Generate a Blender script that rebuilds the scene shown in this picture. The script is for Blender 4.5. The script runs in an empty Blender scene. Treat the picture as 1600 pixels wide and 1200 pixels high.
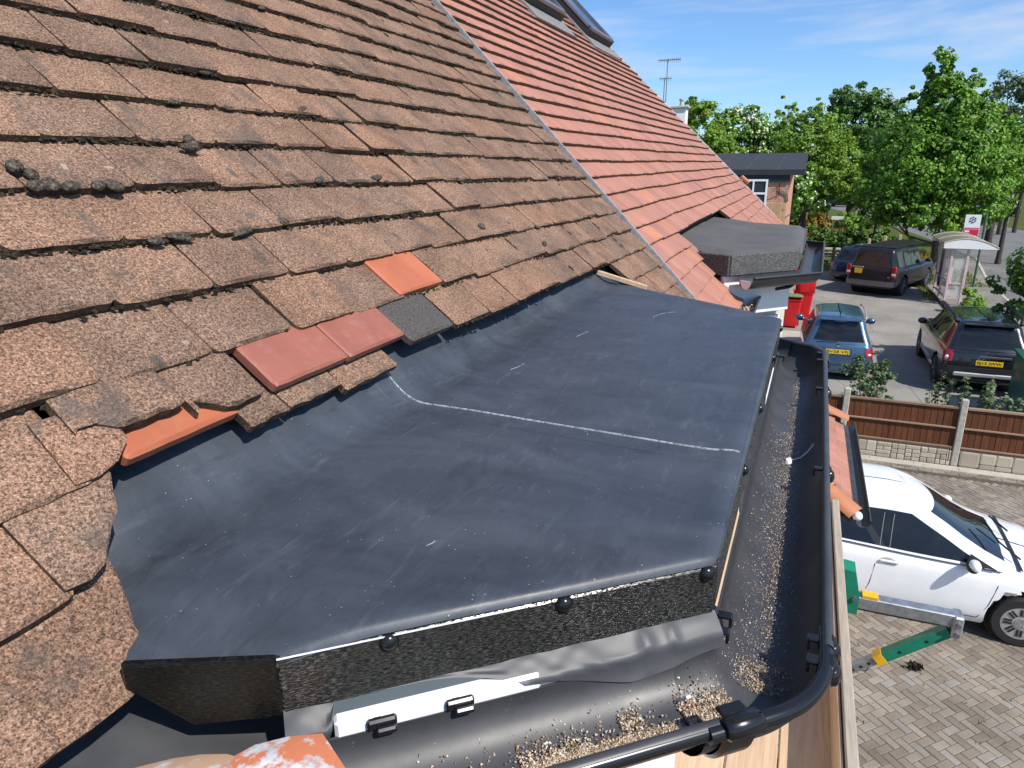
import bpy, bmesh, math, random
import numpy as np
from mathutils import Vector, Matrix, Euler
random.seed(7)
rng = np.random.default_rng(11)
scene = bpy.context.scene
COL = scene.collection
H = 5.1                                   # eye height above the forecourt
PI = math.pi

# ---------------------------------------------------------------- camera
cam = bpy.data.cameras.new('camera')
cam.sensor_width = 36.0
cam.lens = 1090 / 1600 * 36.0
cam.clip_start = 0.05
cam.clip_end = 3000
cam_o = bpy.data.objects.new('camera', cam)
COL.objects.link(cam_o)
_p, _t, _r = math.radians(17.468), math.radians(22.486), math.radians(0.5)
cp, sp, ct, st = math.cos(_p), math.sin(_p), math.cos(_t), math.sin(_t)
R = Vector((st, -ct, 0)); U = Vector((sp*ct, sp*st, cp)); F = Vector((cp*ct, cp*st, -sp))
Rx = R*math.cos(_r) - U*math.sin(_r); Ux = R*math.sin(_r) + U*math.cos(_r)
cam_o.matrix_world = Matrix(((Rx.x, Ux.x, -F.x, 0), (Rx.y, Ux.y, -F.y, 0), (Rx.z, Ux.z, -F.z, H), (0, 0, 0, 1)))
scene.camera = cam_o

# ---------------------------------------------------------------- world, sun, exposure
SUN_AZ = Vector((-0.48, -1.0)).normalized()
SUN_EL = math.radians(47)
world = bpy.data.worlds.new('World'); scene.world = world
world.use_nodes = True
nt = world.node_tree
bg = nt.nodes['Background']
sky = nt.nodes.new('ShaderNodeTexSky'); sky.sky_type = 'NISHITA'; sky.sun_disc = False
sky.sun_elevation = SUN_EL; sky.sun_rotation = math.atan2(SUN_AZ.x, SUN_AZ.y)
sky.altitude = 50; sky.air_density = 1.0; sky.dust_density = 0.25; sky.ozone_density = 2.0
bg.inputs['Strength'].default_value = 0.115
# thin streaky cirrus, by direction of view in the sky
tc = nt.nodes.new('ShaderNodeTexCoord')
mp = nt.nodes.new('ShaderNodeMapping'); mp.inputs['Scale'].default_value = (1.3, 1.3, 8.5)
mp.inputs['Location'].default_value = (0.35, 0.1, 0.55)
n1 = nt.nodes.new('ShaderNodeTexNoise'); n1.inputs['Scale'].default_value = 3.1
n1.inputs['Detail'].default_value = 7; n1.inputs['Roughness'].default_value = 0.55
n1.inputs['Distortion'].default_value = 0.3
cr1 = nt.nodes.new('ShaderNodeValToRGB')
cr1.color_ramp.elements[0].position = 0.46; cr1.color_ramp.elements[0].color = (0, 0, 0, 1)
cr1.color_ramp.elements[1].position = 0.78; cr1.color_ramp.elements[1].color = (0.8, 0.8, 0.8, 1)
mx = nt.nodes.new('ShaderNodeMix'); mx.data_type = 'RGBA'
mx.inputs['B'].default_value = (4.9, 5.3, 6.3, 1)
L = nt.links.new
L(tc.outputs['Generated'], mp.inputs['Vector']); L(mp.outputs['Vector'], n1.inputs['Vector'])
L(n1.outputs['Fac'], cr1.inputs['Fac']); L(cr1.outputs['Color'], mx.inputs['Factor'])
tn_ = nt.nodes.new('ShaderNodeMix'); tn_.data_type = 'RGBA'; tn_.blend_type = 'MULTIPLY'; tn_.inputs['Factor'].default_value = 1.0
tq = [q for q in tn_.inputs if q.type == 'RGBA']; tq[1].default_value = (0.60, 0.82, 1.10, 1)
L(sky.outputs['Color'], tq[0]); L([q for q in tn_.outputs if q.type == 'RGBA'][0], mx.inputs['A']); L(mx.outputs['Result'], bg.inputs['Color'])

sun_d = bpy.data.lights.new('sun', 'SUN'); sun_d.energy = 4.6; sun_d.angle = math.radians(0.53)
sun_d.color = (1.0, 0.95, 0.87)
sun_o = bpy.data.objects.new('sun', sun_d); COL.objects.link(sun_o)
to_sun = Vector((SUN_AZ.x*math.cos(SUN_EL), SUN_AZ.y*math.cos(SUN_EL), math.sin(SUN_EL)))
sun_o.rotation_euler = to_sun.to_track_quat('Z', 'Y').to_euler()
sun_o.location = to_sun*60
scene.view_settings.view_transform = 'Standard'
scene.view_settings.look = 'None'
scene.view_settings.exposure = 0.35
scene.view_settings.gamma = 1.0
scene.view_settings.use_curve_mapping = False

# ---------------------------------------------------------------- materials
MATS = {}
class NB:
    """small helper to wire a procedural material"""
    def __init__(s, name):
        s.m = bpy.data.materials.new(name); s.m.use_nodes = True
        s.t = s.m.node_tree; s.b = s.t.nodes['Principled BSDF']; s.out = s.t.nodes['Material Output']
        MATS[name] = s.m
        s.geo = s.t.nodes.new('ShaderNodeNewGeometry')
    def link(s, a, b): s.t.links.new(a, b)
    def set(s, **k):
        names = {'rough': 'Roughness', 'metal': 'Metallic', 'spec': 'Specular IOR Level', 'coat': 'Coat Weight',
                 'coat_rough': 'Coat Roughness', 'alpha': 'Alpha', 'trans': 'Transmission Weight', 'ior': 'IOR', 'sheen': 'Sheen Weight'}
        for a, v in k.items():
            i = s.b.inputs[names[a]]
            if hasattr(v, 'is_output'): s.link(v, i)
            else: i.default_value = v
        return s
    def color(s, c):
        if hasattr(c, 'is_output'): s.link(c, s.b.inputs['Base Color'])
        else: s.b.inputs['Base Color'].default_value = (*c, 1)
        return s
    def pos(s, scale=(1, 1, 1), kind='world', rot=(0, 0, 0)):
        if kind == 'world': src = s.geo.outputs['Position']
        else:
            t = s.t.nodes.new('ShaderNodeTexCoord'); src = t.outputs['Object']
        m = s.t.nodes.new('ShaderNodeMapping'); m.inputs['Scale'].default_value = scale
        m.inputs['Rotation'].default_value = rot
        s.link(src, m.inputs['Vector']); return m.outputs['Vector']
    def noise(s, scale, detail=3, rough=0.55, vec=None, dist=0.0):
        n = s.t.nodes.new('ShaderNodeTexNoise')
        n.inputs['Scale'].default_value = scale; n.inputs['Detail'].default_value = detail
        n.inputs['Roughness'].default_value = rough; n.inputs['Distortion'].default_value = dist
        s.link(vec if vec is not None else s.geo.outputs['Position'], n.inputs['Vector'])
        return n.outputs['Fac']
    def voro(s, scale, vec=None, feature='F1', out='Color'):
        n = s.t.nodes.new('ShaderNodeTexVoronoi'); n.feature = feature
        n.inputs['Scale'].default_value = scale
        s.link(vec if vec is not None else s.geo.outputs['Position'], n.inputs['Vector'])
        return n.outputs[out]
    def ramp(s, v, *stops):
        r = s.t.nodes.new('ShaderNodeValToRGB'); e = r.color_ramp.elements
        while len(e) < len(stops): e.new(0.5)
        for el, (p, c) in zip(e, stops):
            el.position = p
            el.color = (*c, 1) if hasattr(c, '__len__') else (c, c, c, 1)
        s.link(v, r.inputs['Fac']); return r.outputs['Color']
    def mix(s, f, a, b, mode='MIX'):
        m = s.t.nodes.new('ShaderNodeMix'); m.data_type = 'RGBA'; m.blend_type = mode
        for sock, v in (('Factor', f), ('A', a), ('B', b)):
            i = m.inputs[sock]
            if sock != 'Factor': i = [q for q in m.inputs if q.name == sock and q.type == 'RGBA'][0]
            if hasattr(v, 'is_output'): s.link(v, i)
            elif hasattr(v, '__len__'): i.default_value = (*v, 1)
            else: i.default_value = v
        return [q for q in m.outputs if q.type == 'RGBA'][0]
    def rand(s):
        o = s.t.nodes.new('ShaderNodeObjectInfo'); return o.outputs['Random']
    def island(s): return s.geo.outputs['Random Per Island']
    def math(s, op, a, b=0.0):
        m = s.t.nodes.new('ShaderNodeMath'); m.operation = op
        for i, v in enumerate((a, b)):
            if hasattr(v, 'is_output'): s.link(v, m.inputs[i])
            else: m.inputs[i].default_value = v
        return m.outputs[0]
    def bump(s, h, strength=0.5, dist=0.001, prev=None):
        b = s.t.nodes.new('ShaderNodeBump'); b.inputs['Strength'].default_value = strength
        b.inputs['Distance'].default_value = dist
        s.link(h, b.inputs['Height'])
        if prev is not None: s.link(prev, b.inputs['Normal'])
        s.link(b.outputs['Normal'], s.b.inputs['Normal']); return b.outputs['Normal']

def plain(name, c, rough=0.6, metal=0.0, var=0.12, scale=6.0, bump=0.0, **k):
    b = NB(name); n = b.noise(scale, 4)
    lo = tuple(x*(1-var) for x in c); hi = tuple(min(1, x*(1+var)) for x in c)
    b.color(b.ramp(n, (0.3, lo), (0.7, hi))).set(rough=rough, metal=metal, **k)
    if bump: b.bump(b.noise(scale*12, 3), bump, 0.004)
    return b.m

# worn granular tile
def make_old_tile():
    b = NB('worn_granular_tile')
    g = b.noise(290, 2, 0.6); g2 = b.noise(640, 1, 0.5)
    gr = b.mix(0.45, g, g2)
    base = b.ramp(gr, (0.36, (0.055, 0.040, 0.033)), (0.44, (0.155, 0.097, 0.070)), (0.53, (0.268, 0.172, 0.124)), (0.65, (0.47, 0.32, 0.25)))
    big = b.noise(9, 4, 0.6)
    tint = b.ramp(b.rand(), (0.0, (0.86, 0.86, 0.82)), (0.35, (1.0, 0.96, 0.89)), (0.7, (1.06, 0.99, 0.90)), (1.0, (1.13, 1.0, 0.88)))
    base = b.mix(1.0, base, tint, 'MULTIPLY')
    # bare orange body where the grit has gone
    bare = b.ramp(b.noise(13, 5, 0.65), (0.64, 0.0), (0.74, 1.0))
    base = b.mix(b.math('MULTIPLY', bare, 0.40), base, (0.50, 0.25, 0.13))
    # grey lichen and soot blotches
    lich = b.ramp(b.noise(17, 5, 0.6, b.pos((1.0, 0.6, 0.6))), (0.57, 0.0), (0.66, 1.0))
    base = b.mix(b.math('MULTIPLY', lich, 0.60), base, (0.095, 0.085, 0.075))
    pads = b.ramp(b.voro(21, b.pos((1.0, 0.5, 0.5), rot=(0, 0, 0.3)), 'F1', 'Distance'), (0.10, 1.0), (0.19, 0.0))
    some = b.ramp(b.noise(6, 3), (0.54, 0.0), (0.60, 1.0))
    base = b.mix(b.math('MULTIPLY', b.math('MULTIPLY', pads, some), 0.8), base, (0.075, 0.068, 0.058))
    soft = b.ramp(big, (0.35, 0.72), (0.65, 1.10))
    base = b.mix(1.0, base, soft, 'MULTIPLY')
    fleck = b.ramp(b.noise(55, 1, 0.4), (0.765, 0.0), (0.79, 1.0))
    base = b.mix(b.math('MULTIPLY', fleck, 0.3), base, (0.68, 0.56, 0.44))
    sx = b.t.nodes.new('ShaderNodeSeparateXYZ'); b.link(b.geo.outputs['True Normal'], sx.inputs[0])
    base = b.mix(b.math('MULTIPLY', b.ramp(sx.outputs['Z'], (0.08, 1.0), (0.25, 0.0)), b.ramp(b.noise(30, 3), (0.3, 0.45), (0.6, 0.95))), base, (0.040, 0.030, 0.022))  # course shade painted dark on down-facing noses, plus dirt in the side joints
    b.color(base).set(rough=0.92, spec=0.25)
    n = b.bump(gr, 0.9, 0.0035)
    b.bump(b.noise(70, 3), 0.5, 0.004, n)
    return b.m
M = {}
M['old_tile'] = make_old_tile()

def make_clay(name, cols, rough=0.62, island=False, stain=0.5, nose=False):
    b = NB(name); r = b.island() if island else b.rand()
    c = b.ramp(r, *cols)
    st_ = b.noise(14, 4, 0.6, b.pos((1, 0.25, 0.25)))
    c = b.mix(1.0, c, b.ramp(st_, (0.3, (0.86, 0.84, 0.84)), (0.7, (1.08, 1.05, 1.04))), 'MULTIPLY')
    c = b.mix(1.0, c, b.ramp(b.noise(5, 4, 0.6), (0.3, (0.88, 0.87, 0.86)), (0.7, (1.1, 1.08, 1.06))), 'MULTIPLY')
    d = b.ramp(b.noise(40, 5, 0.7), (0.52, 0.0), (0.75, stain))
    c = b.mix(d, c, (0.30, 0.20, 0.16))
    # shade below each course, painted dark onto the noses that face down the slope
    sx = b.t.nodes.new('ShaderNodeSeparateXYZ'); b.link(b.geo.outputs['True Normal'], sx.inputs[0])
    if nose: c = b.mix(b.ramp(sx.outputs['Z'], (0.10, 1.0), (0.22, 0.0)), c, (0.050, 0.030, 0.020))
    b.color(c).set(rough=rough, spec=0.35)
    b.bump(b.noise(260, 3), 0.25, 0.001)
    return b.m
PINKS = [(0.0, (0.35, 0.165, 0.118)), (0.3, (0.385, 0.182, 0.13)), (0.62, (0.41, 0.195, 0.14)), (0.92, (0.42, 0.197, 0.138)), (0.975, (0.46, 0.20, 0.12)), (1.0, (0.50, 0.21, 0.115))]
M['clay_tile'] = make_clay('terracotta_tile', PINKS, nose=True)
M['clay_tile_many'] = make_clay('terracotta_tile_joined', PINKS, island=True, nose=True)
M['orange_tile'] = make_clay('orange_new_tile', [(0.0, (0.40, 0.125, 0.062)), (1.0, (0.43, 0.138, 0.07))], 0.6, stain=0.35)
M['pink_tile'] = make_clay('pink_clay_tile', [(0.0, (0.285, 0.105, 0.075)), (1.0, (0.31, 0.115, 0.08))], 0.55, stain=0.5)
M['hip_tile'] = make_clay('orange_hip_tile', [(0.0, (0.40, 0.165, 0.08)), (1.0, (0.46, 0.19, 0.095))], 0.6)
b = NB('black_weathered_tile')
g = b.noise(420, 2); b.color(b.ramp(g, (0.38, (0.035, 0.03, 0.027)), (0.62, (0.105, 0.092, 0.082)))).set(rough=0.8); b.bump(g, 0.6, 0.002); M['black_tile'] = b.m
b = NB('paint_splashed_tile')
n = b.noise(22, 5, 0.65); f = b.ramp(n, (0.46, 0.0), (0.52, 1.0))
b.color(b.mix(f, (0.55, 0.18, 0.085), b.ramp(b.noise(60, 4), (0.35, (0.38, 0.40, 0.42)), (0.6, (0.62, 0.64, 0.66))))).set(rough=0.75); b.bump(n, 0.4, 0.003); M['painted_tile'] = b.m

b = NB('tan_smeared_tile'); b.color(b.mix(b.ramp(b.noise(25, 4), (0.5, 0.0), (0.58, 0.8)), (0.44, 0.28, 0.18), (0.50, 0.60, 0.62))).set(rough=0.8); M['tan_tile'] = b.m
def make_epdm():
    b = NB('black_rubber_membrane')
    streak = b.noise(5, 6, 0.62, b.pos((2.2, 0.9, 1), rot=(0, 0, 0.5)), 0.6)
    cloud = b.noise(3.4, 5, 0.6)
    c = b.ramp(streak, (0.30, (0.032, 0.039, 0.049)), (0.52, (0.046, 0.055, 0.069)), (0.72, (0.064, 0.076, 0.094)))
    c = b.mix(b.ramp(cloud, (0.45, 0.0), (0.75, 0.3)), c, (0.062, 0.072, 0.092))
    warm = b.ramp(b.noise(4.2, 4, 0.6, b.pos((1, 1, 1), rot=(0, 0, 1.0))), (0.55, 0.0), (0.75, 0.35))
    c = b.mix(warm, c, (0.045, 0.043, 0.046))
    fine = b.ramp(b.noise(38, 5, 0.7, b.pos((0.35, 1.6, 1), rot=(0, 0, 0.35))), (0.56, 0.0), (0.80, 0.42))
    smear = b.ramp(b.noise(15, 6, 0.72, b.pos((0.5, 1.7, 1), rot=(0, 0, -0.15)), 1.2), (0.52, 0.0), (0.74, 0.20))
    c = b.mix(smear, c, (0.085, 0.10, 0.125))
    dark = b.ramp(b.noise(11, 5, 0.7, b.pos((0.6, 1.5, 1), rot=(0, 0, 0.2)), 0.8), (0.54, 0.0), (0.72, 0.5))
    c = b.mix(dark, c, (0.014, 0.018, 0.026))
    c = b.mix(fine, c, (0.13, 0.145, 0.17))
    rub = b.ramp(b.noise(75, 4, 0.7, b.pos((0.25, 1.5, 1), rot=(0, 0, 0.12)), 0.5), (0.58, 0.0), (0.74, 0.45))
    c = b.mix(rub, c, (0.022, 0.027, 0.036))
    dots = b.ramp(b.voro(115, out='Distance'), (0.055, 1.0), (0.10, 0.0))
    pick = b.ramp(b.noise(26, 2), (0.50, 0.0), (0.60, 1.0))
    c = b.mix(b.math('MULTIPLY', dots, b.math('MULTIPLY', pick, 0.7)), c, (0.45, 0.45, 0.44))
    b.color(c)
    b.set(rough=b.ramp(streak, (0.3, 0.42), (0.7, 0.56)), spec=0.5)
    n = b.bump(b.noise(34, 5, 0.6), 0.16, 0.004)
    b.bump(b.noise(7, 3), 0.12, 0.012, n)
    return b.m
M['epdm'] = make_epdm()
b = NB('rubber_offcut'); n = b.noise(6, 5, 0.6, None, 0.6); b.color(b.ramp(n, (0.35, (0.038, 0.040, 0.044)), (0.65, (0.075, 0.077, 0.082)))).set(rough=0.5); b.bump(b.noise(20, 3), 0.08, 0.004); M['epdm_plain'] = b.m
b = NB('chalky_lap_line')
b.color(b.ramp(b.noise(160, 4, 0.7), (0.34, (0.06, 0.07, 0.085)), (0.50, (0.34, 0.36, 0.39)), (0.7, (0.55, 0.57, 0.60)))).set(rough=0.7); M['chalk'] = b.m

def make_ash(name, strength, k=1.0):
    """woodgrain-embossed black uPVC"""
    b = NB(name)
    t = b.t.nodes.new('ShaderNodeTexCoord')
    m = b.t.nodes.new('ShaderNodeMapping'); m.inputs['Scale'].default_value = (1, 1, 6.5)
    b.link(t.outputs['Object'], m.inputs['Vector'])
    g = b.noise(175, 3, 0.6, m.outputs['Vector'])
    rg = b.ramp(g, (0.47, 0.0), (0.55, 1.0))
    pale = b.math('MULTIPLY', b.ramp(g, (0.52, 0.0), (0.60, 1.0)), b.ramp(b.noise(9, 4), (0.35, 0.25), (0.65, 1.0)))
    c = b.mix(rg, (0.008*k, 0.008*k, 0.0065*k), (0.024*k, 0.023*k, 0.018*k))
    c = b.mix(b.math('MULTIPLY', pale, 0.75*(k if k >= 1 else 0.05)), c, (0.13, 0.128, 0.115))      # sun glint on the raised grain, painted in as pale grey
    b.color(c).set(rough=b.ramp(g, (0.45, 0.34), (0.58, 0.20)), spec=0.7*k)
    b.bump(rg, strength, 0.0012)
    return b.m
M['ash'] = make_ash('black_woodgrain_plastic', 1.0)
M['ash_smooth'] = make_ash('black_woodgrain_plastic_side', 0.15, 0.45)

def make_gutter():
    b = NB('black_gutter_plastic')
    n = b.noise(9, 4)
    c = b.ramp(n, (0.3, (0.016, 0.017, 0.020)), (0.7, (0.030, 0.032, 0.036)))
    sp_ = b.ramp(b.noise(210, 3, 0.7), (0.63, 0.0), (0.70, 1.0))
    zone = b.ramp(b.noise(17, 4), (0.42, 0.0), (0.6, 1.0))
    f = b.math('MULTIPLY', b.math('MULTIPLY', sp_, zone), 0.55)
    c = b.mix(f, c, (0.30, 0.28, 0.25))
    sx = b.t.nodes.new('ShaderNodeSeparateXYZ'); b.link(b.geo.outputs['Normal'], sx.inputs[0])
    du = b.math('MULTIPLY', b.ramp(sx.outputs['Z'], (0.05, 0.0), (0.45, 0.9)), b.ramp(b.noise(13, 5, 0.65), (0.3, 0.35), (0.65, 1.0)))
    c = b.mix(du, c, (0.062, 0.062, 0.066))
    b.color(c).set(rough=b.ramp(n, (0.3, 0.38), (0.7, 0.52)), spec=0.5)
    b.bump(b.noise(60, 3), 0.06, 0.003)
    return b.m
M['gutter'] = make_gutter()
M['gloss_black'] = plain('gloss_black_plastic', (0.011, 0.011, 0.013), 0.22, scale=20)
M['matt_black'] = plain('matt_black_plastic', (0.018, 0.018, 0.02), 0.55, scale=20)
M['white_upvc'] = plain('white_plastic', (0.80, 0.81, 0.82), 0.35, var=0.03)
M['lead_dark'] = plain('dull_flashing', (0.20, 0.195, 0.19), 0.6, var=0.2, scale=30)
M['lead'] = plain('grey_strip', (0.29, 0.30, 0.31), 0.5, var=0.25, scale=60, bump=0.3)
b = NB('moss'); g = b.noise(240, 3); b.color(b.ramp(g, (0.35, (0.034, 0.027, 0.021)), (0.55, (0.098, 0.082, 0.068)), (0.7, (0.19, 0.165, 0.14)))).set(rough=1.0, spec=0.1); b.bump(g, 0.9, 0.004); M['moss'] = b.m
b = NB('dark_moss'); g = b.noise(240, 3); b.color(b.ramp(g, (0.35, (0.018, 0.014, 0.010)), (0.6, (0.050, 0.041, 0.029)), (0.75, (0.10, 0.088, 0.066)))).set(rough=1.0, spec=0.1); M['dark_moss'] = b.m
b = NB('sawdust'); b.color(b.ramp(b.island(), (0.0, (0.16, 0.10, 0.06)), (0.35, (0.40, 0.29, 0.19)), (0.7, (0.55, 0.46, 0.36)), (1.0, (0.74, 0.70, 0.63)))).set(rough=0.95, spec=0.1); M['sawdust'] = b.m

def make_wood(name, lo, hi, grain_axis=0, sc=9, rough=0.75, randomize=True):
    b = NB(name); s = [7, 7, 7]; s[grain_axis] = 0.45
    g = b.noise(sc, 5, 0.6, b.pos(tuple(s)), 0.8)
    c = b.ramp(g, (0.3, lo), (0.7, hi))
    if randomize: c = b.mix(1.0, c, b.ramp(b.rand(), (0, (0.82, 0.8, 0.78)), (1, (1.12, 1.1, 1.08))), 'MULTIPLY')
    kn = b.ramp(b.noise(5, 2, 0.5), (0.70, 0.0), (0.76, 0.6))
    c = b.mix(kn, c, tuple(x*0.5 for x in lo))
    b.color(c).set(rough=rough, spec=0.3); b.bump(g, 0.25, 0.002)
    return b.m
M['plank'] = make_wood('pine_board', (0.42, 0.30, 0.19), (0.60, 0.45, 0.31), 0, 8)
M['toe_board'] = make_wood('grey_weathered_board', (0.27, 0.235, 0.19), (0.42, 0.37, 0.30), 0, 16)
M['fence_wood'] = make_wood('brown_stained_board', (0.085, 0.028, 0.012), (0.165, 0.060, 0.025), 2, 6)
M['fence_rail'] = make_wood('brown_rail', (0.22, 0.14, 0.095), (0.34, 0.23, 0.16), 1, 8)
M['post_wood'] = make_wood('weathered_post', (0.14, 0.11, 0.08), (0.24, 0.19, 0.13), 2, 8)
M['light_post'] = make_wood('pale_post', (0.42, 0.34, 0.24), (0.56, 0.46, 0.34), 2, 8)
M['conc'] = plain('pale_concrete', (0.42, 0.39, 0.33), 0.9, var=0.2, scale=14, bump=0.3)
b = NB('moulded_stone'); b.color(b.ramp(b.rand(), (0, (0.36, 0.31, 0.23)), (0.5, (0.46, 0.40, 0.30)), (1, (0.53, 0.47, 0.36)))).set(rough=0.95); b.bump(b.noise(60, 4), 0.7, 0.01); M['stone'] = b.m
M['mortar'] = plain('mortar', (0.27, 0.245, 0.20), 0.95, var=0.2, scale=20)

def make_asphalt(name, lo, hi):
    b = NB(name)
    g = b.noise(150, 2); big = b.noise(0.6, 5, 0.6); st_ = b.noise(0.23, 4, 0.6, b.pos((1, 2.2, 1)))
    c = b.ramp(g, (0.35, lo), (0.65, hi))
    c = b.mix(1.0, c, b.ramp(big, (0.3, (0.82, 0.82, 0.82)), (0.7, (1.15, 1.14, 1.12))), 'MULTIPLY')
    c = b.mix(1.0, c, b.ramp(st_, (0.35, (0.85, 0.85, 0.85)), (0.65, (1.1, 1.1, 1.09))), 'MULTIPLY')
    cr = b.ramp(b.voro(0.55, b.pos((1, 1, 1)), 'DISTANCE_TO_EDGE', 'Distance'), (0.0, 0.5), (0.012, 0.0))
    c = b.mix(cr, c, (0.06, 0.06, 0.055))
    b.color(c).set(rough=0.93, spec=0.3); b.bump(g, 0.4, 0.006)
    return b.m
M['forecourt'] = make_asphalt('worn_asphalt', (0.20, 0.19, 0.168), (0.295, 0.28, 0.25))
M['footway'] = make_asphalt('footway_asphalt', (0.17, 0.16, 0.14), (0.25, 0.235, 0.21))
M['road'] = make_asphalt('road_asphalt', (0.13, 0.13, 0.125), (0.20, 0.198, 0.19))
M['concrete_pad'] = plain('pale_concrete_pad', (0.40, 0.37, 0.31), 0.9, var=0.15, scale=3)
b = NB('grass_ground'); n = b.noise(1.3, 6, 0.7); f = b.noise(30, 3)
c = b.mix(0.5, b.ramp(n, (0.35, (0.050, 0.075, 0.016)), (0.6, (0.10, 0.115, 0.030)), (0.75, (0.20, 0.17, 0.07))), b.ramp(f, (0.3, (0.04, 0.065, 0.012)), (0.7, (0.13, 0.15, 0.045))))
b.color(c).set(rough=0.95, spec=0.1); b.bump(f, 0.8, 0.05); M['grass'] = b.m
b = NB('block_paver'); c = b.ramp(b.rand(), (0, (0.185, 0.155, 0.125)), (0.4, (0.245, 0.21, 0.17)), (0.8, (0.285, 0.245, 0.20)), (1, (0.25, 0.235, 0.215)))
c = b.mix(1.0, c, b.ramp(b.noise(1.3, 6, 0.7), (0.32, (0.70, 0.69, 0.67)), (0.6, (1.08, 1.07, 1.05)), (0.75, (1.25, 1.23, 1.2))), 'MULTIPLY')
c = b.mix(1.0, c, b.ramp(b.noise(90, 3), (0.3, (0.85, 0.85, 0.85)), (0.7, (1.1, 1.1, 1.1))), 'MULTIPLY')
b.color(c).set(rough=0.9, spec=0.3); b.bump(b.noise(120, 3), 0.4, 0.004); M['paver'] = b.m
b = NB('block_paver_joined'); c = b.ramp(b.island(), (0, (0.185, 0.155, 0.125)), (0.4, (0.245, 0.21, 0.17)), (0.8, (0.285, 0.245, 0.20)), (1, (0.25, 0.235, 0.215)))
c = b.mix(1.0, c, b.ramp(b.noise(1.3, 6, 0.7), (0.32, (0.70, 0.69, 0.67)), (0.6, (1.08, 1.07, 1.05)), (0.75, (1.25, 1.23, 1.2))), 'MULTIPLY')
b.color(c).set(rough=0.9, spec=0.3); b.bump(b.noise(120, 3), 0.4, 0.004); M['paver_many'] = b.m
M['joint'] = plain('paving_joint_sand', (0.085, 0.07, 0.055), 0.95, var=0.3, scale=40)

def make_brick(name, sx, sz, axis='y'):
    b = NB(name)
    t = b.t.nodes.new('ShaderNodeSeparateXYZ'); b.link(b.geo.outputs['Position'], t.inputs[0])
    cmb = b.t.nodes.new('ShaderNodeCombineXYZ')
    add = b.math('ADD', t.outputs['X'], t.outputs['Y'])
    b.link(add, cmb.inputs['X']); b.link(t.outputs['Z'], cmb.inputs['Y'])
    br = b.t.nodes.new('ShaderNodeTexBrick'); b.link(cmb.outputs[0], br.inputs['Vector'])
    br.inputs['Color1'].default_value = (0.60, 0.25, 0.14, 1); br.inputs['Color2'].default_value = (0.50, 0.20, 0.11, 1)
    br.inputs['Mortar'].default_value = (0.42, 0.34, 0.27, 1); br.inputs['Scale'].default_value = 1
    br.inputs['Brick Width'].default_value = 0.225; br.inputs['Row Height'].default_value = 0.075; br.inputs['Mortar Size'].default_value = 0.011
    c = b.mix(1.0, br.outputs['Color'], b.ramp(b.noise(9, 3), (0.3, (0.8, 0.8, 0.8)), (0.7, (1.15, 1.15, 1.15))), 'MULTIPLY')
    b.color(c).set(rough=0.9); b.bump(br.outputs['Fac'], -0.5, 0.006)
    return b.m
M['brick'] = make_brick('red_brick', 1, 1)
M['timber_clad'] = make_wood('timber_boarding', (0.42, 0.25, 0.12), (0.60, 0.40, 0.22), 2, 7)
b = NB('grey_mineral_felt'); g = b.noise(240, 2); c = b.ramp(g, (0.36, (0.040, 0.039, 0.038)), (0.55, (0.085, 0.083, 0.080)), (0.68, (0.22, 0.22, 0.215)))
b.color(b.mix(1.0, c, b.ramp(b.noise(4, 4), (0.3, (0.85,)*3), (0.7, (1.12,)*3)), 'MULTIPLY')).set(rough=0.9, spec=0.4); b.bump(g, 0.8, 0.004); M['felt'] = b.m
b = NB('smooth_grey_felt'); b.color(b.ramp(b.noise(5, 4), (0.3, (0.075, 0.073, 0.070)), (0.7, (0.105, 0.103, 0.099)))).set(rough=0.85); b.bump(b.noise(200, 2), 0.3, 0.002); M['felt_top'] = b.m
M['felt_dark'] = plain('dark_roof_felt', (0.026, 0.027, 0.03), 0.75, var=0.3, scale=3, bump=0.2)
M['render'] = plain('cream_render', (0.60, 0.56, 0.48), 0.9, var=0.06, bump=0.2, scale=4)
M['white_paint'] = plain('white_paint', (0.80, 0.80, 0.78), 0.6, var=0.04)
M['galv'] = plain('galvanised_steel', (0.42, 0.44, 0.45), 0.42, 0.75, var=0.25, scale=30, bump=0.1)
M['green_paint'] = plain('green_enamel', (0.010, 0.20, 0.115), 0.4, var=0.15, scale=18)
M['yellow_paint'] = plain('yellow_plastic', (0.75, 0.42, 0.015), 0.45, var=0.1, scale=20)
M['steel'] = plain('dull_steel', (0.30, 0.30, 0.31), 0.4, 0.8)
M['red_bin'] = plain('red_bin_plastic', (0.62, 0.012, 0.016), 0.4, var=0.08)
M['green_lid'] = plain('faded_green_plastic', (0.16, 0.19, 0.075), 0.6, var=0.25, scale=14)
M['teal_metal'] = plain('dark_green_metal', (0.018, 0.085, 0.062), 0.42, var=0.1)
M['tyre'] = plain('tyre_rubber', (0.016, 0.016, 0.017), 0.8)
M['alloy'] = plain('silver_alloy', (0.50, 0.50, 0.51), 0.35, 0.6, var=0.06)
M['dark_alloy'] = plain('grey_alloy', (0.18, 0.18, 0.19), 0.35, 0.7)
M['black_trim'] = plain('black_trim', (0.016, 0.016, 0.017), 0.5)
M['pillar_black'] = plain('pillar_black', (0.030, 0.030, 0.032), 0.35)
M['chrome'] = plain('chrome', (0.72, 0.73, 0.75), 0.12, 1.0, var=0.02)
M['red_lens'] = plain('red_lens', (0.42, 0.008, 0.012), 0.15, coat=1.0)
M['clear_lens'] = plain('clear_lens', (0.72, 0.70, 0.68), 0.12, coat=1.0)
M['plate_yellow'] = plain('yellow_plate', (0.78, 0.52, 0.03), 0.4, var=0.03)
M['letter_black'] = plain('black_letter', (0.012, 0.012, 0.012), 0.5)
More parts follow.
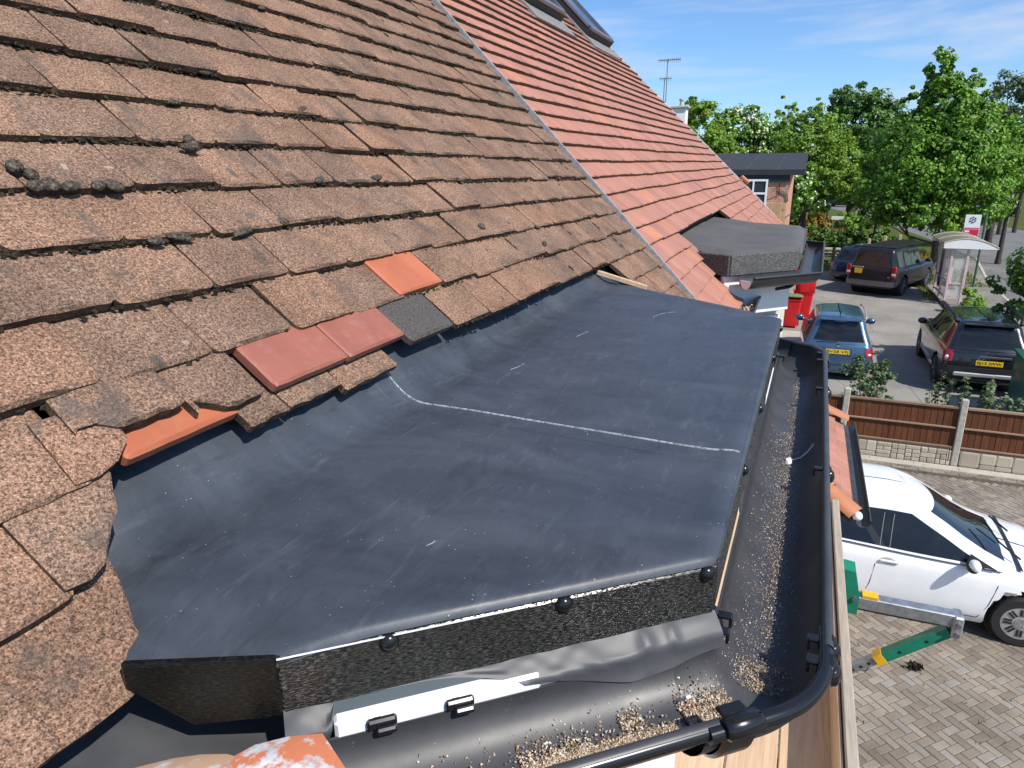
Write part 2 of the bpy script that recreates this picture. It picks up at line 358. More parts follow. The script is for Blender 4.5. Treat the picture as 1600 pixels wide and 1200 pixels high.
M['under'] = plain('underbody', (0.010, 0.010, 0.010), 0.9)
M['amber'] = plain('amber_strip', (0.16, 0.11, 0.02), 0.4)
def paint(name, c, metal=0.0, rough=0.28, coat=1.0):
    b = NB(name); n = b.noise(3, 3)
    b.color(b.ramp(n, (0.3, tuple(x*0.95 for x in c)), (0.7, tuple(min(1, x*1.04) for x in c)))).set(rough=rough, metal=metal, coat=coat, coat_rough=0.04, spec=0.5*min(1, coat+0.3))
    return b.m
M['paint_white'] = paint('white_car_paint', (0.80, 0.81, 0.82), 0, 0.35)
M['paint_blue'] = paint('blue_metallic_paint', (0.06, 0.115, 0.19), 0.45, 0.3)
M['paint_black'] = paint('black_car_paint', (0.012, 0.013, 0.015), 0.2, 0.25)
M['paint_navy'] = paint('dark_grey_car_paint', (0.014, 0.016, 0.021), 0.1, 0.35, 0.3)
M['paint_deepblue'] = paint('deep_blue_car_paint', (0.014, 0.024, 0.06), 0.3, 0.25)
def glass(name, c, rough=0.04):
    b = NB(name); b.color(c).set(rough=rough, spec=0.5); b.b.inputs['Roughness'].default_value = rough
    n = b.noise(1.5, 2); b.color(b.ramp(n, (0.3, tuple(x*0.8 for x in c)), (0.7, tuple(x*1.2 for x in c)))); return b.m
M['car_glass'] = glass('tinted_car_glass', (0.012, 0.015, 0.018))
M['pane'] = glass('window_pane', (0.035, 0.045, 0.05))
b = NB('shelter_glass'); b.color((0.72, 0.78, 0.75)).set(rough=0.08, trans=0.0, alpha=0.16, spec=0.6)
n = b.noise(3, 4); b.set(alpha=b.ramp(n, (0.3, 0.13), (0.7, 0.30))); M['shelter_glass'] = b.m
b = NB('acrylic_canopy'); b.color((0.24, 0.22, 0.16)).set(rough=0.3, alpha=0.85); n = b.noise(5, 3); b.set(alpha=b.ramp(n, (0.3, 0.8), (0.7, 0.95))); M['canopy'] = b.m
M['pink_frame'] = plain('faded_pink_frame', (0.60, 0.45, 0.46), 0.5, var=0.1)
M['maroon'] = plain('maroon_panel', (0.10, 0.012, 0.025), 0.5)
M['sign_white'] = plain('white_sign', (0.80, 0.80, 0.79), 0.45, var=0.02)
M['sign_red'] = plain('red_sign', (0.62, 0.015, 0.055), 0.45, var=0.03)
M['green_pole'] = plain('green_pole_paint', (0.06, 0.12, 0.085), 0.5)
M['grey_pole'] = plain('grey_pole', (0.36, 0.36, 0.34), 0.6)
M['bark'] = plain('bark', (0.115, 0.085, 0.06), 0.95, var=0.4, scale=9, bump=0.8)
M['dark_bark'] = plain('dark_bark', (0.06, 0.05, 0.04), 0.95, var=0.4, scale=9, bump=0.8)

def leafmat(name, a, bb, c, trans=0.35):
    b = NB(name)
    col = b.ramp(b.island(), (0.0, a), (0.5, bb), (1.0, c))
    col = b.mix(1.0, col, b.ramp(b.noise(0.8, 3), (0.3, (0.8,)*3), (0.7, (1.2,)*3)), 'MULTIPLY')
    b.color(col).set(rough=0.5, spec=0.35)
    tr = b.t.nodes.new('ShaderNodeBsdfTranslucent'); ms = b.t.nodes.new('ShaderNodeMixShader')
    b.link(b.mix(1.0, col, (1.5, 1.45, 0.7), 'MULTIPLY'), tr.inputs['Color'])
    ms.inputs['Fac'].default_value = trans
    b.link(b.b.outputs[0], ms.inputs[1]); b.link(tr.outputs[0], ms.inputs[2]); b.link(ms.outputs[0], b.out.inputs['Surface'])
    return b.m
M['leaf_maple'] = leafmat('maple_leaf', (0.071, 0.164, 0.020), (0.133, 0.278, 0.033), (0.235, 0.394, 0.049), 0.30)
M['leaf_dark'] = leafmat('dark_leaf', (0.048, 0.108, 0.019), (0.079, 0.161, 0.028), (0.122, 0.225, 0.040), 0.22)
M['leaf_bright'] = leafmat('bright_leaf', (0.117, 0.214, 0.023), (0.180, 0.310, 0.038), (0.254, 0.408, 0.055), 0.30)
M['leaf_grey'] = leafmat('grey_green_leaf', (0.079, 0.122, 0.051), (0.114, 0.172, 0.079), (0.172, 0.229, 0.114), 0.28)
M['leaf_olive'] = leafmat('olive_leaf', (0.091, 0.130, 0.019), (0.143, 0.182, 0.029), (0.208, 0.221, 0.039), 0.28)
M['leaf_yellow'] = leafmat('yellow_bronze_leaf', (0.169, 0.143, 0.026), (0.286, 0.195, 0.033), (0.364, 0.221, 0.039), 0.28)
M['blossom'] = plain('white_blossom', (0.72, 0.70, 0.56), 0.8, var=0.08)
M['dirt'] = plain('dark_soil', (0.06, 0.045, 0.03), 0.95, var=0.35, scale=6, bump=0.5)

# ---------------------------------------------------------------- mesh builder
class MB:
    def __init__(s): s.v = []; s.f = []
    def add(s, vs, fs):
        o = len(s.v); s.v.extend([tuple(map(float, q)) for q in vs]); s.f.extend([tuple(i+o for i in f) for f in fs]); return s
    def box(s, c, d, rz=0.0, m=None):
        x, y, z = (q/2 for q in d)
        vs = [Vector((a*x, b_*y, e*z)) for a in (-1, 1) for b_ in (-1, 1) for e in (-1, 1)]
        if m is not None: vs = [m @ q for q in vs]
        if rz:
            r = Matrix.Rotation(rz, 3, 'Z'); vs = [r @ q for q in vs]
        vs = [q+Vector(c) for q in vs]
        return s.add(vs, [(0, 1, 3, 2), (4, 6, 7, 5), (0, 4, 5, 1), (2, 3, 7, 6), (0, 2, 6, 4), (1, 5, 7, 3)])
    def bbox(s, c, d, bev=0.005, rz=0.0, m=None):
        """box with chamfered edges"""
        bm = bmesh.new(); bmesh.ops.create_cube(bm, size=1)
        for q in bm.verts: q.co = Vector((q.co.x*d[0], q.co.y*d[1], q.co.z*d[2]))
        bmesh.ops.bevel(bm, geom=list(bm.edges), offset=bev, segments=1, affect='EDGES')
        r = Matrix.Rotation(rz, 3, 'Z')
        bm.verts.index_update()
        vs = [r @ ((m @ q.co) if m is not None else q.co) + Vector(c) for q in bm.verts]
        fs = [[q.index for q in f.verts] for f in bm.faces]; bm.free()
        return s.add(vs, fs)
    def tube(s, pts, r, n=8, cap=True):
        pts = [Vector(q) for q in pts]; rs = r if hasattr(r, '__len__') else [r]*len(pts)
        rings = []; up = Vector((0, 0, 1))
        for i, q in enumerate(pts):
            t = (pts[min(i+1, len(pts)-1)] - pts[max(i-1, 0)])
            t = t.normalized() if t.length > 1e-9 else Vector((0, 0, 1))
            a = t.cross(up)
            if a.length < 1e-3: a = t.cross(Vector((1, 0, 0)))
            a.normalize(); bb = t.cross(a).normalized()
            rings.append([q + (a*math.cos(2*PI*k/n)+bb*math.sin(2*PI*k/n))*rs[i] for k in range(n)])
        vs = [q for rg in rings for q in rg]; fs = []
        for i in range(len(pts)-1):
            for k in range(n): fs.append((i*n+k, i*n+(k+1) % n, (i+1)*n+(k+1) % n, (i+1)*n+k))
        if cap: fs.append(tuple(range(n))[::-1]); fs.append(tuple((len(pts)-1)*n+k for k in range(n)))
        return s.add(vs, fs)
    def cyl(s, a, b_, r, n=16): return s.tube([a, b_], r, n)
    def grid(s, rows):
        nr = len(rows); nc = len(rows[0]); vs = [q for rw in rows for q in rw]
        return s.add(vs, [(i*nc+j, i*nc+j+1, (i+1)*nc+j+1, (i+1)*nc+j) for i in range(nr-1) for j in range(nc-1)])
    def prism(s, poly, z0, z1):
        n = len(poly); vs = [(x, y, z0) for x, y in poly]+[(x, y, z1) for x, y in poly]
        fs = [tuple(range(n))[::-1], tuple(range(n, 2*n))]+[(i, (i+1) % n, n+(i+1) % n, n+i) for i in range(n)]
        return s.add(vs, fs)
    def slab(s, quad, thick, nrm):
        """quad/polygon in space thickened along nrm"""
        nrm = Vector(nrm); q = [Vector(p) for p in quad]; n = len(q)
        vs = q+[p-nrm*thick for p in q]
        return s.add(vs, [tuple(range(n)), tuple(range(n, 2*n))[::-1]]+[(i, n+i, n+(i+1) % n, (i+1) % n) for i in range(n)])
    def ball(s, c, r, n=10, m=6, half=False, jit=0.0, mat3=None):
        rx, ry, rz = r if hasattr(r, '__len__') else (r, r, r); rows = []
        lo = 0.0 if half else -PI/2
        for i in range(m+1):
            a = lo+(PI/2-lo)*i/m
            rows.append([(Vector((rx*math.cos(a)*math.cos(2*PI*k/n), ry*math.cos(a)*math.sin(2*PI*k/n), rz*math.sin(a)))*(1+jit*random.uniform(-1, 1))) for k in range(n)])
        vs = [((mat3 @ q) if mat3 is not None else q)+Vector(c) for rw in rows for q in rw]; fs = []
        for i in range(m):
            for k in range(n): fs.append((i*n+k, i*n+(k+1) % n, (i+1)*n+(k+1) % n, (i+1)*n+k))
        return s.add(vs, fs)
    def mesh(s, name, mat=None, smooth=False, sharp=None):
        me = bpy.data.meshes.new(name); me.from_pydata(s.v, [], s.f)
        bm = bmesh.new(); bm.from_mesh(me); bmesh.ops.recalc_face_normals(bm, faces=bm.faces); bm.to_mesh(me); bm.free()
        if mat: me.materials.append(mat)
        if smooth:
            for q in me.polygons: q.use_smooth = True
            if sharp: me.set_sharp_from_angle(angle=math.radians(sharp))
        me.update(); return me
    def build(s, name, mat, parent=None, smooth=False, sharp=35, local=False):
        """verts are world coordinates unless local; parent's world location is taken off"""
        me = s.mesh(name, mat, smooth, sharp)
        o = bpy.data.objects.new(name, me); COL.objects.link(o)
        if parent is not None:
            o.parent = parent
            if not local:
                off = Vector((0, 0, 0)); q = parent
                while q is not None: off += q.location; q = q.parent
                me.transform(Matrix.Translation(-off))
        return o
def lin(a, b_, n): return [float(q) for q in np.linspace(a, b_, n)]
def world_loc(o):
    off = Vector((0, 0, 0))
    while o is not None: off += o.location; o = o.parent
    return off
def thing(name, label, cat, loc=(0, 0, 0), rz=0.0, group=None):
    o = bpy.data.objects.new(name, None); COL.objects.link(o); o.location = loc; o.rotation_euler = (0, 0, rz)
    o.empty_display_size = 0.2
    return tag(o, label, cat, group)
def tag(o, label=None, cat=None, group=None, kind=None):
    if label: o['label'] = label
    if cat: o['category'] = cat
    if group: o['group'] = group
    if kind: o['kind'] = kind
    return o
def struct(o, label=None): o['kind'] = 'structure'; return tag(o, label)
def inst(name, me, parent, mw, label=None):
    """a piece sharing mesh data, placed by a world matrix under parent"""
    o = bpy.data.objects.new(name, me); COL.objects.link(o); o.parent = parent
    m = mw.copy(); m.translation = mw.translation - world_loc(parent)
    o.matrix_basis = m
    if label: o['label'] = label
    return o
def copy_tree(o, parent=None):
    c = o.copy(); COL.objects.link(c)
    if parent is not None: c.parent = parent; c.matrix_parent_inverse = o.matrix_parent_inverse.copy()
    for ch in list(o.children): copy_tree(ch, c)
    return c
def text_mesh(txt, size, depth=0.002):
    cu = bpy.data.curves.new('lettering', 'FONT'); cu.body = txt; cu.size = size; cu.extrude = depth
    cu.align_x = 'CENTER'; cu.align_y = 'CENTER'; cu.resolution_u = 3
    o = bpy.data.objects.new('lettering', cu); COL.objects.link(o)
    dg = bpy.context.evaluated_depsgraph_get(); me = bpy.data.meshes.new_from_object(o.evaluated_get(dg))
    bpy.data.objects.remove(o); return me

# ================================================================ HOUSES AND ROOFS
A = math.sqrt(0.5); ROOF_C = -0.635
NRM = Vector((0, -A, A)); UPS = Vector((0, A, A)); EX = Vector((1, 0, 0))
def RP(x, s, h=0.0):
    """point on the common 45 degree roof plane: x along the street, s up the slope, h above the tile noses"""
    return Vector((x, 0.449, -0.449+H)) + UPS*s + NRM*h
def party_x(s): return 2.835+0.095*s
def verge_x(s): return 8.52-0.40*s
GAUGE = 0.0945; S0 = 0.040
def course_s(k, x): return S0+GAUGE*k-0.019*(x-0.5)

def tile_mesh(seed, w, l, t, jag, round_=0.010, chip=None):
    """plain tile, nose at y=0, top face z=0, chamfered and slightly uneven edge"""
    r = random.Random(seed); hw = w/2
    out = [(-hw, l)]
    for i in range(3): out.append((-hw, l*(0.62-0.28*i)))
    c = round_
    pl = [(-hw, c*0.9), (-hw+c*0.35, c*0.25)]
    nb = 6
    pl += [(-hw+c+(w-2*c)*i/nb, 0.0) for i in range(nb+1)]
    pl += [(hw-c*0.35, c*0.25), (hw, c*0.9)]
    if chip == 'left': pl = [(-hw, 0.030), (-hw+0.022, 0.016), (-hw+0.040, 0.002)]+[(-hw+0.045+(w-0.055)*i/nb, 0.0) for i in range(nb+1)]+[(hw, c)]
    if chip == 'right': pl = [(-hw, c)]+[(-hw+c+(w-0.05)*i/nb, 0.0) for i in range(nb+1)]+[(hw-0.022, 0.014), (hw-0.006, 0.030), (hw, 0.045)]
    out += pl
    for i in range(3): out.append((hw, l*(0.06+0.28*(i+1))))
    out.append((hw, l))
    out = [(x+r.uniform(-jag, jag), y+r.uniform(-jag, jag)) for x, y in out]
    n = len(out); cx, cy = 0, l*0.5
    ins = [(x-math.copysign(min(0.004, abs(x)), x)*(1 if abs(x) > hw*0.9 else 0.2), y+(0.004 if y < 0.02 else 0)) for x, y in out]
    cam_ = lambda x: 0.0016*(1-(x/hw)**2)
    m = MB()
    vs = [(x, y, cam_(x)) for x, y in ins]+[(x, y, -0.0022+r.uniform(-0.0006, 0.0006)) for x, y in out]+[(x*0.995, y+0.0006, -t) for x, y in out]
    fs = [tuple(range(n))]
    for i in range(n-1): fs += [(i, n+i, n+i+1, i+1), (n+i, 2*n+i, 2*n+i+1, n+i+1)]
    m.add(vs, fs); me = m.mesh('tile', M['old_tile'], False)
    return me
def tile_matrix(x, s, h=0.0, tilt=0.13, yaw=0.0, roll_=0.0):
    b_ = Matrix((EX, UPS, NRM)).transposed()
    rot = Matrix.Rotation(yaw, 3, 'Z') @ Matrix.Rotation(-tilt, 3, 'X') @ Matrix.Rotation(roll_, 3, 'Y')
    m = (b_ @ rot).to_4x4(); m.translation = RP(x, s, h); return m

# ---------------------------------------------------------------- the old house in front
old_house = thing('house', 'nearest house with a worn brown granular tile roof and a black rubber bay roof', 'house', (1.2, 0.75, 0))
m = MB()       # sarking below the tiles: two pieces round the bay
def roof_poly(pts, th=0.05, drop=0.045): return [RP(x, s, -drop) for x, s in pts]
m.slab(roof_poly([(-0.9, 0.30), (2.80, 0.30), (3.05, 2.2), (-0.9, 2.2)]), 0.05, NRM)
m.slab(roof_poly([(-0.9, 0.085), (0.24, 0.085), (0.24, 0.296), (-0.9, 0.296)]), 0.05, NRM)
m.slab(roof_poly([(2.33, -0.20), (2.80, -0.20), (2.80, 0.296), (2.33, 0.296)]), 0.05, NRM)
old_roof = m.build('roof', M['felt_dark'], old_house)
W_OLD = 0.1525
tile_vars = [tile_mesh(100+i, W_OLD-0.003+0.001*(i % 3), 0.19, 0.0135, 0.0010, 0.006+0.003*(i % 3)) for i in range(10)]
chips = {'left': tile_mesh(300, W_OLD-0.003, 0.19, 0.0125, 0.0014, chip='left'), 'right': tile_mesh(301, W_OLD-0.003, 0.19, 0.0125, 0.0014, chip='right')}
def inside_frame(P, mrg=150):
    d = Vector(P)-Vector((0, 0, H)); D = d.dot(F)
    if D < 0.05: return False
    x = 800+1090*d.dot(Rx)/D; y = 600-1090*d.dot(Ux)/D
    return -mrg < x < 1600+mrg and -mrg < y < 1200+mrg
cut_line = lambda s: 0.345+0.42*max(0, s-0.06)+(0.25*max(0, s-0.17))     # ragged left edge of the bay opening
todo = []
for k in range(-3, 20):
    ph = (0.566 if k % 2 == 0 else 0.487)
    for i in range(-9, 18):
        x = ph+W_OLD*(i+0.5); s = course_s(k, x)
        xs = x+0.04*s
        if xs-W_OLD/2 > party_x(s)-0.02: continue
        if xs+W_OLD/2 < -0.75: continue
        if k < 2 and xs < 1.6 and xs+W_OLD*0.5 > cut_line(s+0.04)+0.02: continue     # clipped ones made by hand
        if k < 2 and xs > 1.6 and xs-W_OLD/2 < 2.25+0.11*max(0, 2-k)*0-0.16*min(0, k): continue
        if k == 2 and 0.41 < xs < 1.18: continue                                     # special eave row
        if k == 3 and 1.08 < xs < 1.26: continue
        if k < -2 or (k < 0 and 0.02 < xs < 1.6): continue
        todo.append((k, i, xs, s))
vis = [q for q in todo if inside_frame(RP(q[2], q[3]+0.05))]
rest = [q for q in todo if not inside_frame(RP(q[2], q[3]+0.05))]
vis.sort(key=lambda q: (RP(q[2], q[3])-Vector((0, 0, H))).length)
if len(vis) > 284: rest += vis[284:]; vis = vis[:284]
def jit(k, i):
    r = random.Random(k*97+i*13+5)
    h = r.uniform(-0.002, 0.0025); yaw = r.gauss(0, 0.010); tl = 0.13+r.uniform(-0.02, 0.03); ds = r.gauss(0, 0.0028)
    if r.random() < 0.10: h += 0.004; tl += 0.03
    return h, yaw, tl, ds, r
def place_tile(me, k, i, xs, s, lab=None):
    h, yaw, tl, ds, r = jit(k, i)
    w = 1.0
    if xs+W_OLD/2 > party_x(s)-0.005:            # cut tile against the party line
        over = xs+W_OLD/2-(party_x(s)-0.008); w = max(0.15, 1-over/W_OLD); xs -= over/2
    mw = tile_matrix(xs, s+ds, h, tl, yaw, r.gauss(0, 0.008))
    if w < 1: mw = mw @ Matrix.Diagonal((w, 1, 1, 1))
    return inst('tile', me, old_roof, mw, lab)
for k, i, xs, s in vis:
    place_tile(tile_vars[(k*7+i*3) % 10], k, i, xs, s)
m = MB()
for k, i, xs, s in rest:
    h, yaw, tl, ds, r = jit(k, i)
    me = tile_vars[(k*7+i*3) % 10]; mw = tile_matrix(xs, s+ds, h, tl, yaw)
    m.add([mw @ q.co for q in me.vertices], [tuple(p.vertices) for p in me.polygons])
if m.v: tag(m.build('outer_tiles', M['old_tile'], old_roof), kind='stuff')

# special tiles along the bay edge ------------------------------------------------
def special(mat, x0, x1, s, h, tilt=0.13, yaw=0, t=0.0135, l=0.13, jag=0.0004, rnd=0.004, chip=None, lab=None, roll_=0.0, seed=1, nm='tile'):
    me = tile_mesh(seed, x1-x0, l, t, jag, rnd, chip); me.materials.clear(); me.materials.append(mat)
    return inst(nm, me, old_roof, tile_matrix((x0+x1)/2, s, h, tilt, yaw, roll_), lab)
O_ = M['old_tile']
# lower slips peeping out under the eave row
special(O_, 0.627, 0.700, 0.214, -0.013, jag=0.002, lab='short lower tile sticking out below the broken tile', seed=21)
special(O_, 0.703, 0.815, 0.214, -0.014, jag=0.002, seed=22)
special(O_, 0.818, 0.962, 0.203, -0.014, jag=0.002, seed=23)
special(M['orange_tile'], 0.466, 0.628, 0.238, -0.012, lab='broken orange clay tile below the chipped brown tiles', tilt=0.14, seed=24, t=0.014)
special(O_, 0.432, 0.560, 0.268, 0.004, chip='left', jag=0.0014, lab='worn brown tile with its lower left corner broken off', seed=25, l=0.17)
special(O_, 0.566, 0.672, 0.243, 0.001, chip='left', jag=0.0014, lab='worn brown tile with a broken corner over the orange tile', seed=26, l=0.17)
special(M['pink_tile'], 0.688, 0.850, 0.243, 0.004, lab='smooth pinkish clay tile, left of the pair', seed=27)
special(M['pink_tile'], 0.852, 1.013, 0.241, 0.004, lab='smooth pinkish clay tile, right of the pair', seed=28)
special(M['black_tile'], 1.017, 1.172, 0.222, 0.003, lab='smooth black weathered tile beside the pink pair', rnd=0.009, seed=29, yaw=-0.02)
special(M['orange_tile'], 1.090, 1.256, 0.315, 0.004, lab='bright new orange clay tile', seed=30)
# tiles cut along the near edge of the bay
def cut_tile(poly, k_h, lab=None, t=0.0125, mat=O_):
    """poly in (x,s); nose is the low edge"""
    s_lo = min(q[1] for q in poly); n = len(poly); m = MB()
    top = [RP(x, s, k_h-0.13*(s-s_lo)) for x, s in poly]
    bot = [RP(x, s, k_h-t-0.13*(s-s_lo)) for x, s in poly]
    cx = sum((q for q in top), Vector())/n
    ins = [q+(cx-q).normalized()*0.004+NRM*0.0018 for q in top]
    m.add(ins+top+bot, [tuple(range(n))]+[(i, n+i, n+(i+1) % n, (i+1) % n) for i in range(n)]+[(n+i, 2*n+i, 2*n+(i+1) % n, n+(i+1) % n) for i in range(n)])
    o = m.build('tile', mat, old_roof)
    if lab: o['label'] = lab
    return o
def ragged(a, b_, n, amp, seed):
    r = random.Random(seed); out = []
    for i in range(1, n): 
        t = i/n; out.append((a[0]+(b_[0]-a[0])*t+r.uniform(-amp, amp), a[1]+(b_[1]-a[1])*t+r.uniform(-amp, amp)))
    return out
a_, b_ = (0.448, 0.245), (0.392, 0.160)
cut_tile([(0.330, 0.300), (0.330, 0.146), (0.352, 0.143), (0.372, 0.150), (0.384, 0.163)]+ragged(b_, a_, 5, 0.004, 1)+[(0.452, 0.300)], 0.004, 'brown tile cut along the edge of the black rubber roof')
cut_tile([(0.405, 0.310), (0.397, 0.230), (0.420, 0.2285), (0.447, 0.236), (0.474, 0.256), (0.482, 0.310)], 0.002)
a_, b_ = (0.400, 0.185), (0.350, 0.046)
cut_tile([(0.254, 0.165), (0.250, 0.043), (0.285, 0.040), (0.318, 0.040), (0.345, 0.043)]+ragged(b_, a_, 6, 0.003, 2)+[(0.401, 0.19)], -0.006, 'brown tile with an orange broken top, beside the black fascia end')

# party strip between the two roofs
m = MB(); rows = []
for j in range(41):
    s = -0.2+2.4*j/40; xb = party_x(s)+random.uniform(-0.002, 0.002)
    rows.append([RP(xb-0.006, s, -0.02), RP(xb-0.005, s, 0.006), RP(xb+0.003, s, 0.007), RP(xb+0.005, s, -0.02)])
m.grid(rows); m.build('party_strip', M['lead'], old_house)

# moss: big single clumps and the fine line of it below the noses
mossA = []
for v_ in range(4):
    q = MB(); q.ball((0, 0, 0), (1, 1, 1), 30, 18, False, 0.11); mossA.append(q.mesh('moss_clump', M['moss'], True))
def clump(x, s, h, a, bb, c, yaw=0.0):
    fr = Matrix((EX, UPS, NRM)).transposed() @ Matrix.Rotation(yaw, 3, 'Z')
    mw = fr.to_4x4() @ Matrix.Diagonal((a, bb, c, 1)); mw.translation = RP(x, s, h)
    inst('moss_clump', random.choice(mossA), old_roof, mw)
CL = [(0.598, 0.604, .005, .011, .009, .008), (0.616, 0.604, .006, .010, .011, .009), (0.640, 0.600, .006, .013, .008, .008), (0.679, 0.600, .006, .010, .008, .007), (0.701, 0.598, .007, .012, .010, .008), (0.590, 0.634, .007, .010, .010, .009), (0.603, 0.622, .006, .008, .009, .008), (0.905, 0.687, .005, .010, .016, .010), (0.895, 0.676, .004, .018, .007, .008), (0.742, 0.505, .0, .020, .006, .006), (0.70, 0.503, .0, .012, .006, .006),
      (0.858, 0.500, .001, .024, .006, .006), (0.96, 0.51, .002, .012, .008, .007), (0.81, 0.798, -.003, .014, .005, .004), (0.77, 0.798, -.003, .018, .005, .004), (1.62, 0.425, .003, .014, .010, .008), (1.70, 0.50, .003, .016, .008, .007), (1.35, 0.60, .002, .020, .007, .007), (1.15, 0.60, .002, .016, .007, .007), (1.3, 0.80, .002, .018, .006, .006), (1.9, 0.33, .002, .016, .008, .007)]
for q in CL: clump(q[0], q[1], q[2]-0.002, q[3]*1.05, q[4]*0.95, q[5]*0.72, yaw=random.uniform(-0.4, 0.4))
for j in range(24):
    k = random.randint(4, 13); x = random.uniform(0.7, 2.6)
    clump(x, course_s(k, x)-0.001, -0.003, random.uniform(.008, .018), random.uniform(.004, .006), random.uniform(.003, .005), random.uniform(-.3, .3))
m = MB()
octv = [(1, 0, 0), (-1, 0, 0), (0, 1, 0), (0, -1, 0), (0, 0, 1), (0, 0, -1)]; octf = [(0, 2, 4), (2, 1, 4), (1, 3, 4), (3, 0, 4), (2, 0, 5), (1, 2, 5), (3, 1, 5), (0, 3, 5)]
fr = Matrix((EX, UPS, NRM)).transposed()
for k in range(2, 20):
    x = 0.38
    while x < 2.95:
        s = course_s(k, x)
        dens = (0.30 if k < 5 else 0.85) * (0.35+1.3*(math.sin(x*7.3+k*2.1)*0.5+0.5))
        x += random.uniform(0.002, 0.008)/max(0.15, dens)
        if x > party_x(s)-0.02 or (k == 2 and x < 1.18): continue
        a = random.uniform(0.0022, 0.0058); p0 = RP(x, s+random.uniform(-0.004, 0.003), random.uniform(-0.012, -0.004))
        sc = Vector((a*1.3, a*0.75, a*0.75)); rr = Matrix.Rotation(random.uniform(-.6, .6), 3, 'Z')
        m.add([p0+fr @ (rr @ Vector((q[0]*sc.x, q[1]*sc.y, q[2]*sc.z)))*random.uniform(.75, 1.2) for q in octv], octf)
for j in range(230):      # moss and dirt in the side joints
    k = random.randint(2, 16); i = random.randint(0, 15); x = (0.566 if k % 2 == 0 else 0.487)+W_OLD*i
    s = course_s(k, x)+random.uniform(0.0, 0.085); x += 0.04*s
    if x > party_x(s)-0.02 or (k == 2 and x < 1.2): continue
    a = random.uniform(0.003, 0.007); p0 = RP(x, s, -0.006-0.13*((s-S0) % GAUGE))
    m.add([p0+fr @ Vector((q[0]*a*0.55, q[1]*a*2.2, q[2]*a*0.7)) for q in octv], octf)
tag(m.build('moss', M['dark_moss'], old_roof, True, 60), kind='stuff')

# ---------------------------------------------------------------- black rubber bay roof
P0, P1, P2, P3, P4 = (0.330, 0.500), (0.371, 0.367), (0.650, 0.045), (1.880, 0.030), (2.262, 0.545)
TOPZ = H-0.380
def off_lines(path, offs):
    L_ = []
    for (a, b_), o in zip(zip(path[:-1], path[1:]), offs):
        a, b_ = Vector(a), Vector(b_); t = (b_-a).normalized(); n = Vector((t.y, -t.x)); L_.append((a+n*o, b_+n*o))
    out = [L_[0][0]]
    for (a, b_), (c, d) in zip(L_[:-1], L_[1:]):
        r, s = b_-a, d-c; t = ((c-a).x*s.y-(c-a).y*s.x)/(r.x*s.y-r.y*s.x); out.append(a+r*t)
    return [tuple(q) for q in out+[L_[-1][1]]]
EP0, EP1, EP2, EP3, EP4 = off_lines([P0, P1, P2, P3, P4], [0.0, 0.0, 0.0, 0.0])
def left_b(y):
    if y <= EP1[1]: t = (y-EP2[1])/(EP1[1]-EP2[1]); return EP2[0]+(EP1[0]-EP2[0])*t
    if y <= EP0[1]: t = (y-EP1[1])/(EP0[1]-EP1[1]); return EP1[0]+(EP0[0]-EP1[0])*t
    return EP0[0]+0.25*max(0, y-EP0[1])
def right_b(y):
    if y <= EP4[1]: t = (y-EP3[1])/(EP4[1]-EP3[1]); return EP3[0]+(EP4[0]-EP3[0])*t
    return EP4[0]+(y-EP4[1])*0.85
def seg_d(p, a, b_):
    p, a, b_ = Vector(p), Vector(a), Vector(b_); t = max(0, min(1, (p-a).dot(b_-a)/(b_-a).length_squared)); return (p-(a+(b_-a)*t)).length
EDGES = [(EP0, EP1), (EP1, EP2), (EP2, EP3), (EP3, EP4)]
def epdm_z(x, y):
    d = min(seg_d((x, y), a, b_) for a, b_ in EDGES); z = TOPZ
    r = 0.008
    z += 0.0030*math.exp(-((d-0.02)/0.016)**2)                     # rubber rides over the drip trim
    if d < r: z -= r-math.sqrt(max(0, r*r-(r-d)**2))
    yb = 0.560+0.012*math.sin(x*5)
    if y > yb:                                                     # rounded upstand under the tiles
        t = (y-yb); R_ = 0.085
        z += (R_-math.sqrt(max(0, R_*R_-min(t, R_*0.70)**2)))+max(0, t-R_*0.70)*0.98
    if x < 0.43: z -= 0.030*min(1, (0.43-x)/0.10)*max(0, min(1, (y-0.30)/0.12))
    z += 0.0009*math.sin(9*x+3*math.sin(7*y))+0.0007*math.sin(17*y+5*x)
    return z
rows = []
YF, DF = EP3[1], EP2[1]-EP3[1]
ys = [YF+0.002*i for i in range(9)]+[0.040]+list(lin(0.05, 0.54, 44))+list(lin(0.55, 0.70, 22))
for y in ys:
    xl, xr = left_b(max(y, YF+1e-4)), right_b(max(y, YF+1e-4))
    us = sorted(set(list(lin(0, 1, 90))+[0.002, 0.005, 0.008, 0.012, 0.998, 0.995, 0.991, 0.986]))
    yy = lambda x: y
    row = []
    for u in us:
        x = xl+(xr-xl)*u; yv = y
        if y < YF+0.0161: yv = y+DF*max(0, 1-(x-EP2[0])/(EP3[0]-EP2[0]))*(1-(y-YF)/0.0161)
        row.append((x, yv, epdm_z(x, yv)))
    rows.append(row)
m = MB(); m.grid(rows)
bay_roof = m.build('bay_roof', M['epdm'], old_house, True, 60)
def on_rubber(pts, w, name, mat, h=0.0016, tag_=None):
    """thin raised strip following the rubber surface"""
    m = MB(); pts = [Vector((*q, 0)) for q in pts]; rows = []
    for i, q in enumerate(pts):
        t = (pts[min(i+1, len(pts)-1)]-pts[max(0, i-1)]).normalized(); n = Vector((-t.y, t.x, 0))
        ww = w*(0.6+0.4*math.sin(i*1.7)) if tag_ else w
        rows.append([(q+n*ww*c).to_tuple()[:2]+(epdm_z((q+n*ww*c).x, (q+n*ww*c).y)+hh,) for c, hh in ((-1, -0.001), (-0.6, h), (0.6, h), (1, -0.001))])
    m.grid(rows); return m.build(name, mat, bay_roof, True)
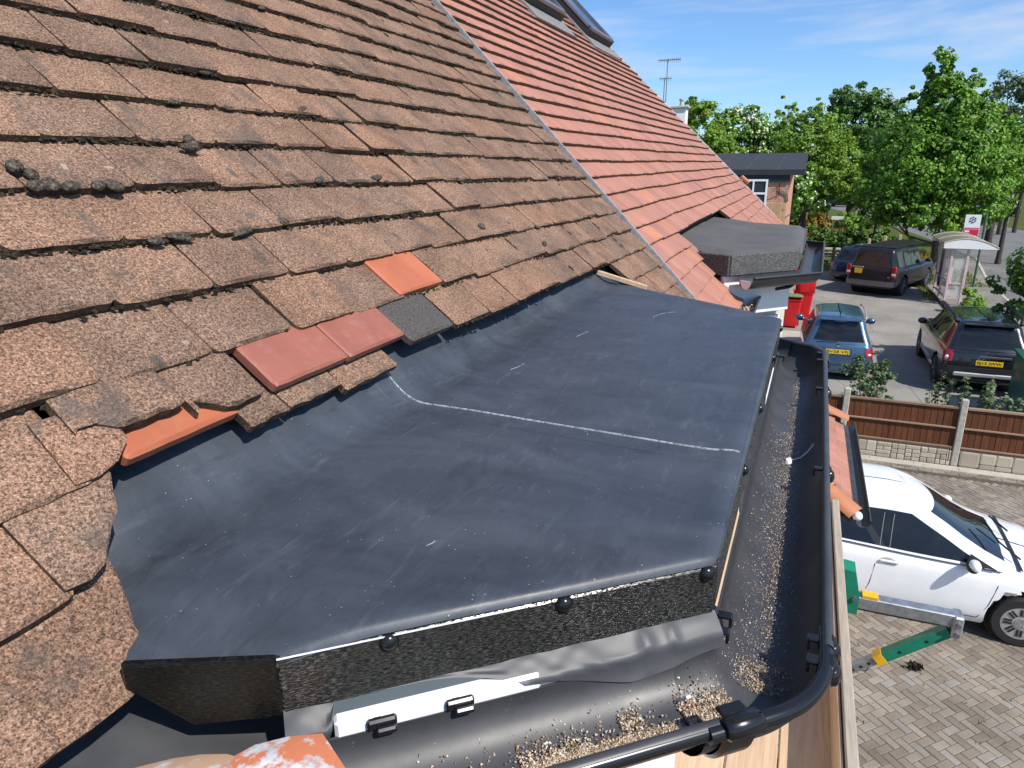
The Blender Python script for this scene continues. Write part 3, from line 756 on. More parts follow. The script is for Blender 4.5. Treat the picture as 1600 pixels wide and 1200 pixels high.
lap = [(0.968-0.003*math.sin(t*9)-0.034*(1-t), 0.05+0.60*t) for t in lin(0, 1, 60)]
on_rubber(lap, 0.0015, 'lap_seam', M['chalk'])
on_rubber([(x-0.040, y) for x, y in lap], 0.004, 'lap_edge', M['epdm'], 0.0012)
def arc(c, r, a0, a1, n=14): return [(c[0]+r*math.cos(a0+(a1-a0)*i/n), c[1]+r*math.sin(a0+(a1-a0)*i/n)*0.8) for i in range(n+1)]
for q in ([arc((1.78, 0.27), 0.085, 1.7, 0.35)], [arc((0.905, 0.30), 0.05, -0.3, -1.2)], [[(0.56, 0.33), (0.566, 0.327), (0.572, 0.326)]], [[(1.20, 0.50), (1.215, 0.495), (1.235, 0.492), (1.25, 0.491)]], [[(1.50+0.012*i, 0.46-0.002*i) for i in range(6)]]):
    on_rubber(q[0], 0.0006, 'scuff_mark', M['chalk'], 0.0005, True)

# fascias with dome-headed caps
FZ0, FZ1 = H-0.447, H-0.3895
def fascia(a, b_, mat, name='fascia_board', t=0.014, out=-0.0145, z0=FZ0, z1=FZ1, poly=None, trim=(0, 0)):
    a, b_ = Vector((*a, 0)), Vector((*b_, 0)); d = (b_-a).normalized(); n = Vector((d.y, -d.x, 0))
    L_ = (b_-a).length
    o = bpy.data.objects.new(name, None)
    m = MB(); pl = poly or [(0+trim[0], z0), (L_+trim[1], z0), (L_+trim[1], z1), (0+trim[0], z1)]
    k = len(pl); c = 0.002
    def P(u, z, off): return Vector((u, -off, z))
    cxu = sum(q[0] for q in pl)/k; cz = sum(q[1] for q in pl)/k
    ins = [(u+math.copysign(min(c, abs(u-cxu)), cxu-u), z+math.copysign(c, cz-z)) for u, z in pl]
    m.add([P(u, z, out+t) for u, z in ins]+[P(u, z, out+t-c) for u, z in pl]+[P(u, z, out) for u, z in pl],
          [tuple(range(k))]+[(i, k+i, k+(i+1) % k, (i+1) % k) for i in range(k)]+[(k+i, 2*k+i, 2*k+(i+1) % k, k+(i+1) % k) for i in range(k)]+[tuple(range(2*k, 3*k))[::-1]])
    ob = m.build(name, mat, None); ob.parent = old_house
    ob.location = a-world_loc(old_house); ob.rotation_euler = (0, 0, math.atan2(d.y, d.x))
    return ob, L_, out+t
capm = MB()
capm.ball((0, 0, 0), (0.0082, 0.0082, 0.0062), 16, 6, True)
capm.cyl((0, 0, -0.001), (0, 0, 0.0012), 0.0090, 16)
cap_me = capm.mesh('cap', M['gloss_black'], True, 40)
def caps(ob, off, us, z):
    for u in us:
        o = bpy.data.objects.new('screw_cap', cap_me); COL.objects.link(o); o.parent = ob
        o.location = (u, -off, z); o.rotation_euler = (PI/2, 0, 0)
fa, La, oa = fascia(P1, P2, M['ash']); caps(fa, oa, [0.093, 0.258, La-0.012], H-0.396)
fb, Lb, ob_ = fascia(P2, P3, M['ash'], trim=(0.004, -0.004)); caps(fb, ob_, [0.28, 0.55, 0.90, 1.20], H-0.4015)
fc, Lc, oc = fascia(P3, P4, M['ash'], trim=(0.004, 0)); caps(fc, oc, [0.1, 0.4], H-0.4015)
d_ = (Vector(P1)-Vector((0.352, 0.530))).length
fd, Ld, od = fascia((0.320, 0.486), P1, M['ash_smooth'], t=0.007, out=-0.0065, poly=[(0.0, H-0.413), (0.052, H-0.456), (0.129, H-0.448), (0.129, H-0.3895), (0.0, H-0.393)])
# white edge trim seen below the rubber on the near splay
m = MB(); a, b_ = Vector((*P1, 0)), Vector((*P2, 0)); d = (b_-a).normalized(); n = Vector((d.y, -d.x, 0))
m.box(a+(b_-a)*0.25+n*0.0006+Vector((0, 0, H-0.3894)), ((b_-a).length*0.50, 0.0010, 0.0012), math.atan2(d.y, d.x)); 
m.build('edge_trim', M['white_upvc'], old_house)

# gutters
def offset_path(path, off):
    """plan polyline offset to the right-hand (outer) side with mitres"""
    out = []; P = [Vector(q) for q in path]
    for i, q in enumerate(P):
        n_ = []
        if i > 0: t = (P[i]-P[i-1]).normalized(); n_.append(Vector((t.y, -t.x)))
        if i < len(P)-1: t = (P[i+1]-P[i]).normalized(); n_.append(Vector((t.y, -t.x)))
        b_ = sum(n_, Vector((0, 0))).normalized(); k = 1/max(0.3, b_.dot(n_[0])); out.append(q+b_*off*k)
    return out
def gutter_run(path, name, zr, r=0.052, depth=0.056, c=0.0, th=0.003, bead=0.0055, parent=None, mat=None, arc_n=14, z_end=None):
    """half-round gutter; path is the plan line of its centre"""
    prof = []
    for i in range(arc_n+1):
        a = PI*i/arc_n; prof.append((-r*math.cos(a), -depth*math.sin(a)))
    prof_in = [(-(r-th)*math.cos(PI*i/arc_n), -(depth-th)*math.sin(PI*i/arc_n)) for i in range(arc_n+1)]
    bd = [(r+bead*0.2+bead*math.cos(a), bead*0.3+bead*math.sin(a)) for a in lin(-PI*0.6, PI, 13)]
    closed = prof+bd+prof_in[::-1]
    rows = [[] for _ in path]; nP = len(path)
    zz = lambda i: zr if z_end is None else zr+(z_end-zr)*i/(nP-1)
    for off, z in closed:
        for i, q in enumerate(offset_path(path, off+c)): rows[i].append((q.x, q.y, zz(i)+z))
    for rw in rows: rw.append(rw[0])
    m = MB(); m.grid(rows); n = len(rows[0])
    for rw in (rows[0], rows[-1]):
        pass
    return m.build(name, mat or M['gutter'], parent, True, 40)
GZ = H-0.470
def lerp2(a, b_, t): return (a[0]+(b_[0]-a[0])*t, a[1]+(b_[1]-a[1])*t)
gline = off_lines([(P2[0]-0.655*0.62, P2[1]+0.756*0.62), P2, P3, (P3[0]+0.597*0.75, P3[1]+0.803*0.75)], [0.062, 0.0545, 0.062])
G0, G1, G2, G3 = [tuple(q) for q in gline]
u1 = (Vector(G0)-Vector(G1)).normalized(); u2 = (Vector(G2)-Vector(G1)).normalized(); u3 = (Vector(G3)-Vector(G2)).normalized()
def along(a, u, t): return (a[0]+u.x*t, a[1]+u.y*t)
gutter_run([along(G1, u1, 0.455), along(G1, u1, 0.075)], 'gutter', GZ, parent=old_house, bead=0.0065, r=0.049, depth=0.045)
gutter_run([along(G1, u2, 0.05), along(G2, u2, -0.07)], 'gutter', GZ+0.001, parent=old_house, r=0.0555)
gutter_run([along(G2, u3, 0.07), along(G2, u3, 0.62)], 'gutter', GZ, parent=old_house)
crv = [along(G1, u1, 0.10), along(G1, u1, 0.045)]+[tuple(Vector(along(G1, u1, 0.035))*(1-t)**2+2*t*(1-t)*Vector(G1)+Vector(along(G1, u2, 0.035))*t*t) for t in lin(0.05, 0.95, 14)]+[along(G1, u2, 0.045), along(G1, u2, 0.085)]
ang = gutter_run(crv, 'gutter_corner', GZ-0.002, r=0.0530, depth=0.0530, bead=0.0065, parent=old_house, mat=M['gutter'])
crv2 = [along(G2, u2, -0.10), along(G2, u2, -0.045), along(G2, u2, -0.02), along(G2, u3, 0.02), along(G2, u3, 0.045), along(G2, u3, 0.10)]
ang2 = gutter_run(crv2, 'gutter_corner', GZ-0.003, r=0.0555, depth=0.0595, bead=0.0085, parent=old_house)
def clip(parent, at, u, inner=False, big=1.0):
    """strap clip hooked over a gutter rim: plate outside, hook inside"""
    n = Vector((u.y, -u.x)); m = MB(); rz = math.atan2(u.y, u.x); s = 1 if not inner else -1
    p = Vector((at[0], at[1]))
    def C(off, z): q = p+n*off*s; return (q.x, q.y, GZ+z)
    m.bbox(C(0.004, 0.001), (0.017*big, 0.012, 0.012), 0.0035, rz)
    m.bbox(C(-0.009, 0.001), (0.011*big, 0.016, 0.005), 0.0015, rz)
    m.bbox(C(-0.0155, -0.005), (0.010*big, 0.0035, 0.013), 0.0012, rz)
    q0 = C(0.007, -0.010); m.ball(q0, (0.0105*big, 0.0095, 0.0125), 10, 6)
    m.build('clip', M['gloss_black'], parent, True, 35)
rim_o = lambda G, u, t, sgn=1: (G[0]+u.x*t+(u.y if True else 0)*0.0545*sgn, G[1]+u.y*t-u.x*0.0545*sgn)
clip(ang, rim_o(G1, u2, 0.065), u2); clip(ang, rim_o(G1, u2, 0.030), u2, big=1.25)
clip(ang, rim_o(G1, u2, 0.070, -1), u2, inner=True); clip(ang, rim_o(G1, u2, 0.042, -1), u2, inner=True)
um = -u1
clip(ang2, rim_o(G2, u2, -0.085), u2); clip(ang2, rim_o(G2, u2, -0.012), u2, big=1.3); clip(ang2, rim_o(G2, u2, -0.08, -1), u2, inner=True)
g_front = [o for o in old_house.children if o.name.startswith('gutter') and 'corner' not in o.name]
clip(g_front[1], rim_o(G1, u2, 0.52), u2); clip(g_front[1], rim_o(G1, u2, 0.97), u2)
# socket collar clamped round the near joint, with its hook over the rim
m = MB(); n = Vector((um.y, -um.x)); rows = []
for t, g_ in ((0.050, 0.0), (0.053, 0.004), (0.081, 0.004), (0.084, 0.0)):
    c_ = Vector(along(G1, u1, t)); rows.append([])
    for i in range(19):
        a = PI*(0.30+0.74*i/18); q = c_+n*(-(0.0545+g_)*math.cos(a)+(0.004 if i > 15 else 0)); rows[-1].append((q.x, q.y, GZ-0.003-(0.0545+g_)*math.sin(a)+(0.012 if i > 15 else 0)))
m.grid(rows)
c_ = Vector(along(G1, u1, 0.067))+n*0.0570; m.tube([(c_+um*s).to_3d()+Vector((0, 0, GZ+0.004)) for s in (-0.019, -0.016, 0.016, 0.019)], [0.008, 0.0108, 0.0108, 0.008], 14)
q = c_-n*0.016; m.bbox((q.x, q.y, GZ+0.006), (0.026, 0.014, 0.005), 0.0015, math.atan2(um.y, um.x))
m.build('gutter_collar', M['gloss_black'], ang, True, 45)

# glossy round nosing along the outer rim of the near run and corner
for pth, nm in (([along(G1, u1, 0.455), along(G1, u1, 0.084)], 'rim_bead'), (crv, 'rim_bead')):
    op = offset_path(pth, 0.0550 if pth is crv else 0.0510); m = MB(); m.tube([(q.x, q.y, GZ+0.000) for q in op], 0.0076, 14); m.build(nm, M['gloss_black'], ang if pth is crv else g_front[0], True, 60)
# rubber skirt lapping from the splay fascia over the board and into the gutter, ruffled
a, b_ = Vector((*P1, 0)), Vector((*P2, 0)); d = (b_-a).normalized(); n = Vector((d.y, -d.x, 0)); L_ = (b_-a).length
def skirt_pt(u, e):
    q = a+d*(u*(L_+0.002))
    if e < 1: return q+n*(-0.002+0.020*e)+Vector((0, 0, FZ0+0.004-0.018*e))
    an = (e-1)*1.0; return q+n*(0.062-0.0455*math.cos(an))+Vector((0, 0, GZ+0.007-0.8*0.049*math.sin(an)))
def skirt_end(u):
    if u < 0.10: return 1.20-0.6*max(0, u-0.080)*50
    if u < 0.50: return 0.05+0.06*math.sin((u-0.10)*7)+0.9*max(0, (u-0.26)/0.24)**2
    return 1.0+0.50*min(1, (u-0.50)/0.25)+0.05*math.sin(u*19)-0.25*max(0, (u-0.86)/0.14)
m = MB(); rows = []
for i in range(91):
    u = i/90; e1 = skirt_end(u); row = []
    for j in range(11):
        p_ = skirt_pt(u, e1*j/10); rip = 0.0022*math.sin(u*30+math.sin(u*11)*2)*math.sin(PI*min(1, j/7))+(0.005*math.exp(-((u-0.80)/0.018)**2)+0.004*math.exp(-((u-0.87)/0.012)**2))*math.sin(PI*j/10)
        row.append(p_+Vector((0, 0, rip)))
    rows.append(row)
m.grid(rows); m.build('rubber_skirt', M['epdm_plain'], old_house, True, 70)
# rubber lining running down to the left below the cut fascia
m = MB(); rows = []; A0, A1, B0, B1 = Vector((-0.25, 0.66, H-0.432)), Vector((0.44, 0.64, H-0.462)), Vector((-0.25, 0.30, H-0.56)), Vector((0.43, 0.25, H-0.525))
for j in range(11):
    v = j/10; rows.append([A0.lerp(A1, i/24).lerp(B0.lerp(B1, i/24), v)+Vector((0, 0, 0.003*math.sin(i*0.9+v*5))) for i in range(25)])
m.grid(rows); m.build('rubber_lining', M['epdm_plain'], old_house, True, 70)
# white window-head board peeping out between skirt and gutter, with two brackets
m = MB(); q = a+d*0.135; m.bbox(q+n*0.0075+Vector((0, 0, GZ-0.0160)), (0.19, 0.0145, 0.062), 0.003, math.atan2(d.y, d.x)); wb = m.build('white_board', M['white_upvc'], old_house)
for t in (0.080, 0.150):
    q = a+d*t+n*0.0170; m = MB(); rz = math.atan2(d.y, d.x)
    m.bbox(q+Vector((0, 0, GZ+0.007)), (0.026, 0.007, 0.010), 0.002, rz); m.bbox(q+d*0.003+n*0.006+Vector((0, 0, GZ+0.003)), (0.018, 0.006, 0.007), 0.0018, rz); m.bbox(q-d*0.004-n*0.006+Vector((0, 0, GZ+0.010)), (0.008, 0.012, 0.004), 0.0012, rz)
    m.build('bracket', M['gloss_black'], wb)
# walls of the house and of the bay (mostly hidden from here)
m = MB(); m.box((0.95, 3.2, (H-0.80)/2), (3.66, 5.2, H-0.80)); m.build('wall', M['brick'], old_house)
m = MB(); m.prism([(P1[0]+0.16, 0.59), (P1[0]+0.16, P1[1]+0.10), (P2[0]+0.09, P2[1]+0.17), (P3[0]-0.09, P3[1]+0.17), (P4[0]-0.16, 0.59)], H-1.9, FZ0-0.012); m.build('bay_wall', M['white_upvc'], old_house)
m = MB(); m.box((-0.3, 0.365, H-0.66), (1.25, 0.02, 0.14)); m.build('eaves_board', M['white_upvc'], old_house)
# tilting fillet exposed at the far corner
m = MB(); m.bbox((2.235, 0.535, H-0.362), (0.17, 0.012, 0.016), 0.002, -1.40, Matrix.Rotation(0.28, 3, 'Y')); m.build('timber_fillet', M['plank'], old_house)
# short eaves gutter between the bays
g3 = gutter_run([(2.40, 0.225), (3.92, 0.225)], 'eaves_gutter', H-0.645, parent=old_house)

# loose things in and near the gutters ------------------------------------------------
def debris(name, label, spots, cat='debris', size=(0.0004, 0.0010), dep=0.0525):
    m = MB()
    for (c, u, n_, cnt, lu, lw) in spots:
        u = Vector((u.x, u.y)); nn = Vector((u.y, -u.x))
        for _ in range(cnt):
            t = random.uniform(-lu, lu); w = random.gauss(0, lw); p = Vector(c)+u*t+nn*(n_+w)
            off = n_+w
            if abs(off) > 0.046: continue
            z = GZ-dep*math.sqrt(max(0, 1-(off/0.0495)**2))+random.uniform(0.0010, 0.0045)
            a_ = random.uniform(*size); r = Euler((random.uniform(0, 3), random.uniform(0, 3), random.uniform(0, 3))).to_matrix()
            m.add([Vector((p.x, p.y, z))+r @ Vector((q[0]*a_*1.5, q[1]*a_, q[2]*a_*0.6)) for q in ((1, 1, 1), (-1, -1, 1), (-1, 1, -1), (1, -1, -1))], [(0, 1, 2), (0, 3, 1), (0, 2, 3), (1, 3, 2)])
    o = m.build(name, M['sawdust']); return tag(o, label, cat, kind='stuff')
debris('sawdust', 'brown sawdust and grit lying along the near gutter and round its corner',
       [(along(G1, u1, 0.165), um, 0.006, 5200, 0.075, 0.0045), (along(G1, u1, 0.135), um, 0.013, 2200, 0.050, 0.004), (along(G1, u1, 0.215), um, 0.004, 1500, 0.035, 0.010), (along(G1, u1, 0.055), um, 0.000, 2600, 0.028, 0.012), (along(G1, u1, 0.20), um, -0.010, 420, 0.16, 0.016), (along(G1, u1, 0.135), um, -0.016, 200, 0.012, 0.006)], dep=0.0415)
debris('grit', 'pale grit scattered along the bottom of the front gutter', [(along(G1, u2, 0.62), u2, 0.000, 2300, 0.56, 0.007), (along(G1, u2, 0.42), u2, -0.012, 2600, 0.38, 0.015), (along(G1, u2, 0.045), u2, -0.004, 1300, 0.022, 0.013)], size=(0.0002, 0.0006))
m = MB(); c_ = Vector(along(G1, u1, 0.078)); nn = Vector((um.y, -um.x)); q = c_-nn*0.022
m.bbox((q.x, q.y, GZ-0.034), (0.006, 0.036, 0.003), 0.0008, math.atan2(um.y, um.x)+0.15, Matrix.Rotation(-0.85, 3, 'X'))
tag(m.build('plastic_strip', M['white_upvc']), 'small white plastic offcut lying across the gutter joint', 'offcut')
m = MB(); q = Vector(along(G1, u1, 0.335))+Vector((um.y, -um.x))*0.03
m.slab([(q.x-.012, q.y-.008, GZ-.034), (q.x+.010, q.y-.010, GZ-.036), (q.x+.016, q.y+.012, GZ-.030), (q.x-.004, q.y+.018, GZ-.024)], 0.004, (0, 0, 1))
tag(m.build('tile_fragment', M['black_tile']), 'dark broken tile sliver among the sawdust in the gutter', 'tile fragment')
m = MB(); q = Vector(along(G1, u2, 0.66))
m.ball((q.x, q.y, GZ-0.051), (0.016, 0.007, 0.005), 9, 5, False, 0.25)
m.tube([(q.x+.004, q.y-.004, GZ-.050), (q.x+.012, q.y-.020, GZ-.046), (q.x+.026, q.y-.032, GZ-.036), (q.x+.034, q.y-.040, GZ-.024)], 0.0012, 5)
tag(m.build('bird_dropping', M['white_upvc'], None, True), 'white bird dropping with a trailing streak in the front gutter', 'bird dropping')
# loose tile pieces lying at the near end of the gutter
def loose(name, label, pts, mat, t=0.011):
    c = sum((Vector(q) for q in pts), Vector())/len(pts); m = MB(); n_ = len(pts); top = [Vector(q) for q in pts]
    mid = [c.lerp(q, 0.55)+Vector((0, 0, 0.006)) for q in top]; bot = [q-Vector((0, 0, t)) for q in top]
    m.add([c+Vector((0, 0, 0.008))]+mid+top+bot, [(0, 1+i, 1+(i+1) % n_) for i in range(n_)]+[(1+i, 1+n_+i, 1+n_+(i+1) % n_, 1+(i+1) % n_) for i in range(n_)]+[(1+n_+i, 1+2*n_+i, 1+2*n_+(i+1) % n_, 1+n_+(i+1) % n_) for i in range(n_)])
    return tag(m.build(name, mat, None, True, 40), label, 'tile')
zt = H-0.455
loose('loose_tile', 'orange tile splashed with grey-white paint at the near end of the gutter', [(.315, .383, zt), (.327, .379, zt+.003), (.341, .372, zt+.003), (.357, .352, zt+.004), (.374, .330, zt), (.3625, .310, zt), (.349, .287, zt), (.30, .245, zt), (.255, .30, zt), (.28, .36, zt)], M['painted_tile'])
zt = H-0.470
loose('loose_tile', 'flat tan tile with pale smears lying below the black rubber lining', [(.286, .475, zt), (.302, .455, zt+.002), (.318, .440, zt), (.328, .420, zt+.002), (.338, .402, zt), (.342, .36, zt), (.26, .33, zt), (.20, .42, zt)], M['tan_tile'])

# ---------------------------------------------------------------- the neighbour's house
new_house = thing('house', 'neighbouring house with a smooth terracotta tile roof, skylights and a grey felt bay', 'house', (5.7, 0.75, 0))
S_TOP = 3.75
m = MB()
m.slab([RP(party_x(0.2)+0.01, 0.19, -0.05), RP(verge_x(0.2), 0.19, -0.05), RP(verge_x(S_TOP), S_TOP, -0.05), RP(party_x(S_TOP), S_TOP, -0.05)], 0.06, NRM)
m.slab([RP(party_x(-.2)+0.01, -0.20, -0.05), RP(3.60, -0.20, -0.05), RP(3.60, 0.187, -0.05), RP(party_x(.187)+0.01, 0.187, -0.05)], 0.06, NRM)
m.slab([RP(5.45, -0.20, -0.05), RP(verge_x(-.2), -0.20, -0.05), RP(verge_x(0.187), 0.187, -0.05), RP(5.45, 0.187, -0.05)], 0.06, NRM)
new_roof = m.build('roof', M['felt_dark'], new_house)
W_NEW = 0.165; tn = []
for v_ in range(4): 
    me = tile_mesh(500+v_, W_NEW-0.002, 0.16, 0.0180, 0.0003, 0.004); me.materials.clear(); me.materials.append(M['clay_tile']); tn.append(me)
SKY = [(None,)]
def sky_quads():
    return []
NEWT = []
for k in range(-3, 40):
    for i in range(0, 40):
        s = course_s(k, 2.9)+0.003*math.sin(i*0.7+k); x0 = party_x(s)+0.012+W_NEW*(i-(0.5 if k % 2 else 0)); 
        x = x0+W_NEW/2
        if x0 < party_x(s)+0.005: x = party_x(s)+0.012+W_NEW*0.25; w = 0.5
        else: w = 1.0
        if x+W_NEW*w/2 > verge_x(s)+0.07: continue
        if s+0.03 < 0.20 and 3.66-0.42*s*0 < x < 5.45: 
            if not (s < 0.20 and x < 3.70-0.35*(s-0.02)): continue
        NEWT.append((k, i, x, s, w))
nv = [q for q in NEWT if inside_frame(RP(q[2], q[3]+0.05), 30)]
nv.sort(key=lambda q: (RP(q[2], q[3])-Vector((0, 0, H))).length)
near, far_ = set(id(q) for q in nv[:300]), []
for q in NEWT:
    k, i, x, s, w = q; r = random.Random(k*131+i*7)
    mw = tile_matrix(x, s+r.gauss(0, 0.0012), r.uniform(-0.001, 0.001)+0.004, 0.175, r.gauss(0, 0.003))
    if w < 1: mw = mw @ Matrix.Diagonal((w, 1, 1, 1))
    if id(q) in near: inst('tile', tn[(k+i*3) % 4], new_roof, mw)
    else: far_.append(mw)
m = MB(); hw = W_NEW/2-0.001
for mw in far_:
    m.add([mw @ Vector(q) for q in ((-hw, 0, 0), (hw, 0, 0), (hw, .15, 0), (-hw, .15, 0), (-hw, 0, -.018), (hw, 0, -.018), (hw, .15, -.018), (-hw, .15, -.018))], [(0, 1, 2, 3), (4, 5, 1, 0), (5, 6, 2, 1), (7, 4, 0, 3)])
tag(m.build('far_tiles', M['clay_tile_many'], new_roof), kind='stuff')
# skylights (frame, pane, flashing, blind box) standing a little proud of the tiles
def skylight(x0, x1, s0, s1):
    c = RP((x0+x1)/2, (s0+s1)/2, 0.0); fl = MB()
    q = lambda x, s, h: RP(x, s, h)
    m = MB(); m.slab([q(x0-0.06, s0-0.16, 0.012), q(x1+0.06, s0-0.16, 0.012), q(x1+0.06, s1+0.05, 0.012), q(x0-0.06, s1+0.05, 0.012)], 0.02, NRM)
    sk = m.build('skylight', M['lead_dark'], new_house)
    m = MB(); hh = 0.065; w = 0.07
    for a0, a1, b0, b1 in ((x0, x1, s0, s0+w), (x0, x1, s1-w, s1), (x0, x0+w, s0+w, s1-w), (x1-w, x1, s0+w, s1-w)):
        m.slab([q(a0, b0, hh), q(a1, b0, hh), q(a1, b1, hh), q(a0, b1, hh)], hh-0.014, NRM)
    m.build('frame', M['matt_black'], sk)
    m = MB(); m.slab([q(x0+w, s0+w, hh+0.004), q(x1-w, s0+w, hh+0.004), q(x1-w, s1-w, hh+0.004), q(x0+w, s1-w, hh+0.004)], 0.02, NRM); m.build('pane', M['pane'], sk)
    m = MB()
    for a0, a1 in ((x0-0.005, x0+0.035), (x1-0.035, x1+0.005)):
        m.slab([q(a0, s0+0.03, hh+0.022), q(a1, s0+0.03, hh+0.022), q(a1, s1, hh+0.022), q(a0, s1, hh+0.022)], 0.02, NRM)
    m.slab([q(x0+0.04, s0-0.008, hh+0.020), q(x1-0.04, s0-0.008, hh+0.020), q(x1-0.04, s0+0.05, hh+0.020), q(x0+0.04, s0+0.05, hh+0.020)], 0.02, NRM)
    m.build('cover_profile', M['steel'], sk)
skylight(5.02, 5.80, 2.14, 3.12)
skylight(6.52, 7.34, 2.16, 3.30)
m = MB(); m.tube([RP(verge_x(S_TOP)+0.02, S_TOP+0.02, 0.0), RP(2.9, S_TOP+0.02, 0.0)], 0.10, 10); m.build('ridge', M['hip_tile'], new_house, True)
# verge edge
m = MB(); m.grid([[RP(verge_x(s)+0.05, s, 0.0), RP(verge_x(s)+0.05, s, -0.12)] for s in lin(-.2, S_TOP, 12)]); m.build('verge_board', M['white_upvc'], new_house)
m = MB(); m.tube([RP(verge_x(0.3)+0.06, 0.30, 0.03), RP(verge_x(0.42)+0.07, 0.40, 0.025)], 0.024, 8); m.build('bonnet_tile', M['hip_tile'], new_house, True)
# walls
m = MB(); m.box((5.62, 3.2, (H-0.80)/2), (5.6, 5.2, H-0.80)); m.build('wall', M['render'], new_house)
# grey felt bay roof
N1, N2, N3, N4, N0 = (3.50, 0.315), (3.80, 0.028), (5.12, 0.000), (5.50, 0.45), (3.62, 0.56)
m = MB()
def ftop(x, y): return H-0.405+0.20*max(0, y-0.35)*0.5+0.006*math.sin(x*3)
rows = []
for j in range(19):
    y = 0.0+0.64*j/18
    xl = N2[0]+(N1[0]-N2[0])*min(1, max(0, (y-N2[1])/(N1[1]-N2[1]))) if y < N1[1] else N1[0]+(y-N1[1])*0.75
    xr = N3[0]+(N4[0]-N3[0])*min(1, max(0, (y-N3[1])/(N4[1]-N3[1]))) if y < N4[1] else N4[0]+(y-N4[1])*0.3
    row = []
    for i in range(25):
        u = i/24; x = xl+(xr-xl)*u; d = min(u*(xr-xl), (1-u)*(xr-xl), y+0.002)
        z = ftop(x, y)-(0.022*(1-min(1, d/0.035))**2)
        row.append((x, y, z))
    rows.append(row)
m.grid(rows); nb = m.build('bay_roof', M['felt_top'], new_house, True, 50)
def felt_drop(a, b_, name, z1=H-0.420, z0=H-0.520, t=0.02, par=None):
    a, b_ = Vector((*a, 0)), Vector((*b_, 0)); d = (b_-a).normalized(); n = Vector((d.y, -d.x, 0)); m = MB()
    mid = (a+b_)/2+n*0.006; m.bbox(mid+Vector((0, 0, (z0+z1)/2)), ((b_-a).length+0.01, t, z1-z0), 0.004, math.atan2(d.y, d.x))
    return m.build(name, M['felt'], par or new_house)
felt_drop(N1, N2, 'felt_fascia'); felt_drop(N2, N3, 'felt_fascia'); felt_drop(N3, N4, 'felt_fascia'); felt_drop((3.60, 0.52), N1, 'felt_fascia')
gl = offset_path([(3.36, 0.50), N1, N2, N3, N4], 0.075)
Q = [tuple(q) for q in gl]
GZN = H-0.520
gN = gutter_run([lerp2(Q[1], Q[2], 0.10), Q[2], Q[3], Q[4]], 'gutter', GZN, parent=new_house)
m = MB(); c_ = Vector(lerp2(Q[1], Q[2], 0.10)); d = (Vector(Q[2])-Vector(Q[1])).normalized(); n = Vector((d.y, -d.x))
pl = [(c_+n*(-0.036*math.cos(PI*i/10))).to_tuple()+(GZN-0.018-0.040*math.sin(PI*i/10),) for i in range(11)]
m.slab(pl, 0.004, (-d.x, -d.y, 0)); m.build('stop_end', M['white_upvc'], new_house)
m = MB(); q = Vector(lerp2(Q[1], Q[2], 0.72)); m.tube([(q.x-.03, q.y+.06, GZN-.075), (q.x+.02, q.y+.0, GZN-.068), (q.x+.03, q.y-.06, GZN-.02)], 0.009, 8); m.build('gutter_bracket', M['gloss_black'], new_house, True)
m = MB()
for _ in range(1100):
    x = random.uniform(2.9, 3.90); off = random.gauss(0, 0.018)
    if abs(off) > 0.045: continue
    p = Vector((x, 0.225+off, H-0.645-0.0500*math.sqrt(max(0, 1-(off/0.050)**2))+random.uniform(0.004, 0.016))); a_ = random.uniform(0.002, 0.006)
    r = Euler((random.uniform(0, 3), random.uniform(0, 3), random.uniform(0, 3))).to_matrix()
    m.add([p+r @ Vector((q[0]*a_*1.5, q[1]*a_, q[2]*a_*0.6)) for q in ((1, 1, 1), (-1, -1, 1), (-1, 1, -1), (1, -1, -1))], [(0, 1, 2), (0, 3, 1), (0, 2, 3), (1, 3, 2)])
tag(m.build('leaf_litter', M['sawdust']), 'tan moss and leaf litter in the short gutter between the two bays', 'debris', kind='stuff')
# bay below: white cladding on the splay, window, reveal
def wall_panel(a, b_, z0, z1, name, mat, off=0.0, t=0.03, par=None):
    a, b_ = Vector((*a, 0)), Vector((*b_, 0)); d = (b_-a).normalized(); n = Vector((d.y, -d.x, 0)); m = MB()
    m.bbox((a+b_)/2+n*off+Vector((0, 0, (z0+z1)/2)), ((b_-a).length, t, z1-z0), 0.003, math.atan2(d.y, d.x)); return m.build(name, mat, par or new_house)
wall_panel((3.52, 0.345), (3.83, 0.050), H-0.725, H-0.525, 'cladding_board', M['white_upvc'], 0.0)
m = MB(); m.prism([(3.66, 0.60), (3.60, 0.36), (3.88, 0.10), (5.05, 0.07), (5.38, 0.45), (5.38, 0.6)], H-3.6, H-0.69); bayw = m.build('bay_wall', M['render'], new_house)
win = wall_panel((3.60, 0.335), (3.86, 0.085), H-1.95, H-0.76, 'window', M['white_upvc'], 0.0)
wall_panel((3.635, 0.302), (3.735, 0.205), H-1.90, H-0.84, 'pane', M['pane'], 0.014, 0.012, win); wall_panel((3.755, 0.187), (3.835, 0.110), H-1.90, H-0.84, 'pane', M['pane'], 0.014, 0.012, win)

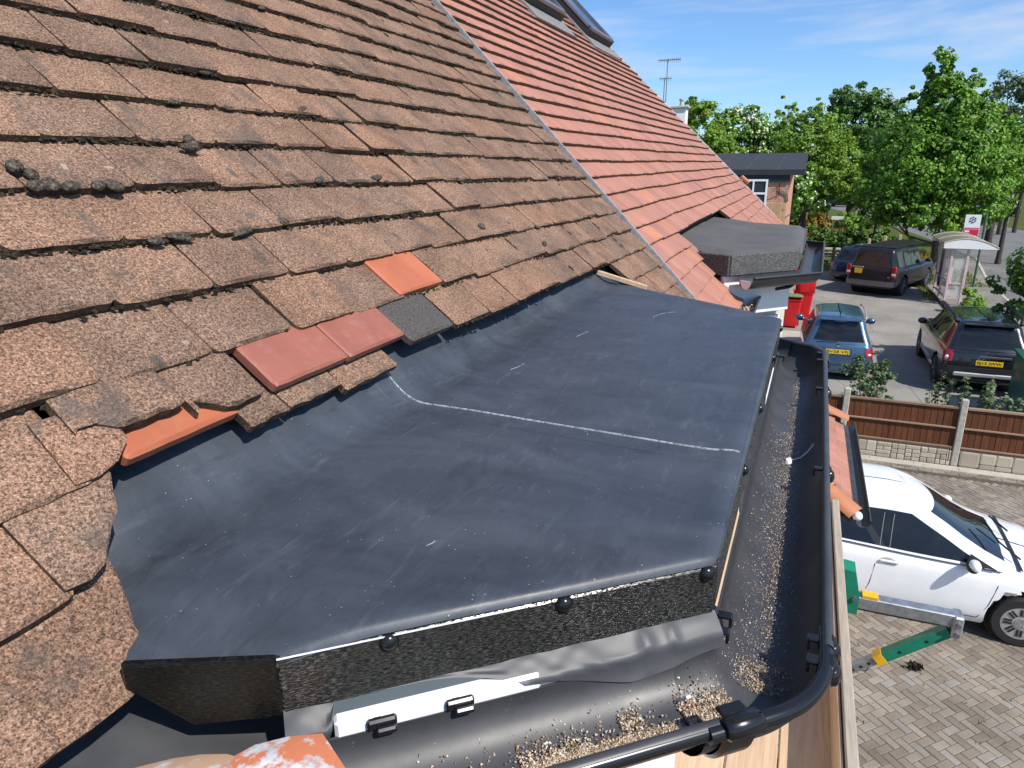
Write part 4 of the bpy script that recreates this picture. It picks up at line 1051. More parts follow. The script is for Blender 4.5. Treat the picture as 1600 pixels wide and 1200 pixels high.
# porch roof of red tiles with orange hips, lower down between the two fronts
porch = thing('porch', 'low porch with red tiles, orange hip tiles and a black gutter, below the front gutter', 'porch', (6.2, -0.15, 0))
EZ = H-2.50; RZ_ = H-2.12; PX0, PX1, PY0, PY1 = 5.20, 7.30, -0.56, 0.40
def pr(x, t, h=0.0):      # t from eave 0 to top 1
    return Vector((x, PY0+(PY1-PY0)*t, EZ+0.02+(0.55)*t+h))
pn = Vector((0, -0.55, PY1-PY0)).normalized()
m = MB(); m.slab([pr(PX0, 0, -.02), pr(PX1, 0, -.02), pr(PX1-0.35, 1, -.02), pr(PX0+0.55, 1, -.02)], 0.05, pn)
m.slab([pr(PX0, 0, -.02), pr(PX0+0.55, 1, -.02), (PX0+0.02, PY1, EZ+0.0)], 0.04, (-0.7, 0, 0.7)); proof = m.build('roof', M['felt_dark'], porch)
bas = Matrix((EX, Vector((0, PY1-PY0, 0.55)).normalized(), pn)).transposed()
for k in range(11):
    t = k*0.088
    for i in range(14):
        x = PX0+0.08+0.165*(i+(0.5 if k % 2 else 0))
        if x-0.08 < PX0+0.55*t or x+0.05 > PX1-0.35*t: continue
        mm = (bas @ Matrix.Rotation(-0.12, 3, 'X')).to_4x4(); mm.translation = pr(x, t, 0.006+random.uniform(-.001, .001)); inst('tile', tn[(k+i) % 4], proof, mm)
bas2 = Matrix((Vector((0, 1, 0)), Vector((0.55, 0, 0.55)).normalized(), Vector((-0.7, 0, 0.7)).normalized())).transposed()
def hip(a, b_, name, n=6, r=0.085):
    a, b_ = Vector(a), Vector(b_)
    for i in range(n):
        p, q = a+(b_-a)*(i/n), a+(b_-a)*((i+1.08)/n); t = (q-p).normalized(); sd = t.cross(Vector((0, 0, 1))).normalized(); up = sd.cross(t)
        m = MB(); m.grid([[c+sd*rr*math.cos(w)+up*(rr*0.62*math.sin(w)+dz) for w in lin(0, PI, 9)] for c, rr, dz in ((p, r*1.06, 0.012), (q, r, 0.0))])
        m.build(name, M['hip_tile'], proof, True, 60)
hip(pr(PX0, 0, 0.0), pr(PX0+0.55, 1, 0.02), 'hip_tile', 5)
hip(pr(PX1+0.02, 0.0, 0.02), pr(PX1-0.33, 1, 0.02), 'hip_tile', 5)
m = MB(); m.ball(pr(PX0-0.02, -0.02, 0.02), 0.035, 10, 6); m.build('end_cap', M['white_paint'], porch, True)
gutter_run([(PX0-0.05, PY0-0.055), (PX1+0.05, PY0-0.055)], 'gutter', EZ+0.01, parent=porch)
m = MB(); m.box(((PX0+PX1)/2+0.05, PY0+0.09, EZ-0.06), (PX1-PX0-0.15, 0.03, 0.14)); m.build('fascia_board', M['matt_black'], porch)
for x in (PX0+0.15, PX1-0.15):
    m = MB(); m.box((x, PY0+0.16, (EZ-0.14)/2), (0.10, 0.10, EZ-0.14)); m.build('post', M['white_upvc'], porch)
# ================================================================ GROUND
def sheet(name, polys, z, mat, thick=0.0):
    m = MB()
    for pl in polys:
        if thick: m.prism(pl, z-thick, z)
        else: m.add([(x, y, z) for x, y in pl], [tuple(range(len(pl)))])
    return struct(m.build(name, mat))
sheet('ground', [[(-400, -600), (1500, -600), (1500, 600), (-400, 600)]], -0.14, M['grass'])
sheet('road', [[(-40, -15.5), (-40, -7.25), (26, -7.25), (36, -7.75), (46, -9.0), (58, -8.0), (70, -6.6), (95, -2.0), (140, 8.0), (150, 2.0), (100, -9.5), (74, -14.5), (60, -16.5), (48, -16.5), (30, -15.5)]], -0.126, M['road'])
sheet('forecourt', [[(13.45, -4.98), (34.2, -4.98), (37.5, -3.2), (37.5, 9.0), (13.45, 9.0)]], 0.0, M['forecourt'], 0.12)
sheet('pavement', [[(-40, -7.10), (26, -7.10), (36, -7.60), (45, -8.7), (45, -6.6), (36.2, -5.6), (34.6, -5.05), (13.45, -5.05), (13.45, -5.6), (-40, -5.6)]], 0.002, M['footway'], 0.12)
sheet('concrete_apron', [[(19.2, -0.35), (23.3, -0.35), (23.3, 0.9), (19.2, 0.9)]], 0.006, M['concrete_pad'])
sheet('driveway_bed', [[(-3, -5.6), (13.42, -5.6), (13.42, 0.62), (-3, 0.62)]], -0.006, M['joint'], 0.10)
# kerb stones along the road and a low mossy edging beside the forecourt
m = MB(); kp = [(-10, -7.17), (26, -7.17), (36, -7.67), (45, -8.8)]
kerb = thing('kerb', 'concrete kerb between the pavement and the road', 'kerb', (26, -7.17, 0)); 
kme = MB().bbox((0, 0, 0), (0.90, 0.13, 0.15), 0.012).mesh('kerb_stone', M['conc'])
for a, b_ in zip(kp[:-1], kp[1:]):
    a, b_ = Vector((*a, 0)), Vector((*b_, 0)); L_ = (b_-a).length; n = int(L_/0.915)
    for i in range(n):
        q = a+(b_-a)*((i+0.5)/n)
        if q.x < 12: continue
        mw = Matrix.Rotation(math.atan2((b_-a).y, (b_-a).x), 4, 'Z'); mw.translation = q+Vector((0, 0, -0.062)); inst('kerb_stone', kme, kerb, mw)
edging = thing('edging', 'low dark mossy edging strip between the forecourt and the bus stop', 'edging', (28, -5.0, 0))
eme = MB().bbox((0, 0, 0), (0.90, 0.10, 0.20), 0.015).mesh('edging_stone', M['dirt'])
for i in range(22):
    mw = Matrix.Rotation(random.uniform(-.02, .02), 4, 'Z'); mw.translation = Vector((15.0+0.92*i, -5.0+random.uniform(-.01, .01), -0.015)); inst('edging_stone', eme, edging, mw)
def tuft(name, label, area, n, h, mat, cat='grass', z=0.0, w=0.02):
    """grass blades or flower stems in plan boxes"""
    m = MB()
    for (x0, x1, y0, y1, cnt) in area:
        for _ in range(cnt):
            x, y = random.uniform(x0, x1), random.uniform(y0, y1); a = random.uniform(0, 2*PI); hh = h*random.uniform(.5, 1.2); ww = w*random.uniform(.7, 1.4)
            d = Vector((math.cos(a), math.sin(a), 0)); l = Vector((random.uniform(-.5, .5), random.uniform(-.5, .5), 0))*hh
            p = Vector((x, y, z)); m.add([p-d*ww, p+d*ww, p+l+Vector((0, 0, hh))], [(0, 1, 2)])
    return tag(m.build(name, mat), label, cat, kind='stuff')
tuft('verge_grass', 'short dry grass along the edging by the bus stop', [(26.6, 28.4, -5.9, -5.05, 700), (30.5, 36.5, -5.0, -4.6, 600), (34.5, 40, -7.4, -5.2, 1600)], 0, 0.12, M['leaf_olive'])
tuft('yellow_flowers', 'yellow wild flowers in the verge behind the forecourt', [(40, 46, -6.5, -5.2, 900), (52, 60, -3.5, 1.5, 1500)], 0, 0.5, M['leaf_yellow'], 'flowers', -0.14, 0.05)
# ---------------------------------------------------------------- herringbone block paving
drive = bpy.data.objects.new('driveway', None); COL.objects.link(drive); struct(drive)
PB = 0.085; L_b, W_b = 2*PB-0.005, PB-0.005
pm = MB().bbox((0, 0, -0.03), (L_b, W_b, 0.06), 0.005).mesh('paver', M['paver'])
cells = []
r45 = Matrix.Rotation(math.radians(45), 2)
for x in range(-150, 150):
    for y in range(-150, 150):
        d = (x-y) % 4
        if d == 0: c = ((x+1)*PB, (y+0.5)*PB); a = 0
        elif d == 3: c = ((x+0.5)*PB, (y+1)*PB); a = PI/2
        else: continue
        q = r45 @ Vector(c); q = (q.x+7.0, q.y-2.4)
        if not (4.6 < q[0] < 12.75 and -5.5 < q[1] < 0.5): continue
        cells.append((q, a+PI/4))
def px_of(P):
    d = Vector(P)-Vector((0, 0, H)); D = d.dot(F); return 800+1090*d.dot(Rx)/D, 600-1090*d.dot(Ux)/D
vis_p = [c for c in cells if (lambda t: 1318 < t[0] < 1615 and 700 < t[1] < 1215)(px_of((*c[0], 0))) and not (8.25 < c[0][0] < 9.8 and c[0][1] > -3.3)]
vis_p.sort(key=lambda c: c[0][0])
near_p = vis_p[:300]; nid = set(id(c) for c in near_p)
for c in near_p:
    mw = Matrix.Rotation(c[1]+random.gauss(0, .006), 4, 'Z'); mw.translation = Vector((*c[0], random.uniform(-.002, .002))); inst('paver', pm, drive, mw)
m = MB()
for c in cells:
    if id(c) in nid: continue
    mw = Matrix.Rotation(c[1], 4, 'Z'); mw.translation = Vector((*c[0], random.uniform(-.002, .002)))
    hx, hy = L_b/2, W_b/2
    m.add([mw @ Vector(q) for q in ((-hx+.004, -hy+.004, 0), (hx-.004, -hy+.004, 0), (hx-.004, hy-.004, 0), (-hx+.004, hy-.004, 0), (-hx, -hy, -.012), (hx, -hy, -.012), (hx, hy, -.012), (-hx, hy, -.012))], [(0, 1, 2, 3), (4, 5, 1, 0), (5, 6, 2, 1), (6, 7, 3, 2), (7, 4, 0, 3)])
tag(m.build('far_pavers', M['paver_many'], drive), kind='stuff')
pm2 = MB().bbox((0, 0, -0.03), (0.098, 0.200, 0.06), 0.004).mesh('border_paver', M['paver'])
for row_ in range(2):
    for i in range(24):
        mw = Matrix.Translation((12.93+0.205*row_*0+0.106*row_, 0.1-0.205*i-0.1*row_, random.uniform(0, .003))); inst('border_paver', pm2, drive, mw)
m = MB(); m.prism([(13.04, -5.5), (13.26, -5.5), (13.26, 0.5), (13.04, 0.5)], -0.02, 0.012); struct(m.build('gravel_strip', M['concrete_pad']))
m = MB()
for _ in range(26):
    p = Vector((7.25+random.gauss(0, .03), -1.55+random.gauss(0, .03), 0.008)); a = random.uniform(0, 6.28); l = Vector((math.cos(a), math.sin(a), 0))*.03; w = Vector((-l.y, l.x, .2))*.3
    m.add([p-l, p+w, p+l, p-w], [(0, 1, 2, 3)])
tag(m.build('dead_leaf', M['dirt']), 'small dark curled leaf lying on the block paving', 'leaf')

# ---------------------------------------------------------------- fence: boards, rails, concrete posts, moulded stone gravel boards
fence = thing('fence', 'brown board fence with concrete posts over stone-faced concrete boards', 'fence', (13.33, -2.0, 0))
FX = 13.33; PY = [0.80, -1.02, -2.84, -4.66, -6.48]
for i, y in enumerate(PY):
    m = MB(); m.bbox((FX, y, 0.61), (0.105, 0.105, 1.22), 0.012); m.build('post', M['conc'], fence)
st_me = MB().bbox((0, 0, 0), (1, 1, 1), 0.10).mesh('stone', M['stone'])
for i in range(len(PY)-1):
    y0, y1 = PY[i]-0.058, PY[i+1]+0.058; L_ = y0-y1; yc = (y0+y1)/2
    m = MB(); m.box((FX, yc, 0.14), (0.045, L_, 0.30)); gb = m.build('gravel_board', M['mortar'], fence)
    rr = random.Random(50+i); y = y0-0.01
    while y > y1+0.05:
        w = min(rr.choice([0.16, 0.22, 0.30, 0.24]), y-y1-0.008)
        if w < 0.05: break
        hs = [0.285] if rr.random() < 0.28 else rr.choice([[0.10, 0.09, 0.095], [0.07, 0.075, 0.07, 0.07], [0.09, 0.195], [0.095, 0.10, 0.09]])
        z = 0.0
        for hh in hs:
            parts = [w] if (len(hs) == 1 or rr.random() < 0.6) else [w*0.45, w*0.55]
            yy = y
            for pw in parts:
                mw = Matrix.Diagonal((0.035+rr.uniform(0, .02), pw-0.009, hh-0.009, 1)); mw.translation = Vector((FX-0.028, yy-pw/2, z+hh/2+0.002)); inst('stone', st_me, gb, mw); yy -= pw
            z += hh
        y -= w
    m = MB(); m.bbox((FX, yc, 0.315), (0.045, L_, 0.035), 0.004); pan = m.build('fence_panel', M['fence_rail'], fence)
    nb_ = 17
    bm_ = [MB().bbox((0, 0, 0), (0.011, L_/nb_+0.016, 0.72), 0.0012).mesh('board', M['fence_wood'])]
    for j in range(nb_):
        mw = Matrix.Rotation(0.05, 4, 'Z'); mw.translation = Vector((FX+0.004+rr.uniform(-.002, .002), y0-(j+0.5)*L_/nb_, 0.69+rr.uniform(-.004, .004))); inst('board', bm_[0], pan, mw)
    for z, t in ((1.06, 0.040), (0.70, 0.030), (0.345, 0.026)):
        m = MB(); m.bbox((FX-0.022 if z < 1.05 else FX, yc, z), (0.030 if z < 1.05 else 0.060, L_-0.006, t), 0.004); m.build('rail', M['fence_rail'], pan)

# ---------------------------------------------------------------- flat roofed brick building
BX, BY = 23.6, 0.60
bb_ = thing('building', 'small brick building with a flat black felt roof and a white window', 'building', (26, 3.0, 0))
m = MB(); m.box((BX+3.2, BY+2.6, 1.96+1.3), (6.4, 5.2, 3.2+0.0)); bw = m.build('brick_wall', M['brick'], bb_)
m = MB(); m.box((BX+3.2, BY+2.6, 0.86), (6.30, 5.12, 1.72)); m.build('lower_wall', M['fence_wood'], bb_)
brd = MB().bbox((0, 0, 0), (0.02, 0.088, 2.1), 0.003).mesh('cladding_board', M['timber_clad'])
lw = MB(); lw.box((BX+0.001, BY+2.6, 2.85), (0.03, 5.19, 2.12)); lwall = lw.build('timber_cladding', M['timber_clad'], bb_)
for i in range(56):
    mw = Matrix.Translation((BX-0.024, BY+0.05+0.0925*i, 2.85+random.uniform(-.004, .004))); inst('cladding_board', brd, lwall, mw)
m = MB(); z0 = H-0.215
m.slab([(BX-0.12, BY-0.42, z0), (BX-0.12, BY+5.6, z0+0.02), (BX+6.6, BY+5.6, z0+0.55), (BX+6.6, BY-0.42, z0+0.55)], 0.16, (0, 0, 1)); fr_ = m.build('roof', M['felt_dark'], bb_)
m = MB(); m.box((BX-0.03, BY+2.6, z0-0.25), (0.06, 5.24, 0.22)); m.build('dark_fascia', M['matt_black'], bb_)
for i in range(6):
    y = BY+0.35+0.92*i; m = MB(); m.slab([(BX-0.11, y, z0+0.008), (BX-0.11, y+0.018, z0+0.008), (BX+6.5, y+0.018, z0+0.557), (BX+6.5, y, z0+0.557)], 0.004, (0, 0, 1)); m.build('felt_lap', M['felt'], fr_)
# window with panes
wy0, wy1, wz0, wz1 = 1.20, 2.08, H-1.75, H-0.50
m = MB(); m.box((BX-0.015, (wy0+wy1)/2, (wz0+wz1)/2), (0.05, wy1-wy0, wz1-wz0)); wn = m.build('window', M['matt_black'], bb_)
for y, w in ((wy0+0.03, 0.06), (wy1-0.03, 0.06), (1.62, 0.05)):
    m = MB(); m.bbox((BX-0.05, y, (wz0+wz1)/2), (0.05, w, wz1-wz0), 0.005); m.build('frame', M['white_upvc'], wn)
for z in (wz0+0.03, wz1-0.03, wz1-0.42):
    m = MB(); m.bbox((BX-0.052, (wy0+wy1)/2, z), (0.045, wy1-wy0-0.004, 0.06), 0.005); m.build('frame', M['white_upvc'], wn)
for y in ((wy0+1.62)/2, (wy1+1.62)/2):
    m = MB(); m.box((BX-0.043, y, (wz0+wz1)/2), (0.008, 0.33, wz1-wz0-0.1)); m.build('pane', M['pane'], wn)
# hanging bracket and cable on the wall
m = MB(); m.tube([(BX-.03, 0.86, H-.62), (BX-.2, 0.86, H-.66), (BX-.03, 0.86, H-.92)], .012, 5); m.tube([(BX-.03, .86, H-.6), (BX-.03, .86, H-1.0)], .012, 5); m.build('bracket', M['matt_black'], bb_)
m = MB(); m.tube([(BX-.03, .85, H-.80), (BX-.03, .62, H-.93), (BX-.03, .58, H-1.15)], .015, 5); m.build('cable', M['matt_black'], bb_)
m = MB(); m.box((BX+0.02, BY-0.03, 1.6), (0.10, 0.07, 3.2)); m.build('corner_post', M['post_wood'], bb_)
m = MB(); m.tube([(9.2, -0.1, H-.62), (8.8, 0.35, H-.70), (8.7, .7, H-.7)], .05, 8); 

# ---------------------------------------------------------------- white chimney and the house it stands on, aerials
hb = thing('house', 'far house behind the terracotta roof with a white chimney', 'house', (38, 8.0, 0))
m = MB(); m.box((39, 8.4, 2.3), (8, 7, 4.6)); m.build('wall', M['brick'], hb)
m = MB(); m.add([(34.8, 4.7, 4.5), (43.2, 4.7, 4.5), (43.2, 12.1, 4.5), (34.8, 12.1, 4.5), (34.8, 8.4, 6.1), (43.2, 8.4, 6.1)], [(0, 1, 5, 4), (2, 3, 4, 5), (0, 4, 3), (1, 2, 5), (3, 2, 1, 0)]); m.build('roof', M['clay_tile_many'], hb)
m = MB(); m.bbox((36.25, 6.12, 6.0), (0.55, 0.62, 3.2), 0.02); ch = m.build('chimney', M['white_paint'], hb)
m = MB(); m.bbox((36.25, 6.12, 7.64), (0.75, 0.82, 0.09), 0.015); m.build('capping', M['conc'], ch)
m = MB(); m.tube([(36.25, 6.10, 7.68), (36.25, 6.10, 7.92), (36.25, 6.10, 7.95), (36.25, 6.10, 8.02)], [0.10, 0.08, 0.12, 0.12], 10); m.build('chimney_pot', M['conc'], ch, True)
def aerial(label, x, y, z0, z1, span, n):
    t = thing('aerial', label, 'aerial', (x, y, z0))
    m = MB(); m.tube([(x, y, z0), (x, y, z1)], 0.022, 6); m.build('mast', M['steel'], t)
    m = MB(); m.tube([(x, y+span*0.42, z1-0.03), (x, y-span*0.58, z1-0.02)], 0.016, 5); bo = m.build('boom', M['steel'], t)
    for i in range(n):
        yy = y+span*(0.40-0.95*i/(n-1)); m = MB(); l = 0.16+0.10*i/n; m.tube([(x-l, yy, z1-.03), (x+l, yy, z1-.03)], 0.010, 4); m.tube([(x, yy, z1-.03-l*.55), (x, yy, z1-.03+l*.45)], 0.010, 4); m.build('rod', M['steel'], bo)
aerial('tall roof aerial with a long boom against the sky', 36.2, 6.86, 5.6, H+4.68, 1.05, 12)
aerial('shorter roof aerial left of the tall one', 36.9, 7.10, 5.6, H+3.95, 0.55, 5)
m = MB(); m.tube([(36.3, 6.66, H+3.75), (36.3, 6.45, H+3.78), (36.3, 6.35, H+3.78)], 0.02, 5)
for i in range(5): m.tube([(36.05, 6.62-.07*i, H+3.76), (36.55, 6.62-.07*i, H+3.76)], .010, 4); m.tube([(36.3, 6.62-.07*i, H+3.6), (36.3, 6.62-.07*i, H+3.95)], .010, 4)

# ---------------------------------------------------------------- wheelie bins
def wheelie(label, x, y, rz, lid_open=False, lid=None, full=None):
    t = thing('wheelie_bin', label, 'wheelie bin', (x, y, 0), rz, 'red wheelie bins beside the brick building')
    m = MB(); rows = []
    for z, w, d, r_ in ((0.06, 0.22, 0.24, 0.04), (0.30, 0.235, 0.27, 0.04), (0.90, 0.275, 0.335, 0.05), (0.91, 0.295, 0.355, 0.05), (0.96, 0.295, 0.355, 0.05), (0.96, 0.262, 0.32, 0.045), (0.75, 0.25, 0.30, 0.045)):
        ring = []
        for cx, cy, a0 in ((1, 1, 0), (-1, 1, PI/2), (-1, -1, PI), (1, -1, 1.5*PI)):
            for i in range(4): a = a0+PI/2*i/3; ring.append((cx*(d-r_)+r_*math.cos(a), cy*(w-r_)+r_*math.sin(a), z))
        ring.append(ring[0]); rows.append(ring)
    m.grid(rows); m.add([(q[0], q[1], q[2]) for q in rows[-1][:-1]], [tuple(range(16))]); m.add([tuple(q) for q in rows[0][:-1]], [tuple(range(16))]); m.build('body', M['red_bin'], t, True, 35, local=True)
    for s in (-1, 1):
        m = MB(); m.cyl((0.27, s*0.20, 0.10), (0.27, s*0.26, 0.10), 0.10, 16); m.build('wheel', M['black_trim'], t, True, 35, local=True)
    m = MB(); m.cyl((0.34, -0.22, 0.97), (0.34, 0.22, 0.97), 0.02, 8); m.build('handle', lid or M['red_bin'], t, True, 35, local=True)
    m = MB()
    mt = Matrix.Translation((0.33, 0, 0.975)) @ Matrix.Rotation(math.radians(96) if lid_open else math.radians(full or 0), 4, 'Y') @ Matrix.Translation((-0.33, 0, 0))
    rr = []
    for x_, hgt in ((-0.40, 0.0), (-0.38, 0.035), (-0.1, 0.06), (0.30, 0.05), (0.345, 0.0)): rr.append([mt @ Vector((x_, yy, hgt*(1-(yy/0.33)**4))) for yy in lin(-.31, .31, 7)])
    m.grid(rr); m.grid([[q-Vector((0, 0, 0.02)) for q in rw] for rw in rr]); m.build('lid', lid or M['red_bin'], t, True, 35, local=True)
    return t
wheelie('red wheelie bin with a faded green lid, the nearer of the two', 23.95, 0.13, 0.0, False, M['green_lid'], 6)
wheelie('red wheelie bin with its lid thrown open, standing behind the other', 25.3, -0.18, PI+0.12, True)
m = MB(); m.bbox((25.0, -0.36, 0.75), (0.03, 0.14, 0.24), 0.004); m.build('label', M['sign_white'], bpy.data.objects['wheelie_bin.001'])

# ---------------------------------------------------------------- dark green bin cabinet at the right edge
gc = thing('bin', 'large dark green metal bin with a yellow warning label at the right edge', 'bin', (16.6, -4.95, 0))
m = MB(); m.bbox((16.62, -4.98, 0.63), (1.25, 1.15, 1.18), 0.03); m.build('body', M['teal_metal'], gc)
m = MB(); m.slab([(15.95, -4.37, 1.245), (17.28, -4.37, 1.30), (17.28, -5.6, 1.30), (15.95, -5.6, 1.245)], 0.05, (0, 0, 1)); m.build('lid', M['teal_metal'], gc)
m = MB(); m.bbox((16.75, -4.402, 0.86), (0.34, 0.006, 0.14), 0.001); m.build('warning_label', M['amber'], gc)
for x in (16.1, 17.1):
    for y in (-4.6, -5.4): m = MB(); m.cyl((x, y-.03, 0.05), (x, y+.03, 0.05), 0.05, 10); m.build('castor', M['black_trim'], gc)

# ---------------------------------------------------------------- bus shelter
sh = thing('bus_shelter', 'small bus shelter with faded pink frame and white-ended curved roof', 'bus shelter', (31, -5.4, 0))
SX0, SX1, SY0, SY1 = 29.75, 32.25, -5.05, -5.55; TOP = 2.12
def post(x, y, mat=M['pink_frame'], w=0.075, h=TOP): m = MB(); m.bbox((x, y, h/2), (w, w, h), 0.006); return m.build('post', mat, sh)
for x in (SX0, SX0+1.25, SX1): post(x, SY0)
post(SX0, SY1, w=0.085); post(SX1, SY1)
for (xa, xb) in ((SX0, SX0+1.25), (SX0+1.25, SX1)):
    m = MB(); m.box(((xa+xb)/2, SY0, 1.16), (xb-xa-0.09, 0.012, 1.7)); gp = m.build('glass_panel', M['shelter_glass'], sh)
    for z in (0.28, 0.85, 2.05): m = MB(); m.box(((xa+xb)/2, SY0, z), (xb-xa-0.08, 0.05, 0.05)); m.build('rail', M['pink_frame'], gp)
for x in (SX0, SX1):
    m = MB(); m.box((x, (SY0+SY1)/2, 1.2), (0.012, abs(SY1-SY0)-0.09, 1.75)); gp = m.build('glass_panel', M['shelter_glass'], sh)
    for z in (0.26, 0.80, 2.06): m = MB(); m.box((x, (SY0+SY1)/2, z), (0.05, abs(SY1-SY0)-0.08, 0.05)); m.build('rail', M['pink_frame'], gp)
m = MB(); m.box((SX0+1.85, SY0-0.02, 1.15), (0.62, 0.03, 1.45)); m.build('notice_panel', M['maroon'], sh)
m = MB(); m.box((SX0+1.25, SY0-0.22, 0.55), (1.9, 0.24, 0.05)); m.build('bench', M['maroon'], sh)
ry0, ry1 = -4.72, -6.42
arcp = [(ry0+(ry1-ry0)*u, 2.10+0.36*math.sin(PI*min(1, 0.12+u*0.80))**0.8-0.10*u) for u in lin(0, 1, 15)]
m = MB(); m.grid([[(SX0-0.14, y, z) for y, z in arcp], [(SX1+0.15, y, z) for y, z in arcp]]); m.grid([[(SX0-0.14, y, z-0.02) for y, z in arcp], [(SX1+0.15, y, z-0.02) for y, z in arcp]]); rf_ = m.build('roof', M['canopy'], sh, True, 60)
for x in (SX0-0.14, SX0+1.25, SX1+0.15): m = MB(); m.tube([(x, y, z+0.01) for y, z in arcp], 0.025, 6); m.build('rib', M['conc'], rf_)
for x in (SX0-0.15, SX1+0.16):
    m = MB(); lo = [(y, 2.06-0.0*i) for i, (y, z) in enumerate(arcp)]
    m.slab([(x, y, z) for y, z in arcp]+[(x, ry1, 2.075), (x, ry0, 2.075)], 0.03, (-1 if x < 31 else 1, 0, 0)); m.build('end_panel', M['white_paint'], sh)
# bus stop flag and pole
bs = thing('bus_stop', 'white and red bus stop sign on a green pole behind the shelter', 'bus stop sign', (34.5, -6.78, 0))
m = MB(); m.cyl((34.5, -6.82, 0), (34.5, -6.82, 3.05), 0.045, 10); m.build('pole', M['green_pole'], bs, True)
m = MB(); m.bbox((34.44, -6.36, 2.55), (0.03, 0.56, 0.84), 0.006); sg = m.build('sign', M['sign_white'], bs)
m = MB(); m.box((34.422, -6.36, 2.26), (0.008, 0.54, 0.24)); m.build('red_band', M['sign_red'], sg)
m = MB(); m.box((34.422, -6.36, 2.415), (0.008, 0.54, 0.022)); m.box((34.422, -6.36, 2.445), (0.008, 0.54, 0.010)); m.build('red_line', M['sign_red'], sg)
def flat_text(txt, size, loc, parent, mat, name='lettering', rot=(PI/2, 0, -PI/2)):
    me = text_mesh(txt, size, 0.001); me.materials.append(mat); o = bpy.data.objects.new(name, me); COL.objects.link(o); o.parent = parent
    o.location = Vector(loc)-world_loc(parent); o.rotation_euler = rot; return o
for i in range(6):
    a = PI/6+i*PI/3; m = MB(); m.tube([(34.42, -6.36-0.10*math.cos(a)-0.032*math.sin(a), 2.77+0.105*math.sin(a)-0.032*math.cos(a)), (34.42, -6.36-0.10*math.cos(a)+0.032*math.sin(a), 2.77+0.105*math.sin(a)+0.032*math.cos(a))], 0.022, 6); m.build('emblem_mark', M['letter_black'], sg)
m = MB(); m.tube([(34.42, -6.36, 2.735), (34.42, -6.36, 2.805)], 0.020, 6); m.build('emblem_mark', M['letter_black'], sg)
m = MB(); m.box((34.416, -6.21, 2.30), (0.006, 0.17, 0.07)); m.build('white_patch', M['sign_white'], sg)

# ---------------------------------------------------------------- posts, rope, bench, lamp, sign, pole
RP_ = []
def rope_post(label, x, y, h, mat):
    m = MB(); m.bbox((x, y, h/2-0.07), (0.15, 0.15, h+0.14), 0.02); o = m.build('post', mat); tag(o, label, 'post', 'wooden posts along the back of the forecourt'); RP_.append((x, y, h)); return o
rope_post('dark wooden post nearest the grey felt bay', 39.0, -1.46, 1.0, M['post_wood'])
rope_post('dark wooden post left of the black estate car', 37.9, -2.10, 1.05, M['post_wood'])
rope_post('pale wooden post with rope behind the black estate car, left of the pair', 43.2, -4.06, 1.25, M['light_post'])
rope_post('pale wooden post with rope behind the black estate car, right of the pair', 43.0, -4.75, 1.35, M['light_post'])
rope_post('short pale post behind the roof of the dark blue car', 43.6, -3.35, 1.05, M['light_post'])
def rope(label, a, b_, mat, sag=0.25, r=0.022):
    m = MB(); a, b_ = Vector(a), Vector(b_); m.tube([a+(b_-a)*t-Vector((0, 0, sag*4*t*(1-t))) for t in lin(0, 1, 9)], r, 6); tag(m.build('rope', mat, None, True), label, 'rope', 'ropes between the wooden posts')
rope('grey rope sagging between the two dark posts', (39.0, -1.46, 0.9), (37.9, -2.10, 0.95), M['conc'])
rope('pale rope sagging between the two pale posts', (43.2, -4.06, 1.15), (43.0, -4.75, 1.2), M['light_post'], 0.28)
rope('pale rope sloping down from the left pale post', (43.2, -4.06, 1.15), (43.6, -3.45, 0.55), M['light_post'], 0.05)
bn = thing('picnic_bench', 'weathered wooden picnic bench on the grass behind the forecourt', 'picnic bench', (42, -1.15, -0.14))
for y, z, w in ((-1.15, 0.74, 0.75),): m = MB(); m.box((42, y, z-.14), (0.8, 1.5, 0.05)); m.build('table_top', M['toe_board'], bn)
for x in (41.35, 42.65): m = MB(); m.box((x, -1.15, 0.44-.14), (0.26, 1.5, 0.05)); m.build('seat', M['toe_board'], bn)
for y in (-0.65, -1.65):
    m = MB(); m.tube([(41.6, y, -.14), (41.85, y, .58)], .05, 5); m.tube([(42.4, y, -.14), (42.15, y, .58)], .05, 5); m.tube([(41.25, y, .26), (42.75, y, .26)], .045, 5); m.build('leg_frame', M['toe_board'], bn)
lp = thing('lamp_post', 'slim pale post with a small head beyond the hedge', 'post', (62, -1.5, -0.14))
m = MB(); m.cyl((62, -1.5, -0.14), (62, -1.5, 2.85), 0.09, 8); m.build('pole', M['grey_pole'], lp, True); m = MB(); m.ball((62, -1.5, 2.95), (0.13, 0.13, 0.16), 8, 5); m.build('head', M['matt_black'], lp, True)
ss = thing('street_sign', 'low white street name plate on two legs by the far road', 'street sign', (56, -2.05, -0.14))
m = MB(); m.bbox((56, -2.05, 1.26), (0.04, 0.78, 0.24), 0.01); pl_ = m.build('name_plate', M['sign_white'], ss)
for y in (-1.80, -2.30): m = MB(); m.box((56.04, y, 0.5), (0.06, 0.07, 1.3)); m.build('leg', M['post_wood'], ss)
up = thing('utility_pole', 'bare grey utility pole rising behind the flat black roof', 'pole', (50, 1.85, -0.14))
m = MB(); m.tube([(50, 1.85, -.14), (50, 1.87, H+2.2)], [0.14, 0.10], 10); m.build('pole', M['grey_pole'], up, True)
m = MB(); m.tube([(BX-.04, .6, H-1.62)]+[(BX+(52-BX)*t, .6+(-5.0-.6)*t, H-1.55+1.2*t-0.9*4*t*(1-t)*0.35) for t in lin(0.03, 1, 14)], 0.012, 5)
tag(m.build('cable', M['matt_black'], None, True), 'thin dark overhead cable from the brick building to the trees', 'cable')
